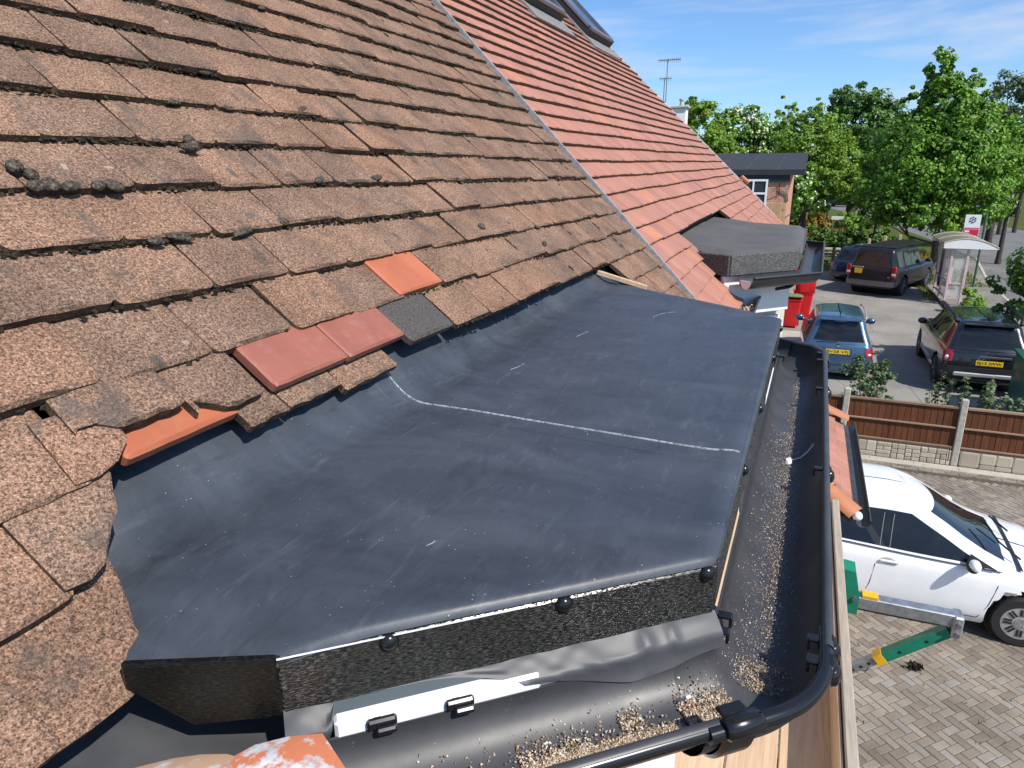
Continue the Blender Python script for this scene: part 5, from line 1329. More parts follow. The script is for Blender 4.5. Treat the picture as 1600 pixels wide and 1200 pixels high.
def sapling(label, x, y, h):
    m = MB(); m.tube([(x, y, -.14), (x+.05, y, h*.5), (x, y+.03, h)], [.16, .13, .10], 8); t = thing('street_tree', label, 'tree', (x, y, -.14), 0, 'bare trunks across the road'); m.build('trunk', M['dark_bark'], t, True)
sapling('dark trunk across the road, left of the pair right of the shelter', 62, -13.2, 5); sapling('dark trunk across the road, right of the pair right of the shelter', 64, -14.6, 5.5)
m = MB(); m.tube([(52, -11.4, -.14), (52, -11.4, 3.4)], .07, 8); tag(m.build('pole', M['grey_pole'], None, True), 'leaning grey pole across the road at the right edge', 'pole')

# ---------------------------------------------------------------- access platform under the gutter
ap = thing('access_platform', 'timber boarded access platform below the gutter with a green and galvanised bracket', 'platform', (2.6, 0.1, H-1.9))
DZ = H-1.88
for i, (ya, yb) in enumerate(((-0.268, -0.106), (-0.101, 0.055), (0.061, 0.222), (0.228, 0.389))):
    m = MB(); m.bbox((2.2, (ya+yb)/2, DZ-0.019), (3.7, yb-ya, 0.038), 0.003); m.build('board', M['plank'], ap)
m = MB(); m.bbox((1.95, -0.300, DZ+0.075), (3.55, 0.036, 0.21), 0.004); m.build('toe_board', M['toe_board'], ap)
m = MB(); m.bbox((2.03, -0.272, DZ+0.072), (3.40, 0.012, 0.18), 0.003); m.build('toe_board', M['plank'], ap)
AX = 3.3
def zr(z): return H+z
m = MB(); m.bbox((AX, -0.60, zr(-2.01)), (0.06, 0.46, 0.062), 0.004); m.build('beam', M['galv'], ap)
m = MB(); m.add([(AX-.04, -0.345, zr(-2.07)), (AX-.04, -0.425, zr(-2.07)), (AX-.04, -0.425, zr(-1.97)), (AX-.04, -0.395, zr(-1.845)), (AX-.04, -0.345, zr(-1.84)),
                 (AX+.06, -0.345, zr(-2.07)), (AX+.06, -0.425, zr(-2.07)), (AX+.06, -0.425, zr(-1.97)), (AX+.06, -0.395, zr(-1.845)), (AX+.06, -0.345, zr(-1.84))],
                [(0, 1, 2, 3, 4), (9, 8, 7, 6, 5), (0, 5, 6, 1), (1, 6, 7, 2), (2, 7, 8, 3), (3, 8, 9, 4), (4, 9, 5, 0)]); gbk = m.build('bracket', M['green_paint'], ap)
m = MB(); m.cyl((AX-.05, -0.405, zr(-1.985)), (AX+.07, -0.405, zr(-1.985)), 0.012, 8); m.build('bolt', M['steel'], gbk)
m = MB(); m.bbox((AX-.005, -0.472, zr(-1.972)), (0.05, 0.07, 0.016), 0.002); m.build('yellow_tag', M['yellow_paint'], ap)
m = MB(); m.bbox((AX, -0.838, zr(-2.035)), (0.085, 0.042, 0.115), 0.008); pe = m.build('end_plate', M['galv'], ap)
for z in (-2.015, -2.065): m = MB(); m.cyl((AX-.055, -0.838, zr(z)), (AX+.055, -0.838, zr(z)), 0.011, 8); m.build('bolt', M['steel'], pe)
a0, a1 = Vector((AX, -0.815, zr(-2.075))), Vector((AX, -0.36, zr(-2.475))); dv = (a1-a0).normalized(); LB = (a1-a0).length
def arm(t0, t1, r, mat, name, par=ap):
    m = MB(); p, q = a0+dv*t0, a0+dv*t1; sd = Vector((1, 0, 0)); up_ = dv.cross(sd)
    vs = []
    for c in (p, q):
        for s_, u_ in ((-1, -1), (1, -1), (1, 1), (-1, 1)): vs.append(c+sd*r*s_+up_*r*u_)
    m.add(vs, [(0, 1, 2, 3), (7, 6, 5, 4), (0, 4, 5, 1), (1, 5, 6, 2), (2, 6, 7, 3), (3, 7, 4, 0)]); return m.build(name, mat, par)
ar = arm(0.0, LB*0.56, 0.024, M['green_paint'], 'green_arm'); arm(LB*0.53, LB*0.60, 0.028, M['yellow_paint'], 'collar'); a2 = arm(LB*0.56, LB*1.0, 0.019, M['galv'], 'inner_arm'); arm(LB*0.86, LB*0.92, 0.024, M['yellow_paint'], 'collar')
for t, par, rr in ((0.18, ar, 0.0245), (0.40, ar, 0.0245), (0.66, a2, 0.0195), (0.73, a2, 0.0195), (0.80, a2, 0.0195)):
    c = a0+dv*LB*t; m = MB(); m.cyl(c-Vector((rr+.001, 0, 0)), c+Vector((rr+.001, 0, 0)), 0.008, 8); m.build('hole', M['black_trim'], par)
m = MB(); c = a0+dv*LB*0.74-dv.cross(Vector((1, 0, 0)))*-0.03; m.tube([c+Vector((0, 0.02*math.cos(a), 0.02*math.sin(a)+.012)) for a in lin(0, 2*PI, 9)], 0.004, 5); m.build('pin_ring', M['steel'], a2)
m = MB(); m.bbox((AX, -0.30, H/2-1.05), (0.07, 0.07, H-2.1), 0.005); m.build('upright', M['galv'], ap)
m = MB(); m.bbox((0.9, 0.06, H/2-1.05), (0.07, 0.07, H-2.1), 0.005); m.build('upright', M['galv'], ap)
# ================================================================ VEHICLES
def interp(tab, x):
    xs = [q[0] for q in tab]; ys_ = [q[1] for q in tab]
    if x <= xs[0]: return ys_[0]
    if x >= xs[-1]: return ys_[-1]
    for i in range(len(xs)-1):
        if xs[i] <= x <= xs[i+1]:
            t = (x-xs[i])/(xs[i+1]-xs[i]); t = t*t*(3-2*t)*0.5+t*0.5
            return ys_[i]+(ys_[i+1]-ys_[i])*t
def outline(xr, xf, w, rr, rf, bow_r=0.06, bow_f=0.10, ns=72, nc=7, ne=14, wf=None):
    """plan ring of a car slice, counter clockwise from rear right; returns points and part letters"""
    pts, tg = [], []
    def side(sgn, a, b_):
        for i in range(ns):
            u = i/(ns-1); x = a+(b_-a)*u; v = (x-xr)/(xf-xr)
            y = w*(1-0.055*(2*v-1)**2-0.03*max(0, v-0.55)**1.5); pts.append((x, sgn*y)); tg.append('S')
    wr_ = w*0.945; wf_ = w*0.925
    side(-1, xr+rr, xf-rf)
    def corner(cx, cy, r, a0, sx, sy):
        for i in range(1, nc): a = a0+PI/2*i/nc; pts.append((cx+r*math.cos(a), cy+r*math.sin(a))); tg.append('C')
    yf, yr_ = abs(pts[-1][1]), abs(pts[0][1])
    corner(xf-rf, -yf+rf, rf, -PI/2, 1, -1)
    for i in range(ne):
        u = i/(ne-1); y = (-yf+rf)+(2*(yf-rf))*u; pts.append((xf+bow_f*(1-(2*u-1)**2)*0.5, y)); tg.append('F')
    corner(xf-rf, yf-rf, rf, 0, 1, 1)
    side(1, xf-rf, xr+rr)
    corner(xr+rr, yr_-rr, rr, PI/2, -1, 1)
    for i in range(ne):
        u = i/(ne-1); y = (yr_-rr)-(2*(yr_-rr))*u; pts.append((xr-bow_r*(1-(2*u-1)**2)*0.5, y)); tg.append('R')
    corner(xr+rr, -yr_+rr, rr, PI, -1, -1)
    return pts, tg
def wheel(par, x, y, r, w, sgn, rim_mat, style, name='wheel'):
    e = bpy.data.objects.new(name, None); COL.objects.link(e); e.parent = par; e.location = (x, y, r)
    prof = [(r*0.66, -w/2), (r*0.93, -w/2), (r*0.985, -w*0.40), (r, -w*0.25), (r, w*0.25), (r*0.985, w*0.40), (r*0.93, w/2), (r*0.66, w/2*0.92)]
    n = 32; m = MB(); rows = [[(a*math.cos(2*PI*k/n), b_, a*math.sin(2*PI*k/n)) for a, b_ in prof] for k in range(n+1)]
    m.grid(rows); m.build('tyre', M['tyre'], e, True, 40, local=True)
    m = MB(); yo = sgn*w*0.40
    ring = [(r*0.68, sgn*w*0.47), (r*0.62, sgn*w*0.45), (r*0.60, sgn*w*0.30)]
    m.grid([[(a*math.cos(2*PI*k/n), b_, a*math.sin(2*PI*k/n)) for a, b_ in ring] for k in range(n+1)])
    m.add([(r*0.61*math.cos(2*PI*k/n), sgn*w*0.28, r*0.61*math.sin(2*PI*k/n)) for k in range(n)], [tuple(range(n))])
    m.build('rim_barrel', M['black_trim'] if style != 'trim' else rim_mat, e, True, 40, local=True)
    m = MB()
    if style == 'trim':                                     # wheel cover with paired slots
        m.add([(0, sgn*w*0.475, 0)]+[(r*0.63*math.cos(2*PI*k/n), sgn*w*0.46, r*0.63*math.sin(2*PI*k/n)) for k in range(n)], [(0, k+1, (k+1) % n+1) for k in range(n)])
        m.build('wheel_trim', rim_mat, e, True, 40, local=True)
        sl = MB()
        for k in range(8):
            for d in (-0.14, 0.14):
                a = 2*PI*k/8+d; c = Vector((math.cos(a)*r*0.43, sgn*w*0.476, math.sin(a)*r*0.43)); sl = MB()
                sl.box(c, (r*0.27, 0.010, r*0.075), m=Matrix.Rotation(-(2*PI*k/8), 3, 'Y')); sl.build('slot', M['black_trim'], e, local=True)
        m = MB(); n2 = 24; m.grid([[(q*math.cos(2*PI*k/n2), sgn*(w*0.475+h), q*math.sin(2*PI*k/n2)) for q, h in ((r*.20, 0), (r*.20, .012), (r*.165, .012), (r*.165, .004))] for k in range(n2+1)]); m.build('badge_ring', M['chrome'], e, True, 40, local=True)
        m = MB(); s = r*.15; yy = sgn*(w*0.475+.010)
        m.tube([(-s*.55, yy, s*.85), (0, yy, s*.05), (s*.55, yy, s*.85)], s*.10, 5); m.tube([(-s*.95, yy, s*.25), (-s*.45, yy, -s*.85), (0, yy, -s*.10), (s*.45, yy, -s*.85), (s*.95, yy, s*.25)], s*.10, 5)
        m.build('badge', M['chrome'], e, local=True)
    else:
        ns_ = 5 if style == 'five' else 7
        for k in range(ns_):
            a = 2*PI*k/ns_
            for d in (-0.16, 0.16):
                p, q = Vector((math.cos(a)*r*.12, yo, math.sin(a)*r*.12)), Vector((math.cos(a+d)*r*.63, yo+sgn*0.004, math.sin(a+d)*r*.63)); m.tube([p, q], [r*.055, r*.045], 6)
        m.cyl((0, yo-sgn*.02, 0), (0, yo+sgn*.012, 0), r*0.16, 12); m.build('spokes', rim_mat, e, True, 35, local=True)
    return e
def car(name, label, cat, loc, rz, S, group=None):
    t = thing(name, label, cat, loc, rz, group)
    Lh = S['L']/2; zb = S['zb']; belt = lambda x: interp(S['belt'], x); low_end = S.get('tuck', 0.05)
    slices = [(0.0, 0.07, 0.09, 0.06), (0.10, 0.022, 0.02, 0.015), (0.22, 0.006, 0.0, 0.0), (0.36, 0.0, 0.0, 0.0), (0.50, 0.002, 0.01, 0.006), (0.64, 0.004, 0.03, 0.02), (0.78, 0.012, 0.055, 0.035), (0.90, 0.032, 0.085, 0.05), (0.97, 0.06, 0.12, 0.07), (1.0, 0.085, 0.15, 0.085)]
    rows, tags = [], None
    for tt, iw, ifr, irr in slices:
        pts, tags = outline(-Lh+irr*S.get('rear_tuck', 1), Lh-ifr, S['W']/2-iw, 0.16, 0.30, 0.10, 0.22)
        rows.append([Vector((x, y, zb+(belt(x)-zb)*tt)) for x, y in pts])
    n = len(tags)
    # snap & cut arches
    wc = [(S['xw'][0], S['rw']), (S['xw'][1], S['rw'])]; RA = S['rw']*1.17
    keep = []
    for i in range(len(rows)-1):
        for k in range(n):
            f = [(i, k), (i, (k+1) % n), (i+1, (k+1) % n), (i+1, k)]; c = sum((rows[a][b_] for a, b_ in f), Vector())/4; cut = False
            if abs(c.y) > S['W']/2*0.7:
                for xw, rw in wc:
                    if math.hypot(c.x-xw, c.z-rw) < RA: cut = True
            if not cut: keep.append(f)
    used = set(q for f in keep for q in f)
    for i, k in used:
        q = rows[i][k]
        if abs(q.y) < S['W']/2*0.7: continue
        for xw, rw in wc:
            d = math.hypot(q.x-xw, q.z-rw)
            if d < RA*1.12:
                isb = any((a, b_) == (i, k) for f in keep for a, b_ in f) and d < RA*1.10
                if isb and d < RA: q.x = xw+(q.x-xw)/d*RA; q.z = rw+(q.z-rw)/d*RA
    V = [q for rw in rows for q in rw]; idx = lambda a, b_: a*n+b_
    Fb = [tuple(idx(a, b_) for a, b_ in f) for f in keep]
    o = len(V)
    top = rows[-1]; prev = [idx(len(rows)-1, k) for k in range(n)]
    for kk, dz in ((0.80, 0.018), (0.5, 0.030), (0.02, 0.034)):
        cur = []
        for k in range(n):
            q = top[k]; xx = q.x*(0.97 if kk < 1 else 1)+S.get('capx', 0)*(1-kk); V.append(Vector((xx, q.y*kk, belt(xx)+dz*S.get('crown', 1)))); cur.append(len(V)-1)
        for k in range(n): Fb.append((prev[k], prev[(k+1) % n], cur[(k+1) % n], cur[k]))
        prev = cur
    # greenhouse
    g = S['gh']; GT = [0.0, 0.06, 0.12, 0.3, 0.5, 0.7, 0.86, 0.93, 0.975, 1.0]; grow = []
    for tt in GT:
        e = tt; cv = math.sin(tt*PI/2)*0.35+tt*0.65; ro = max(0, (tt-0.86)/0.14)
        xr_ = g['xr0']+(g['xr1']-g['xr0'])*cv+0.09*ro**2; xf_ = g['xf0']+(g['xf1']-g['xf0'])*(tt*0.9+cv*0.1)-0.16*ro**2; w_ = g['w0']+(g['w1']-g['w0'])*cv-0.07*ro**2
        pts, gt = outline(xr_, xf_, w_, 0.13, 0.17, 0.09, 0.16)
        grow.append([Vector((x, y, (belt(x)-0.01)*(1-tt)+(interp(S['roof'], x)-0.035*(1-0.0))*tt+0.028*math.sin(min(1, max(0, (tt-.86)/.14))*PI/2))) for x, y in pts])
    go = len(V); V += [q for rw in grow for q in rw]; Fg, glassf = [], {'windscreen': [], 'rear_window': [], 'side_window': []}
    pill = S['pillars']
    for i in range(len(GT)-1):
        for k in range(n):
            f = (go+i*n+k, go+i*n+(k+1) % n, go+(i+1)*n+(k+1) % n, go+(i+1)*n+k); a, b_ = gt[k], gt[(k+1) % n]
            mid = 0.06 <= GT[i] and GT[i+1] <= 0.86
            if mid and a == 'F' and b_ == 'F': glassf['windscreen'].append(f)
            elif 0.12 <= GT[i] and GT[i+1] <= 0.86 and a == 'R' and b_ == 'R': glassf['rear_window'].append(f)
            elif mid and a == 'S' and b_ == 'S':
                xx = sum(grow[i][q].x for q in (k, (k+1) % n))/2; s_ = 1 if grow[i][k].y > 0 else -1
                rel = (xx-grow[i][0].x)/(grow[i][71].x-grow[i][0].x)
                hit = None
                for w_i, (pa, pb) in enumerate(pill):
                    if pa < rel < pb: hit = w_i
                if hit is None and pill[0][1] < rel < pill[-1][0]: glassf.setdefault(('pill', s_, sum(rel > q[1] for q in pill)), []).append(f)
                elif hit is None: Fg.append(f)
                else: glassf.setdefault(('side', s_, hit), []).append(f)
            else: Fg.append(f)
    prev = [go+(len(GT)-1)*n+k for k in range(n)]
    for kk, dz in ((0.8, 0.012), (0.45, 0.022), (0.02, 0.026)):
        cur = []
        for k in range(n):
            q = grow[-1][k]; V.append(Vector((q.x*1.0, q.y*kk, interp(S['roof'], q.x)-0.007+dz))); cur.append(len(V)-1)
        for k in range(n): Fg.append((prev[k], prev[(k+1) % n], cur[(k+1) % n], cur[k]))
        prev = cur
    def sub(faces, nm, mat, off=0.0, par=t, sharp=30):
        u = sorted(set(q for f in faces for q in f)); mp_ = {q: i for i, q in enumerate(u)}
        m = MB(); m.v = [tuple(V[q]) for q in u]; m.f = [tuple(mp_[q] for q in f) for f in faces]
        ob = m.build(nm, mat, par, True, sharp, local=True)
        return ob
    body = sub(Fb+Fg, 'body', S['paint'])
    for key, fs in glassf.items():
        if not fs: continue
        pt_ = key[0] == 'pill'; sub(fs, 'pillar_trim' if pt_ else (key if isinstance(key, str) else 'side_window'), M['pillar_black'] if pt_ else M['car_glass'])
    # floor / arch darkness
    m = MB(); m.box((0, 0, zb+0.14), (S['L']*0.90, S['W']*0.80, 0.20)); 
    for xw, rw in wc: m.cyl((xw, -S['W']/2*0.90, rw), (xw, S['W']/2*0.90, rw), RA*0.99, 24)
    m.build('underbody', M['under'], t, local=True)
    for xw, rw in wc:
        for s_ in (-1, 1): wheel(t, xw, s_*(S['W']/2-0.115), rw, 0.20, s_, S['rim'], S['wheel'])
    def patch(cond, nm, mat, off=0.006, src='low'):
        fs = [f for f in (Fb if src == 'low' else Fg) if cond(sum((V[q] for q in f), Vector())/len(f))]
        if not fs: return None
        u = sorted(set(q for f in fs for q in f)); mp_ = {q: i for i, q in enumerate(u)}; nr = {q: Vector() for q in u}
        for f in fs:
            a, b_, c = V[f[0]], V[f[1]], V[f[2]]; nn = (b_-a).cross(c-a); cc = sum((V[q] for q in f), Vector())/len(f)
            if nn.dot(Vector((cc.x*0.2, cc.y, cc.z-0.6)) if abs(cc.x) < Lh*0.8 else Vector((cc.x, cc.y*0.6, 0.05))) < 0: nn = -nn
            for q in f: nr[q] += nn.normalized()
        m = MB(); k = len(u); m.v = [tuple(V[q]+nr[q].normalized()*off) for q in u]+[tuple(V[q]-nr[q].normalized()*0.004) for q in u]
        m.f = [tuple(mp_[q] for q in f) for f in fs]; cnt = {}
        for f in fs:
            for a, b_ in zip(f, f[1:]+f[:1]): cnt[(a, b_)] = 1
        for (a, b_) in list(cnt):
            if (b_, a) not in cnt: m.f.append((mp_[a], mp_[b_], k+mp_[b_], k+mp_[a]))
        return m.build(nm, mat, t, True, 30, local=True)
    return t, patch, body
def plate(par, x, y, z, txt, w=0.52, h=0.111, nx=-1, lines=None, tilt=0.0):
    e = MB(); e.bbox((x, y, z), (0.012, w, h), 0.002); p = e.build('number_plate', M['plate_yellow'], par, local=True)
    rows = lines or [txt]
    for i, tx in enumerate(rows):
        me = text_mesh(tx, h*0.92 if not lines else h*0.46, 0.0012); me.materials.append(M['letter_black'])
        xs = [v.co.x for v in me.vertices]; sc = (w*0.90 if not lines else w*0.82)/(max(xs)-min(xs))
        o = bpy.data.objects.new('lettering', me); COL.objects.link(o); o.parent = p
        o.location = (x+nx*0.0075, y, z+(0 if not lines else h*(0.23-0.46*i))); o.rotation_euler = (PI/2, 0, -PI/2 if nx < 0 else PI/2); o.scale = (sc, 1, 1)
    return p
def mirror_pair(t, x, y, z, mat, both=True):
    for s in ((-1, 1) if both else (-1,)):
        m = MB(); m.ball((x, s*(y+0.10), z), (0.075, 0.115, 0.085), 12, 8); m.tube([(x+.02, s*(y-.03), z-.05), (x, s*(y+.05), z-.02)], .03, 6); m.build('mirror', mat, t, True, 50, local=True)

# ---- blue estate car
fab = dict(L=4.24, W=1.64, zb=0.20, belt=[(-2.12, 0.90), (-1.4, 0.93), (0.6, 0.90), (1.0, 0.90), (1.6, 0.80), (2.12, 0.66)], roof=[(-2.2, 1.475), (-1.2, 1.50), (0.1, 1.49), (0.7, 1.45), (1.2, 1.3)],
           gh=dict(xr0=-2.02, xr1=-1.72, xf0=1.02, xf1=0.25, w0=0.755, w1=0.565), pillars=[(0.06, 0.27), (0.30, 0.62), (0.65, 0.965)], xw=(-1.22, 1.24), rw=0.30, rim=M['alloy'], wheel='five', paint=M['paint_blue'], capx=0.0)
t, patch, _ = car('estate_car', 'blue estate car with silver roof rails parked in front of the board fence', 'car', (20.15, -1.02, 0), math.radians(0.5), fab)
for s in (-1, 1):
    patch(lambda c: c.x < -1.93 and s*c.y > 0.575 and 0.60 < c.z < 0.84, 'tail_light', M['red_lens'], 0.010)
    m = MB(); m.ball((-2.065, s*0.665, 0.69), (0.03, 0.085, 0.04), 10, 6); m.build('lamp_lens', M['clear_lens'], t, True, local=True)
    m = MB(); m.tube([(-1.62, s*0.555, 1.455), (-1.55, s*0.575, 1.515), (-0.6, s*0.585, 1.535), (0.15, s*0.575, 1.515), (0.25, s*0.56, 1.46)], 0.020, 6); m.build('roof_rail', M['alloy'], t, True, 60, local=True)
mirror_pair(t, 0.62, 0.80, 0.98, M['paint_blue'])
m = MB(); m.box((-2.128, 0, 0.735), (0.05, 0.62, 0.17)); m.build('plate_recess', M['paint_blue'], t, local=True)
plate(t, -2.158, 0, 0.735, 'BV58 VFJ')
m = MB(); n2 = 18; m.grid([[(-2.085+h, q*math.cos(2*PI*k/n2), 0.885+q*math.sin(2*PI*k/n2)) for q, h in ((.042, -.02), (.042, -.032), (.030, -.034), (.001, -.034))] for k in range(n2+1)]); m.build('badge', M['chrome'], t, True, 40, local=True)
patch(lambda c: c.x < -1.9 and 0.43 < c.z < 0.58 and abs(c.y) < 0.80, 'bumper', M['paint_blue'], 0.030)
m = MB(); m.bbox((-1.80, 0, 1.445), (0.13, 0.92, 0.025), 0.008); m.bbox((-1.87, 0, 1.425), (0.01, 0.25, 0.02), 0.003); m.build('spoiler', M['paint_blue'], t, local=True)
m = MB(); m.tube([(-1.45, 0.0, 1.50), (-1.60, 0.0, 1.66)], .006, 5); m.ball((-1.43, 0, 1.505), (.05, .02, .02), 8, 5); m.build('roof_aerial', M['black_trim'], t, local=True)
m = MB(); m.tube([(-2.05, 0.0, 0.985), (-2.06, 0.12, 0.985), (-2.05, 0.42, 1.00)], .012, 5); m.build('rear_wiper', M['black_trim'], t, local=True)

# ---- black compact off-roader
dus = dict(L=4.31, W=1.82, zb=0.30, belt=[(-2.15, 1.02), (-1.0, 1.06), (0.7, 1.02), (1.1, 1.02), (1.7, 0.97), (2.15, 0.80)], roof=[(-2.2, 1.58), (-1.2, 1.615), (0.1, 1.62), (0.7, 1.58), (1.2, 1.4)],
           gh=dict(xr0=-2.05, xr1=-1.72, xf0=1.12, xf1=0.35, w0=0.835, w1=0.640), pillars=[(0.05, 0.20), (0.26, 0.60), (0.63, 0.965)], xw=(-1.33, 1.34), rw=0.345, rim=M['dark_alloy'], wheel='five', paint=M['paint_black'])
t, patch, _ = car('off_roader', 'black compact off-roader with chunky roof rails parked beside the green bin', 'car', (20.05, -4.10, 0), 0, dus)
for s in (-1, 1):
    patch(lambda c: c.x < -1.90 and s*c.y > 0.70 and 0.74 < c.z < 1.0, 'tail_light', M['red_lens'], 0.012)
    m = MB(); m.ball((-2.09, s*0.795, 0.84), (0.03, 0.05, 0.05), 10, 6); m.build('lamp_lens', M['clear_lens'], t, True, local=True)
    m = MB(); m.tube([(-1.55, s*0.63, 1.56), (-1.42, s*0.66, 1.68), (-0.4, s*0.675, 1.71), (0.25, s*0.66, 1.69), (0.50, s*0.63, 1.57)], 0.042, 8); m.build('roof_rail', M['black_trim'], t, True, 60, local=True)
    patch(lambda c: abs(c.x) < 0.95 and s*c.y > 0.80 and 0.30 < c.z < 0.42, 'side_step', M['alloy'], 0.03)
mirror_pair(t, 0.70, 0.88, 1.10, M['paint_black'])
m = MB(); m.box((-2.155, 0.0, 0.785), (0.05, 0.66, 0.15)); m.build('plate_recess', M['paint_black'], t, local=True)
plate(t, -2.185, -0.02, 0.77, 'BJ15 JWW')
m = MB(); m.bbox((-2.165, -0.12, 0.905), (0.03, 0.62, 0.05), 0.006); gb_ = m.build('tailgate_strip', M['dark_alloy'], t, local=True)
for i, chh in enumerate('DUSTER'):
    me = text_mesh(chh, 0.065, 0.002); me.materials.append(M['chrome']); o = bpy.data.objects.new('lettering', me); COL.objects.link(o); o.parent = gb_; o.location = (-2.183, 0.20-0.09*i, 0.868); o.rotation_euler = (PI/2, 0, -PI/2)
m = MB(); m.slab([(-2.135, .065, 1.02), (-2.135, -.065, 1.02), (-2.145, -.055, .965), (-2.145, 0, .93), (-2.145, .055, .965)], .02, (-1, 0, 0)); m.build('badge', M['chrome'], t, local=True)
m = MB(); m.slab([(-2.16, .030, .995), (-2.16, -.030, .995), (-2.16, 0, .955)], .004, (-1, 0, 0)); m.build('badge_centre', M['black_trim'], t, local=True)
patch(lambda c: c.x < -1.9 and 0.38 < c.z < 0.62 and abs(c.y) < 0.9, 'bumper', M['black_trim'], 0.035)
m = MB(); m.bbox((-2.225, 0, 0.50), (0.06, 1.30, 0.09), 0.02); m.build('skid_plate', M['alloy'], t, local=True)
m = MB(); m.cyl((-2.2, -0.58, 0.27), (-1.9, -0.58, 0.27), 0.03, 8); m.build('exhaust', M['chrome'], t, local=True)
m = MB(); m.bbox((-1.80, 0, 1.565), (0.16, 1.02, 0.03), 0.01); m.build('spoiler', M['paint_black'], t, local=True)

# ---- large dark estate off-roader by the tree, with a boxy tail
dis = dict(L=4.82, W=1.92, zb=0.36, belt=[(-2.41, 1.10), (-1.0, 1.12), (0.9, 1.10), (1.3, 1.10), (2.0, 1.06), (2.41, 0.96)], roof=[(-2.5, 1.85), (-0.9, 1.88), (-0.4, 1.84), (0.5, 1.82), (1.2, 1.6)],
           gh=dict(xr0=-2.34, xr1=-2.20, xf0=1.22, xf1=0.62, w0=0.86, w1=0.72), pillars=[(0.03, 0.22), (0.26, 0.52), (0.55, 0.80), (0.82, 0.97)], xw=(-1.40, 1.46), rw=0.375, rim=M['dark_alloy'], wheel='seven', paint=M['paint_navy'], rear_tuck=0.35)
t, patch, _ = car('suv', 'large boxy dark suv with tall red tail lights parked beside the bus shelter', 'car', (32.95, -3.55, 0), math.radians(-24), dis)
for s in (-1, 1):
    m = MB(); m.bbox((-2.385, s*0.845, 1.0), (0.10, 0.15, 0.42), 0.02); tl_ = m.build('tail_light', M['red_lens'], t, local=True)
    m = MB(); m.bbox((-2.437, s*0.845, 0.915), (0.02, 0.13, 0.08), 0.006); m.build('lamp_lens', M['clear_lens'], tl_, local=True)
mirror_pair(t, 0.95, 0.92, 1.20, M['black_trim'])
m = MB(); m.bbox((-2.42, 0.50, 1.13), (0.03, 0.42, 0.03), 0.006); m.build('tailgate_handle', M['alloy'], t, local=True)
plate(t, -2.44, 0.47, 0.97, '', 0.285, 0.203, lines=['BV06', 'ZKR'][:0] or None) if False else None
m = MB(); m.bbox((-2.435, 0.47, 0.98), (0.012, 0.29, 0.20), 0.002); np_ = m.build('number_plate', M['plate_yellow'], t, local=True)
patch(lambda c: c.x < -2.15 and 0.40 < c.z < 0.66 and abs(c.y) < 0.95, 'bumper', M['dark_alloy'], 0.03)
m = MB(); m.bbox((-2.41, -0.62, 0.80), (0.02, 0.20, 0.02), 0.003); m.build('badge', M['chrome'], t, local=True)
m = MB(); m.bbox((-0.35, 0, 1.885), (3.3, 1.30, 0.02), 0.008); m.build('roof_panel', M['black_trim'], t, local=True)

# ---- deep blue car half hidden behind it
t, patch, _ = car('parked_car', 'deep blue car half hidden behind the large dark suv', 'car', (36.0, -2.75, 0), math.radians(-24), dict(fab, paint=M['paint_deepblue'], rw=0.31))
mirror_pair(t, 0.62, 0.80, 0.98, M['paint_deepblue'])
for s in (-1, 1): patch(lambda c: c.x < -1.93 and s*c.y > 0.575 and 0.60 < c.z < 0.84, 'tail_light', M['red_lens'], 0.010)
# ---- dark car on the far road, and one at the right
car('parked_car', 'dark car on the far road beyond the hedge', 'car', (96, -3.9, -0.126), math.radians(75), dict(fab, paint=M['paint_navy'], rw=0.31))
car('parked_car', 'dark car across the road at the right edge of the view', 'car', (84, -17.2, -0.14), math.radians(75), dict(fab, paint=M['paint_black'], rw=0.31))

# ---- white hatchback on the block paving
wh = dict(L=3.60, W=1.66, zb=0.17, belt=[(-1.80, 0.93), (-1.0, 0.925), (0.5, 0.865), (0.95, 0.85), (1.4, 0.775), (1.80, 0.62)], roof=[(-1.9, 1.36), (-1.0, 1.40), (-0.2, 1.405), (0.35, 1.365), (0.9, 1.2)],
          gh=dict(xr0=-1.72, xr1=-1.40, xf0=1.12, xf1=0.12, w0=0.775, w1=0.585), pillars=[(0.04, 0.25), (0.28, 0.525), (0.565, 0.965)], xw=(-1.20, 1.21), rw=0.295, rim=M['alloy'], wheel='trim', paint=M['paint_white'], crown=1.2)
t, patch, _ = car('hatchback', 'white hatchback with silver wheel covers parked on the block paving', 'car', (8.86, -1.42, 0), math.radians(-90), wh)
SY_ = -0.80
m = MB(); m.ball((0.66, SY_-0.10, 0.935), (0.060, 0.095, 0.062), 14, 9); mr = m.build('mirror', M['paint_white'], t, True, 50, local=True)
m = MB(); m.ball((0.645, SY_-0.095, 0.905), (0.062, 0.090, 0.05), 12, 8); m.tube([(.70, -.72, .87), (.68, -.86, .90)], .035, 6); m.build('mirror_base', M['black_trim'], t, True, 50, local=True)
m = MB(); m.ball((0.66, -SY_+0.06, 0.90), (0.060, 0.085, 0.055), 14, 9); m.build('mirror', M['paint_white'], t, True, 50, local=True)
def seam(pts, nm='door_seam', mat=M['black_trim'], r=0.0045):
    m = MB(); m.tube([(x, y, z) for x, y, z in pts], r, 5); m.build(nm, mat, t, local=True)
bs_ = lambda x: -(0.83*(1-0.055*(2*((x+1.8)/3.6)-1)**2-0.03*max(0, ((x+1.8)/3.6)-0.55)**1.5))
def sidez(x, z):     # approximate side surface of the white car
    b_ = interp(wh['belt'], x); tt = min(1, (z-0.17)/(b_-0.17)); ins = interp([(0, .07), (.1, .022), (.22, .006), (.36, 0), (.64, .004), (.78, .012), (.90, .032), (1, .085)], tt); return bs_(x)+ins-0.001
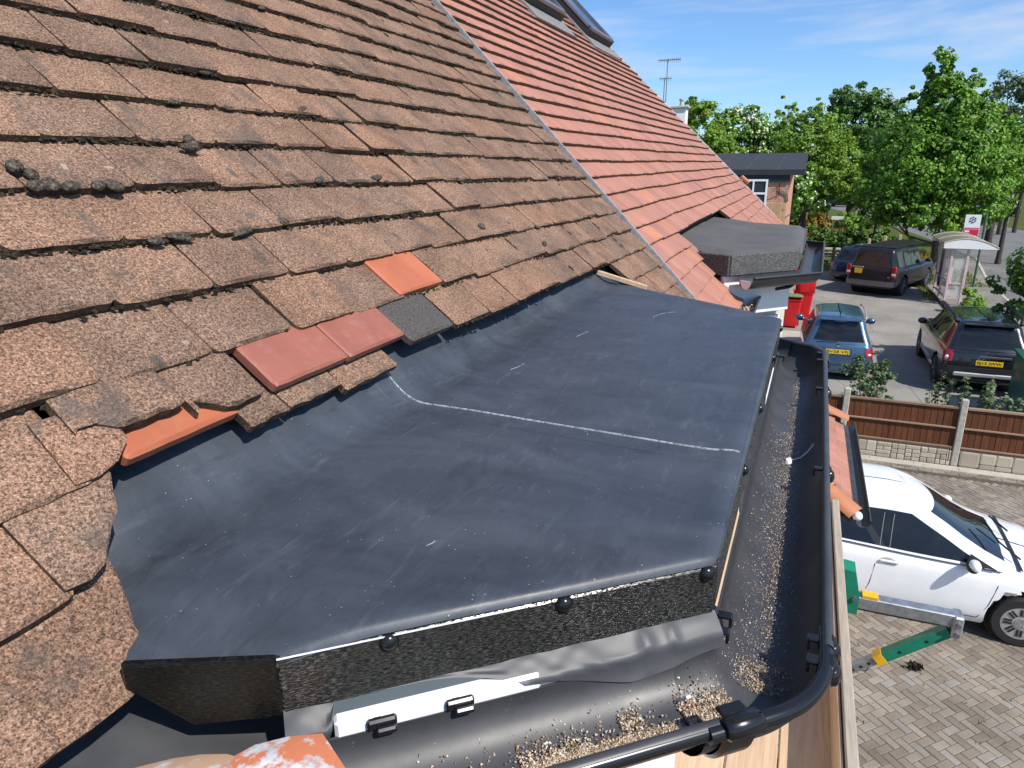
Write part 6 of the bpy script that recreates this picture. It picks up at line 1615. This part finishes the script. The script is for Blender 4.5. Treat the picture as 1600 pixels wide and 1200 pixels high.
for x0, pts in ((-0.28, [(-0.28, .88), (-0.27, .7), (-0.30, .45), (-0.36, .27)]), (0.86, [(0.98, .82), (0.93, .68), (0.88, .45), (0.80, .27)])):
    seam([(x, sidez(x, z), z) for x, z in pts])
seam([(x, sidez(x, 0.265)-0.004, 0.265) for x in lin(-0.75, 0.80, 12)])
m = MB(); m.bbox((-0.13, sidez(-.13, .77)-.018, .77), (0.20, 0.022, 0.030), 0.008); m.build('door_handle', M['paint_white'], t, local=True)
m = MB(); m.ball((-0.13, sidez(-.13, .77)-.001, .765), (0.10, 0.012, 0.045), 12, 6); m.build('handle_recess', M['alloy'], t, True, local=True)
m = MB(); m.bbox((1.06, sidez(1.06, .62)-.006, .63), (0.10, 0.008, 0.03), 0.002); m.build('wing_badge', M['chrome'], t, local=True)
m = MB(); m.slab([(0.60, -0.80, 0.89), (0.90, -0.79, 0.865), (0.64, -0.762, 1.00)], 0.02, (0, -1, 0.25)); m.build('quarter_panel', M['black_trim'], t, local=True)
gx0 = lambda tt, x: -(0.775+(0.585-0.775)*(math.sin(tt*PI/2)*0.35+tt*0.65))*(1-0.055*(2*((x+1.72)/2.84)-1)**2)-0.002
for xb in (-0.245, -0.145):
    seam([(xb+0.02*tt, gx0(tt, xb), (interp(wh['belt'], xb)-.01)*(1-tt)+1.365*tt) for tt in (0.07, 0.3, 0.55, 0.8)], 'window_seal', M['alloy'], 0.0035)
seam([(x, sidez(x, interp(wh['belt'], x)-0.03)-0.012, interp(wh['belt'], x)-0.004) for x in lin(-1.5, 0.95, 14)], 'waist_seal', M['black_trim'], 0.007)
m = MB(); m.grid([[(x, y, interp(wh['belt'], x)+0.048-0.030*y*y) for y in lin(-.68, .68, 9)] for x in (1.12, 1.135, 1.15, 1.165)]); m.build('scuttle', M['black_trim'], t, True, local=True)
m = MB(); m.tube([(1.15, -.55, .925), (0.98, -.35, .995), (0.88, 0.1, 1.065)], .011, 5); m.tube([(1.16, .1, .94), (1.0, .3, 1.01)], .011, 5); m.build('wiper', M['black_trim'], t, local=True)
for s in (-1, 1): patch(lambda c: c.x > 1.40 and s*c.y > 0.45 and 0.50 < c.z < 0.72, 'headlight', M['clear_lens'], 0.006)
patch(lambda c: c.x > 1.6 and 0.22 < c.z < 0.40 and abs(c.y) < 0.6, 'grille', M['black_trim'], 0.006)
# ================================================================ TREES AND PLANTS
def leaves_mesh(pts, nrm, size, droop=0.2):
    """one folded diamond leaf per point"""
    n = len(pts); d = rng.normal(size=(n, 3)); d[:, 2] -= droop
    d -= (d*nrm).sum(1, keepdims=True)*nrm; d /= np.linalg.norm(d, axis=1, keepdims=True)+1e-9
    s = np.cross(nrm, d); L_ = (size*rng.uniform(.65, 1.25, n))[:, None]; W_ = L_*rng.uniform(.34, .5, n)[:, None]
    v = np.empty((n, 4, 3)); v[:, 0] = pts-d*L_*.5; v[:, 1] = pts+s*W_+nrm*L_*.08; v[:, 2] = pts+d*L_*.5; v[:, 3] = pts-s*W_+nrm*L_*.08
    return v.reshape(-1, 3), [(4*i, 4*i+1, 4*i+2, 4*i+3) for i in range(n)]
def crown_points(blobs, n, clump=0.22, nclump=None, fill=0.55, flat=0.8):
    """leaf clumps through the outer part of a set of ellipsoids (cx,cy,cz,rx,ry,rz)"""
    vol = np.array([(b_[3]*b_[4]*b_[5])**0.7 for b_ in blobs]); vol /= vol.sum(); P, N = [], []
    for b_, f in zip(blobs, vol):
        c = np.array(b_[:3]); r = np.array(b_[3:6]); k = max(40, int(n*f)); nc = max(10, int(k/48))
        u = rng.normal(size=(nc, 3)); u /= np.linalg.norm(u, axis=1, keepdims=True); rad = rng.uniform(fill, 1.0, (nc, 1))**0.6
        cc = c+u*r*rad; w = rng.integers(0, nc, k); cr_ = clump*r.mean()*rng.uniform(.5, 1.5, nc)
        q = rng.normal(size=(k, 3)); q /= np.linalg.norm(q, axis=1, keepdims=True); q *= rng.uniform(.2, 1, (k, 1))**0.5
        q[:, 2] *= flat
        P.append(cc[w]+q*cr_[w][:, None]); nn = q*0.75+u[w]*0.5+rng.normal(size=(k, 3))*0.45; nn[:, 2] += 0.45; N.append(nn/np.linalg.norm(nn, axis=1, keepdims=True))
    return np.vstack(P), np.vstack(N)
def np_obj(name, v, f, mat, parent=None):
    me = bpy.data.meshes.new(name); off = world_loc(parent) if parent is not None else Vector((0, 0, 0))
    me.from_pydata((v-np.array(off)).tolist(), [], f); me.materials.append(mat); me.update()
    o = bpy.data.objects.new(name, me); COL.objects.link(o); o.parent = parent; return o
def tree(name, label, base, blobs, n, size, mat, trunk_r=0.25, trunk_h=None, bark=None, limbs=5, group=None, clump=0.22, fill=0.5, cat='tree', extra=None, droop=0.2):
    base = Vector(base); t = thing(name, label, cat, base, 0, group)
    cz = sum(b_[2] for b_ in blobs)/len(blobs); th = trunk_h or (cz-base.z); m = MB()
    bl = sorted(blobs, key=lambda q: -q[3]*q[4])
    tp = base+Vector((random.uniform(-.2, .2), random.uniform(-.2, .2), th*0.62)); m.tube([base-Vector((0, 0, .05)), base+Vector((0, 0, th*.08)), base.lerp(tp, .5), tp], [trunk_r*1.35, trunk_r, trunk_r*.85, trunk_r*.6], 9)
    for b_ in bl[:limbs]:
        e = Vector(b_[:3]); a_ = base.lerp(tp, random.uniform(.55, .98)); mid = a_.lerp(e, .5)+Vector((0, 0, -0.15*(e-a_).length)); m.tube([a_, mid, e], [trunk_r*.42, trunk_r*.28, trunk_r*.08], 6)
        for _ in range(3):
            u = Vector((random.gauss(0, 1), random.gauss(0, 1), random.gauss(0.3, 1))).normalized(); m.tube([mid, e+Vector((u.x*b_[3], u.y*b_[4], u.z*b_[5]))*.75], [trunk_r*.16, trunk_r*.04], 5)
    m.build('trunk', bark or M['bark'], t, True, 60)
    P, N = crown_points(blobs, n, clump, fill=fill); v, f = leaves_mesh(P, N, size, droop); np_obj('crown', v, f, mat, t)
    if extra:
        ex_n, ex_s, ex_m = extra; sel = rng.choice(len(P), ex_n); hi = P[sel]; hi = hi+N[sel]*0.12; nz = N[sel]; v, f = leaves_mesh(hi, nz, ex_s, -1.5); np_obj('blossom', v, f, ex_m, t)
    return t
Zc = lambda z: z+H
# maple by the bus stop
mb_ = [(37, -4.6, Zc(0.0), 2.4, 2.5, 2.2), (37.2, -5.6, Zc(1.2), 1.9, 1.7, 1.9), (36.8, -3.9, Zc(-1.3), 2.0, 2.1, 1.3), (37.1, -6.4, Zc(-0.6), 2.0, 1.9, 1.6), (37.0, -4.85, Zc(2.5), 1.2, .8, 1.4), (37, -4.68, Zc(3.45), 0.8, 0.62, 1.25), (37.1, -5.85, Zc(2.8), 0.9, 0.7, 1.0),
       (36.9, -3.75, Zc(2.2), .7, .45, 1.0), (36.5, -3.2, Zc(-2.0), 1.5, 1.2, .8), (36.6, -6.9, Zc(-1.9), 1.6, 1.2, .8), (37.3, -6.5, Zc(0.9), 1.5, 1.3, 1.5), (36.2, -5.2, Zc(-2.3), 1.7, 1.7, .7), (37.4, -7.3, Zc(-0.2), 1.1, 1.0, 1.2), (36.9, -3.1, Zc(0.3), .9, .8, .8), (36.7, -3.35, Zc(1.55), .45, .4, .35)]
tree('maple_tree', 'tall maple with bright green leaves standing behind the bus shelter', (37.2, -5.65, -0.1), mb_+[(37, -4.75, Zc(3.1), .9, .75, .9), (36.95, -4.2, Zc(1.6), .9, .8, 1.0)], 60000, 0.145, M['leaf_maple'], 0.17, 4.5, limbs=9, clump=0.18, fill=0.35, droop=0.5)
T = [('broad_tree', 'dense round-headed dark green tree on the skyline', (64, -3.2, -.14), [(64, -3.2, Zc(3.0), 3.0, 2.7, 2.6), (64, -1.6, Zc(2.5), 2.2, 1.6, 2.0), (64, -4.8, Zc(2.6), 2.2, 1.7, 1.9), (63.5, -2.6, Zc(4.6), 2.0, 1.9, 1.2), (64, -3.3, Zc(0.4), 3.4, 3.0, 2.4), (63, -2.0, Zc(-1.5), 2.8, 2.4, 1.6), (64, -5.6, Zc(0.6), 2, 1.6, 2.2)], 26000, .25, M['leaf_dark'], .4, .18, .55),
     ('willow_tree', 'bushy pale green tree with upright shoots behind the brick building', (49, .2, -.14), [(49, .3, Zc(.6), 2.4, 2.4, 2.2), (48.6, -1.2, Zc(-.4), 1.9, 1.7, 2.0), (48.5, 1.5, Zc(1.4), 1.4, 1.2, 1.8), (49, -.2, Zc(2.2), 1.5, 1.3, 1.1), (48.3, .6, Zc(-1.5), 2.2, 2.0, 1.3), (48.2, -2.0, Zc(-1.2), 1.2, 1.0, 1.2), (49, 2.05, Zc(2.7), .40, .35, 1.3), (49, 1.45, Zc(2.7), .38, .32, 1.1), (49, .0, Zc(2.9), .45, .40, .9), (49, .75, Zc(2.3), .8, .7, .9)], 30000, .15, M['leaf_bright'], .22, .17, .4),
     ('horse_chestnut_tree', 'horse chestnut covered in white blossom candles behind the brick building', (56, 5.0, -.14), [(56, 5.2, Zc(1.7), 2.6, 2.3, 2.0), (56, 3.6, Zc(1.0), 2.2, 1.7, 1.8), (55.6, 6.3, Zc(.4), 2.0, 1.6, 2.0), (55.5, 4.6, Zc(-1.2), 2.6, 2.6, 1.8), (55.8, 5.0, Zc(3.3), 1.2, 1.3, .7)], 20000, .21, M['leaf_maple'], .35, .18, .5),
     ('ash_tree', 'yellow-green tree right behind the white chimney', (46, 6.2, -.14), [(46, 6.4, Zc(1.7), 1.7, 1.5, 1.9), (45.6, 5.4, Zc(.3), 1.5, 1.2, 1.8), (45.8, 6.9, Zc(2.9), .9, .9, .9), (45.4, 5.0, Zc(-1.2), 1.5, 1.2, 1.4), (46, 5.3, Zc(2.5), .5, .5, .7), (46, 7.8, Zc(2.2), 1.2, 1.0, 1.0)], 17000, .17, M['leaf_bright'], .2, .18, .45),
     ('feathery_tree', 'grey-green feathery tree at the right edge of the skyline', (52, -10.6, -.14), [(52, -10.4, Zc(3.6), 1.6, 1.5, 1.5), (52, -11.6, Zc(2.6), 2.0, 1.7, 2.0), (51.6, -9.7, Zc(1.6), 1.6, 1.4, 1.6), (52, -10.8, Zc(.2), 2.2, 2.0, 1.6)], 14000, .16, M['leaf_grey'], .22, .2, .35),
     ('lime_tree', 'fresh green tree in the gap right of the maple', (44, -9.6, -.14), [(44, -9.3, Zc(.8), 1.5, 1.3, 1.4), (44, -9.9, Zc(-.6), 1.6, 1.3, 1.3), (44.2, -8.7, Zc(-.4), 1.0, 1.0, 1.0)], 12000, .15, M['leaf_maple'], .13, .2, .4),
     ('elder_bush', 'elder with flat white flower heads beside the brick building', (38, .2, -.14), [(38, .5, Zc(-1.5), 1.2, .85, 1.1), (38, -.35, Zc(-1.7), 1.1, .75, .85), (37.6, .6, Zc(-.7), 1.0, .7, .8)], 6000, .19, M['leaf_maple'], .09, .2, .4),
     ('back_tree', 'dark tree between the blossoming chestnut and the pale green tree', (58, 2.2, -.14), [(58, 2.4, Zc(.6), 2.2, 1.7, 1.9), (58, 1.2, Zc(-.6), 2.4, 1.8, 2.0), (57.6, 3.1, Zc(-1.4), 2.0, 1.6, 1.7), (58, 2.9, Zc(1.9), 1.1, .9, .7)], 12000, .20, M['leaf_dark'], .28, .2, .5),
     ('shade_tree', 'shadowy tree filling the gap between the round tree and the maple', (50, -4.2, -.14), [(50, -4.0, Zc(.2), 2.0, 1.8, 2.0), (50, -5.6, Zc(1.0), 1.8, 1.5, 2.2), (50, -3.4, Zc(-1.6), 1.8, 1.5, 1.4), (50.2, -7.2, Zc(.6), 1.8, 1.5, 2.0)], 15000, .19, M['leaf_dark'], .24, .2, .45)]
for nm, lb, bs_, bl, n, sz, mt, tr_, cl_, fl_ in T:
    ex = (2600, .20, M['blossom']) if 'chestnut' in nm else ((260, .13, M['blossom']) if 'elder' in nm else None)
    tree(nm, lb, bs_, bl, n, sz, mt, tr_, None, M['dark_bark'], 4, 'trees behind the forecourt' if False else None, cl_, fl_, 'bush' if 'bush' in nm else 'tree', ex)
# leafy branches of a tree reaching in at the right edge
br = [(20.2, -5.3, Zc(-2.5), .9, .85, .75), (20.0, -5.2, Zc(-3.2), .8, .72, .6), (20.4, -4.85, Zc(-2.75), .6, .5, .5), (20.3, -5.9, Zc(-2.0), .9, .8, .7), (20, -5.75, Zc(-3.6), .7, .7, .45), (20.1, -4.75, Zc(-3.45), .42, .36, .32), (20.3, -5.6, Zc(-1.35), .55, .5, .45), (20.2, -6.6, Zc(-2.6), 1.0, .9, 1.0)]
tree('tree', 'dark leafy tree reaching in over the pavement at the right edge', (20.6, -6.9, 0), br, 5200, .125, M['leaf_dark'], .11, 2.9, M['bark'], 8, None, .24, .3, 'tree', (26, .13, M['blossom']))
# hedges and shrubs
def shrub(name, label, base, blobs, n, size, mat, cat='shrub', group=None, extra=None): return tree(name, label, base, blobs, n, size, mat, .035, None, M['bark'], 4, group, .3, .35, cat, extra, .1)
shrub('hedge', 'dark clipped hedge behind the wooden posts', (45, -2.0, -.14), [(45+.2*math.sin(i), -.1-.62*i, .75+.1*math.sin(i*2), .8, .55, .75) for i in range(7)], 7000, .16, M['leaf_dark'], 'hedge')
shrub('sunlit_shrub', 'sunlit yellow-green shrub at the right end of the dark hedge', (45, -4.4, -.14), [(45, -4.3, .75, .7, .6, .7), (45.2, -5.2, .6, .7, .6, .55), (44.8, -3.8, .55, .5, .5, .5)], 2600, .16, M['leaf_bright'])
shrub('flowering_shrub', 'bronze and yellow low shrub beyond the hedge', (58, -.9, -.14), [(58, -.9, .75, .8, 1.0, .75), (58, -.2, .7, .8, .9, .7)], 2200, .22, M['leaf_yellow'])
shrub('green_shrub', 'low green shrub left of the bronze one beyond the hedge', (58, 1.0, -.14), [(58, .7, .7, .8, .9, .7), (58, 1.7, .65, .8, .9, .65), (58.5, 2.6, .7, .8, .9, .7)], 3000, .2, M['leaf_olive'])
shrub('green_shrub', 'low green shrub beside the street name plate', (60, -3.3, -.14), [(60, -2.9, .7, .8, .9, .8), (60, -4.0, .7, .8, .9, .7), (60, -5.0, .6, .8, .9, .6)], 3000, .2, M['leaf_bright'])
shrub('garden_shrub', 'small fresh green bush on the edge of the pavement in front of the shelter', (28.1, -5.62, 0), [(28.1, -5.62, .50, .42, .42, .40), (28.1, -5.72, .28, .48, .46, .25), (28.15, -5.5, .75, .26, .25, .22)], 1500, .10, M['leaf_bright'])
shrub('rose_bush', 'leafy rose bush just behind the fence and the blue estate car', (14.75, -1.45, 0), [(14.75, -1.42, 1.10, .42, .44, .30), (14.7, -1.22, 1.28, .26, .22, .22), (14.8, -1.68, 1.20, .25, .24, .26), (14.75, -1.5, .7, .40, .42, .40)], 2600, .065, M['leaf_grey'])
def spiky(label, x, y, n, h, sp):
    t = thing('weed', label, 'weed', (x, y, 0), 0, None); m = MB(); P, N = [], []
    for i in range(n):
        b_ = Vector((x+random.gauss(0, sp*.4), y+random.gauss(0, sp), 0)); l = Vector((random.gauss(0, .12), random.gauss(0, .12), 1)).normalized()*h*random.uniform(.75, 1.1); m.tube([b_, b_+l], [.008, .003], 4)
        for j in range(44):
            u = random.uniform(.35, 1.0); a = random.uniform(0, 6.28); P.append(b_+l*u+Vector((math.cos(a), math.sin(a), .2))*.05); N.append(Vector((math.cos(a)*.5+random.gauss(0, .3), math.sin(a)*.5, .8)).normalized())
    m.build('stems', M['bark'], t); v, f = leaves_mesh(np.array(P), np.array(N), .085, 0); np_obj('foliage', v, f, M['leaf_grey'], t)
spiky('tall grey-green weed behind the fence, left of the middle post', 14.9, -2.95, 8, 1.18, .16)
spiky('tall grey-green weed behind the fence, right of the middle post', 14.8, -3.45, 9, 1.15, .18)
spiky('shorter grey-green weed at the foot of the green bin', 14.6, -3.95, 6, .98, .14)
# distant wood that closes the horizon
P, N = crown_points([(130+20*math.sin(i*1.7), -75+9*i, 3.6+1.0*math.sin(i*2.3), 9, 7, 4.2) for i in range(19)], 15000, .22, fill=.55); v, f = leaves_mesh(P, N, .8); o = np_obj('far_wood', v, f, M['leaf_dark']); tag(o, 'belt of far trees closing off the view', 'wood', kind='stuff')

tuft('paving_weeds', 'tiny weeds and moss in the joints of the block paving', [(5.2, 8.1, -3.4, -0.2, 160), (12.6, 13.3, -4.6, -0.2, 260)], 0, 0.035, M['leaf_olive'], 'weeds', 0.0, 0.008)
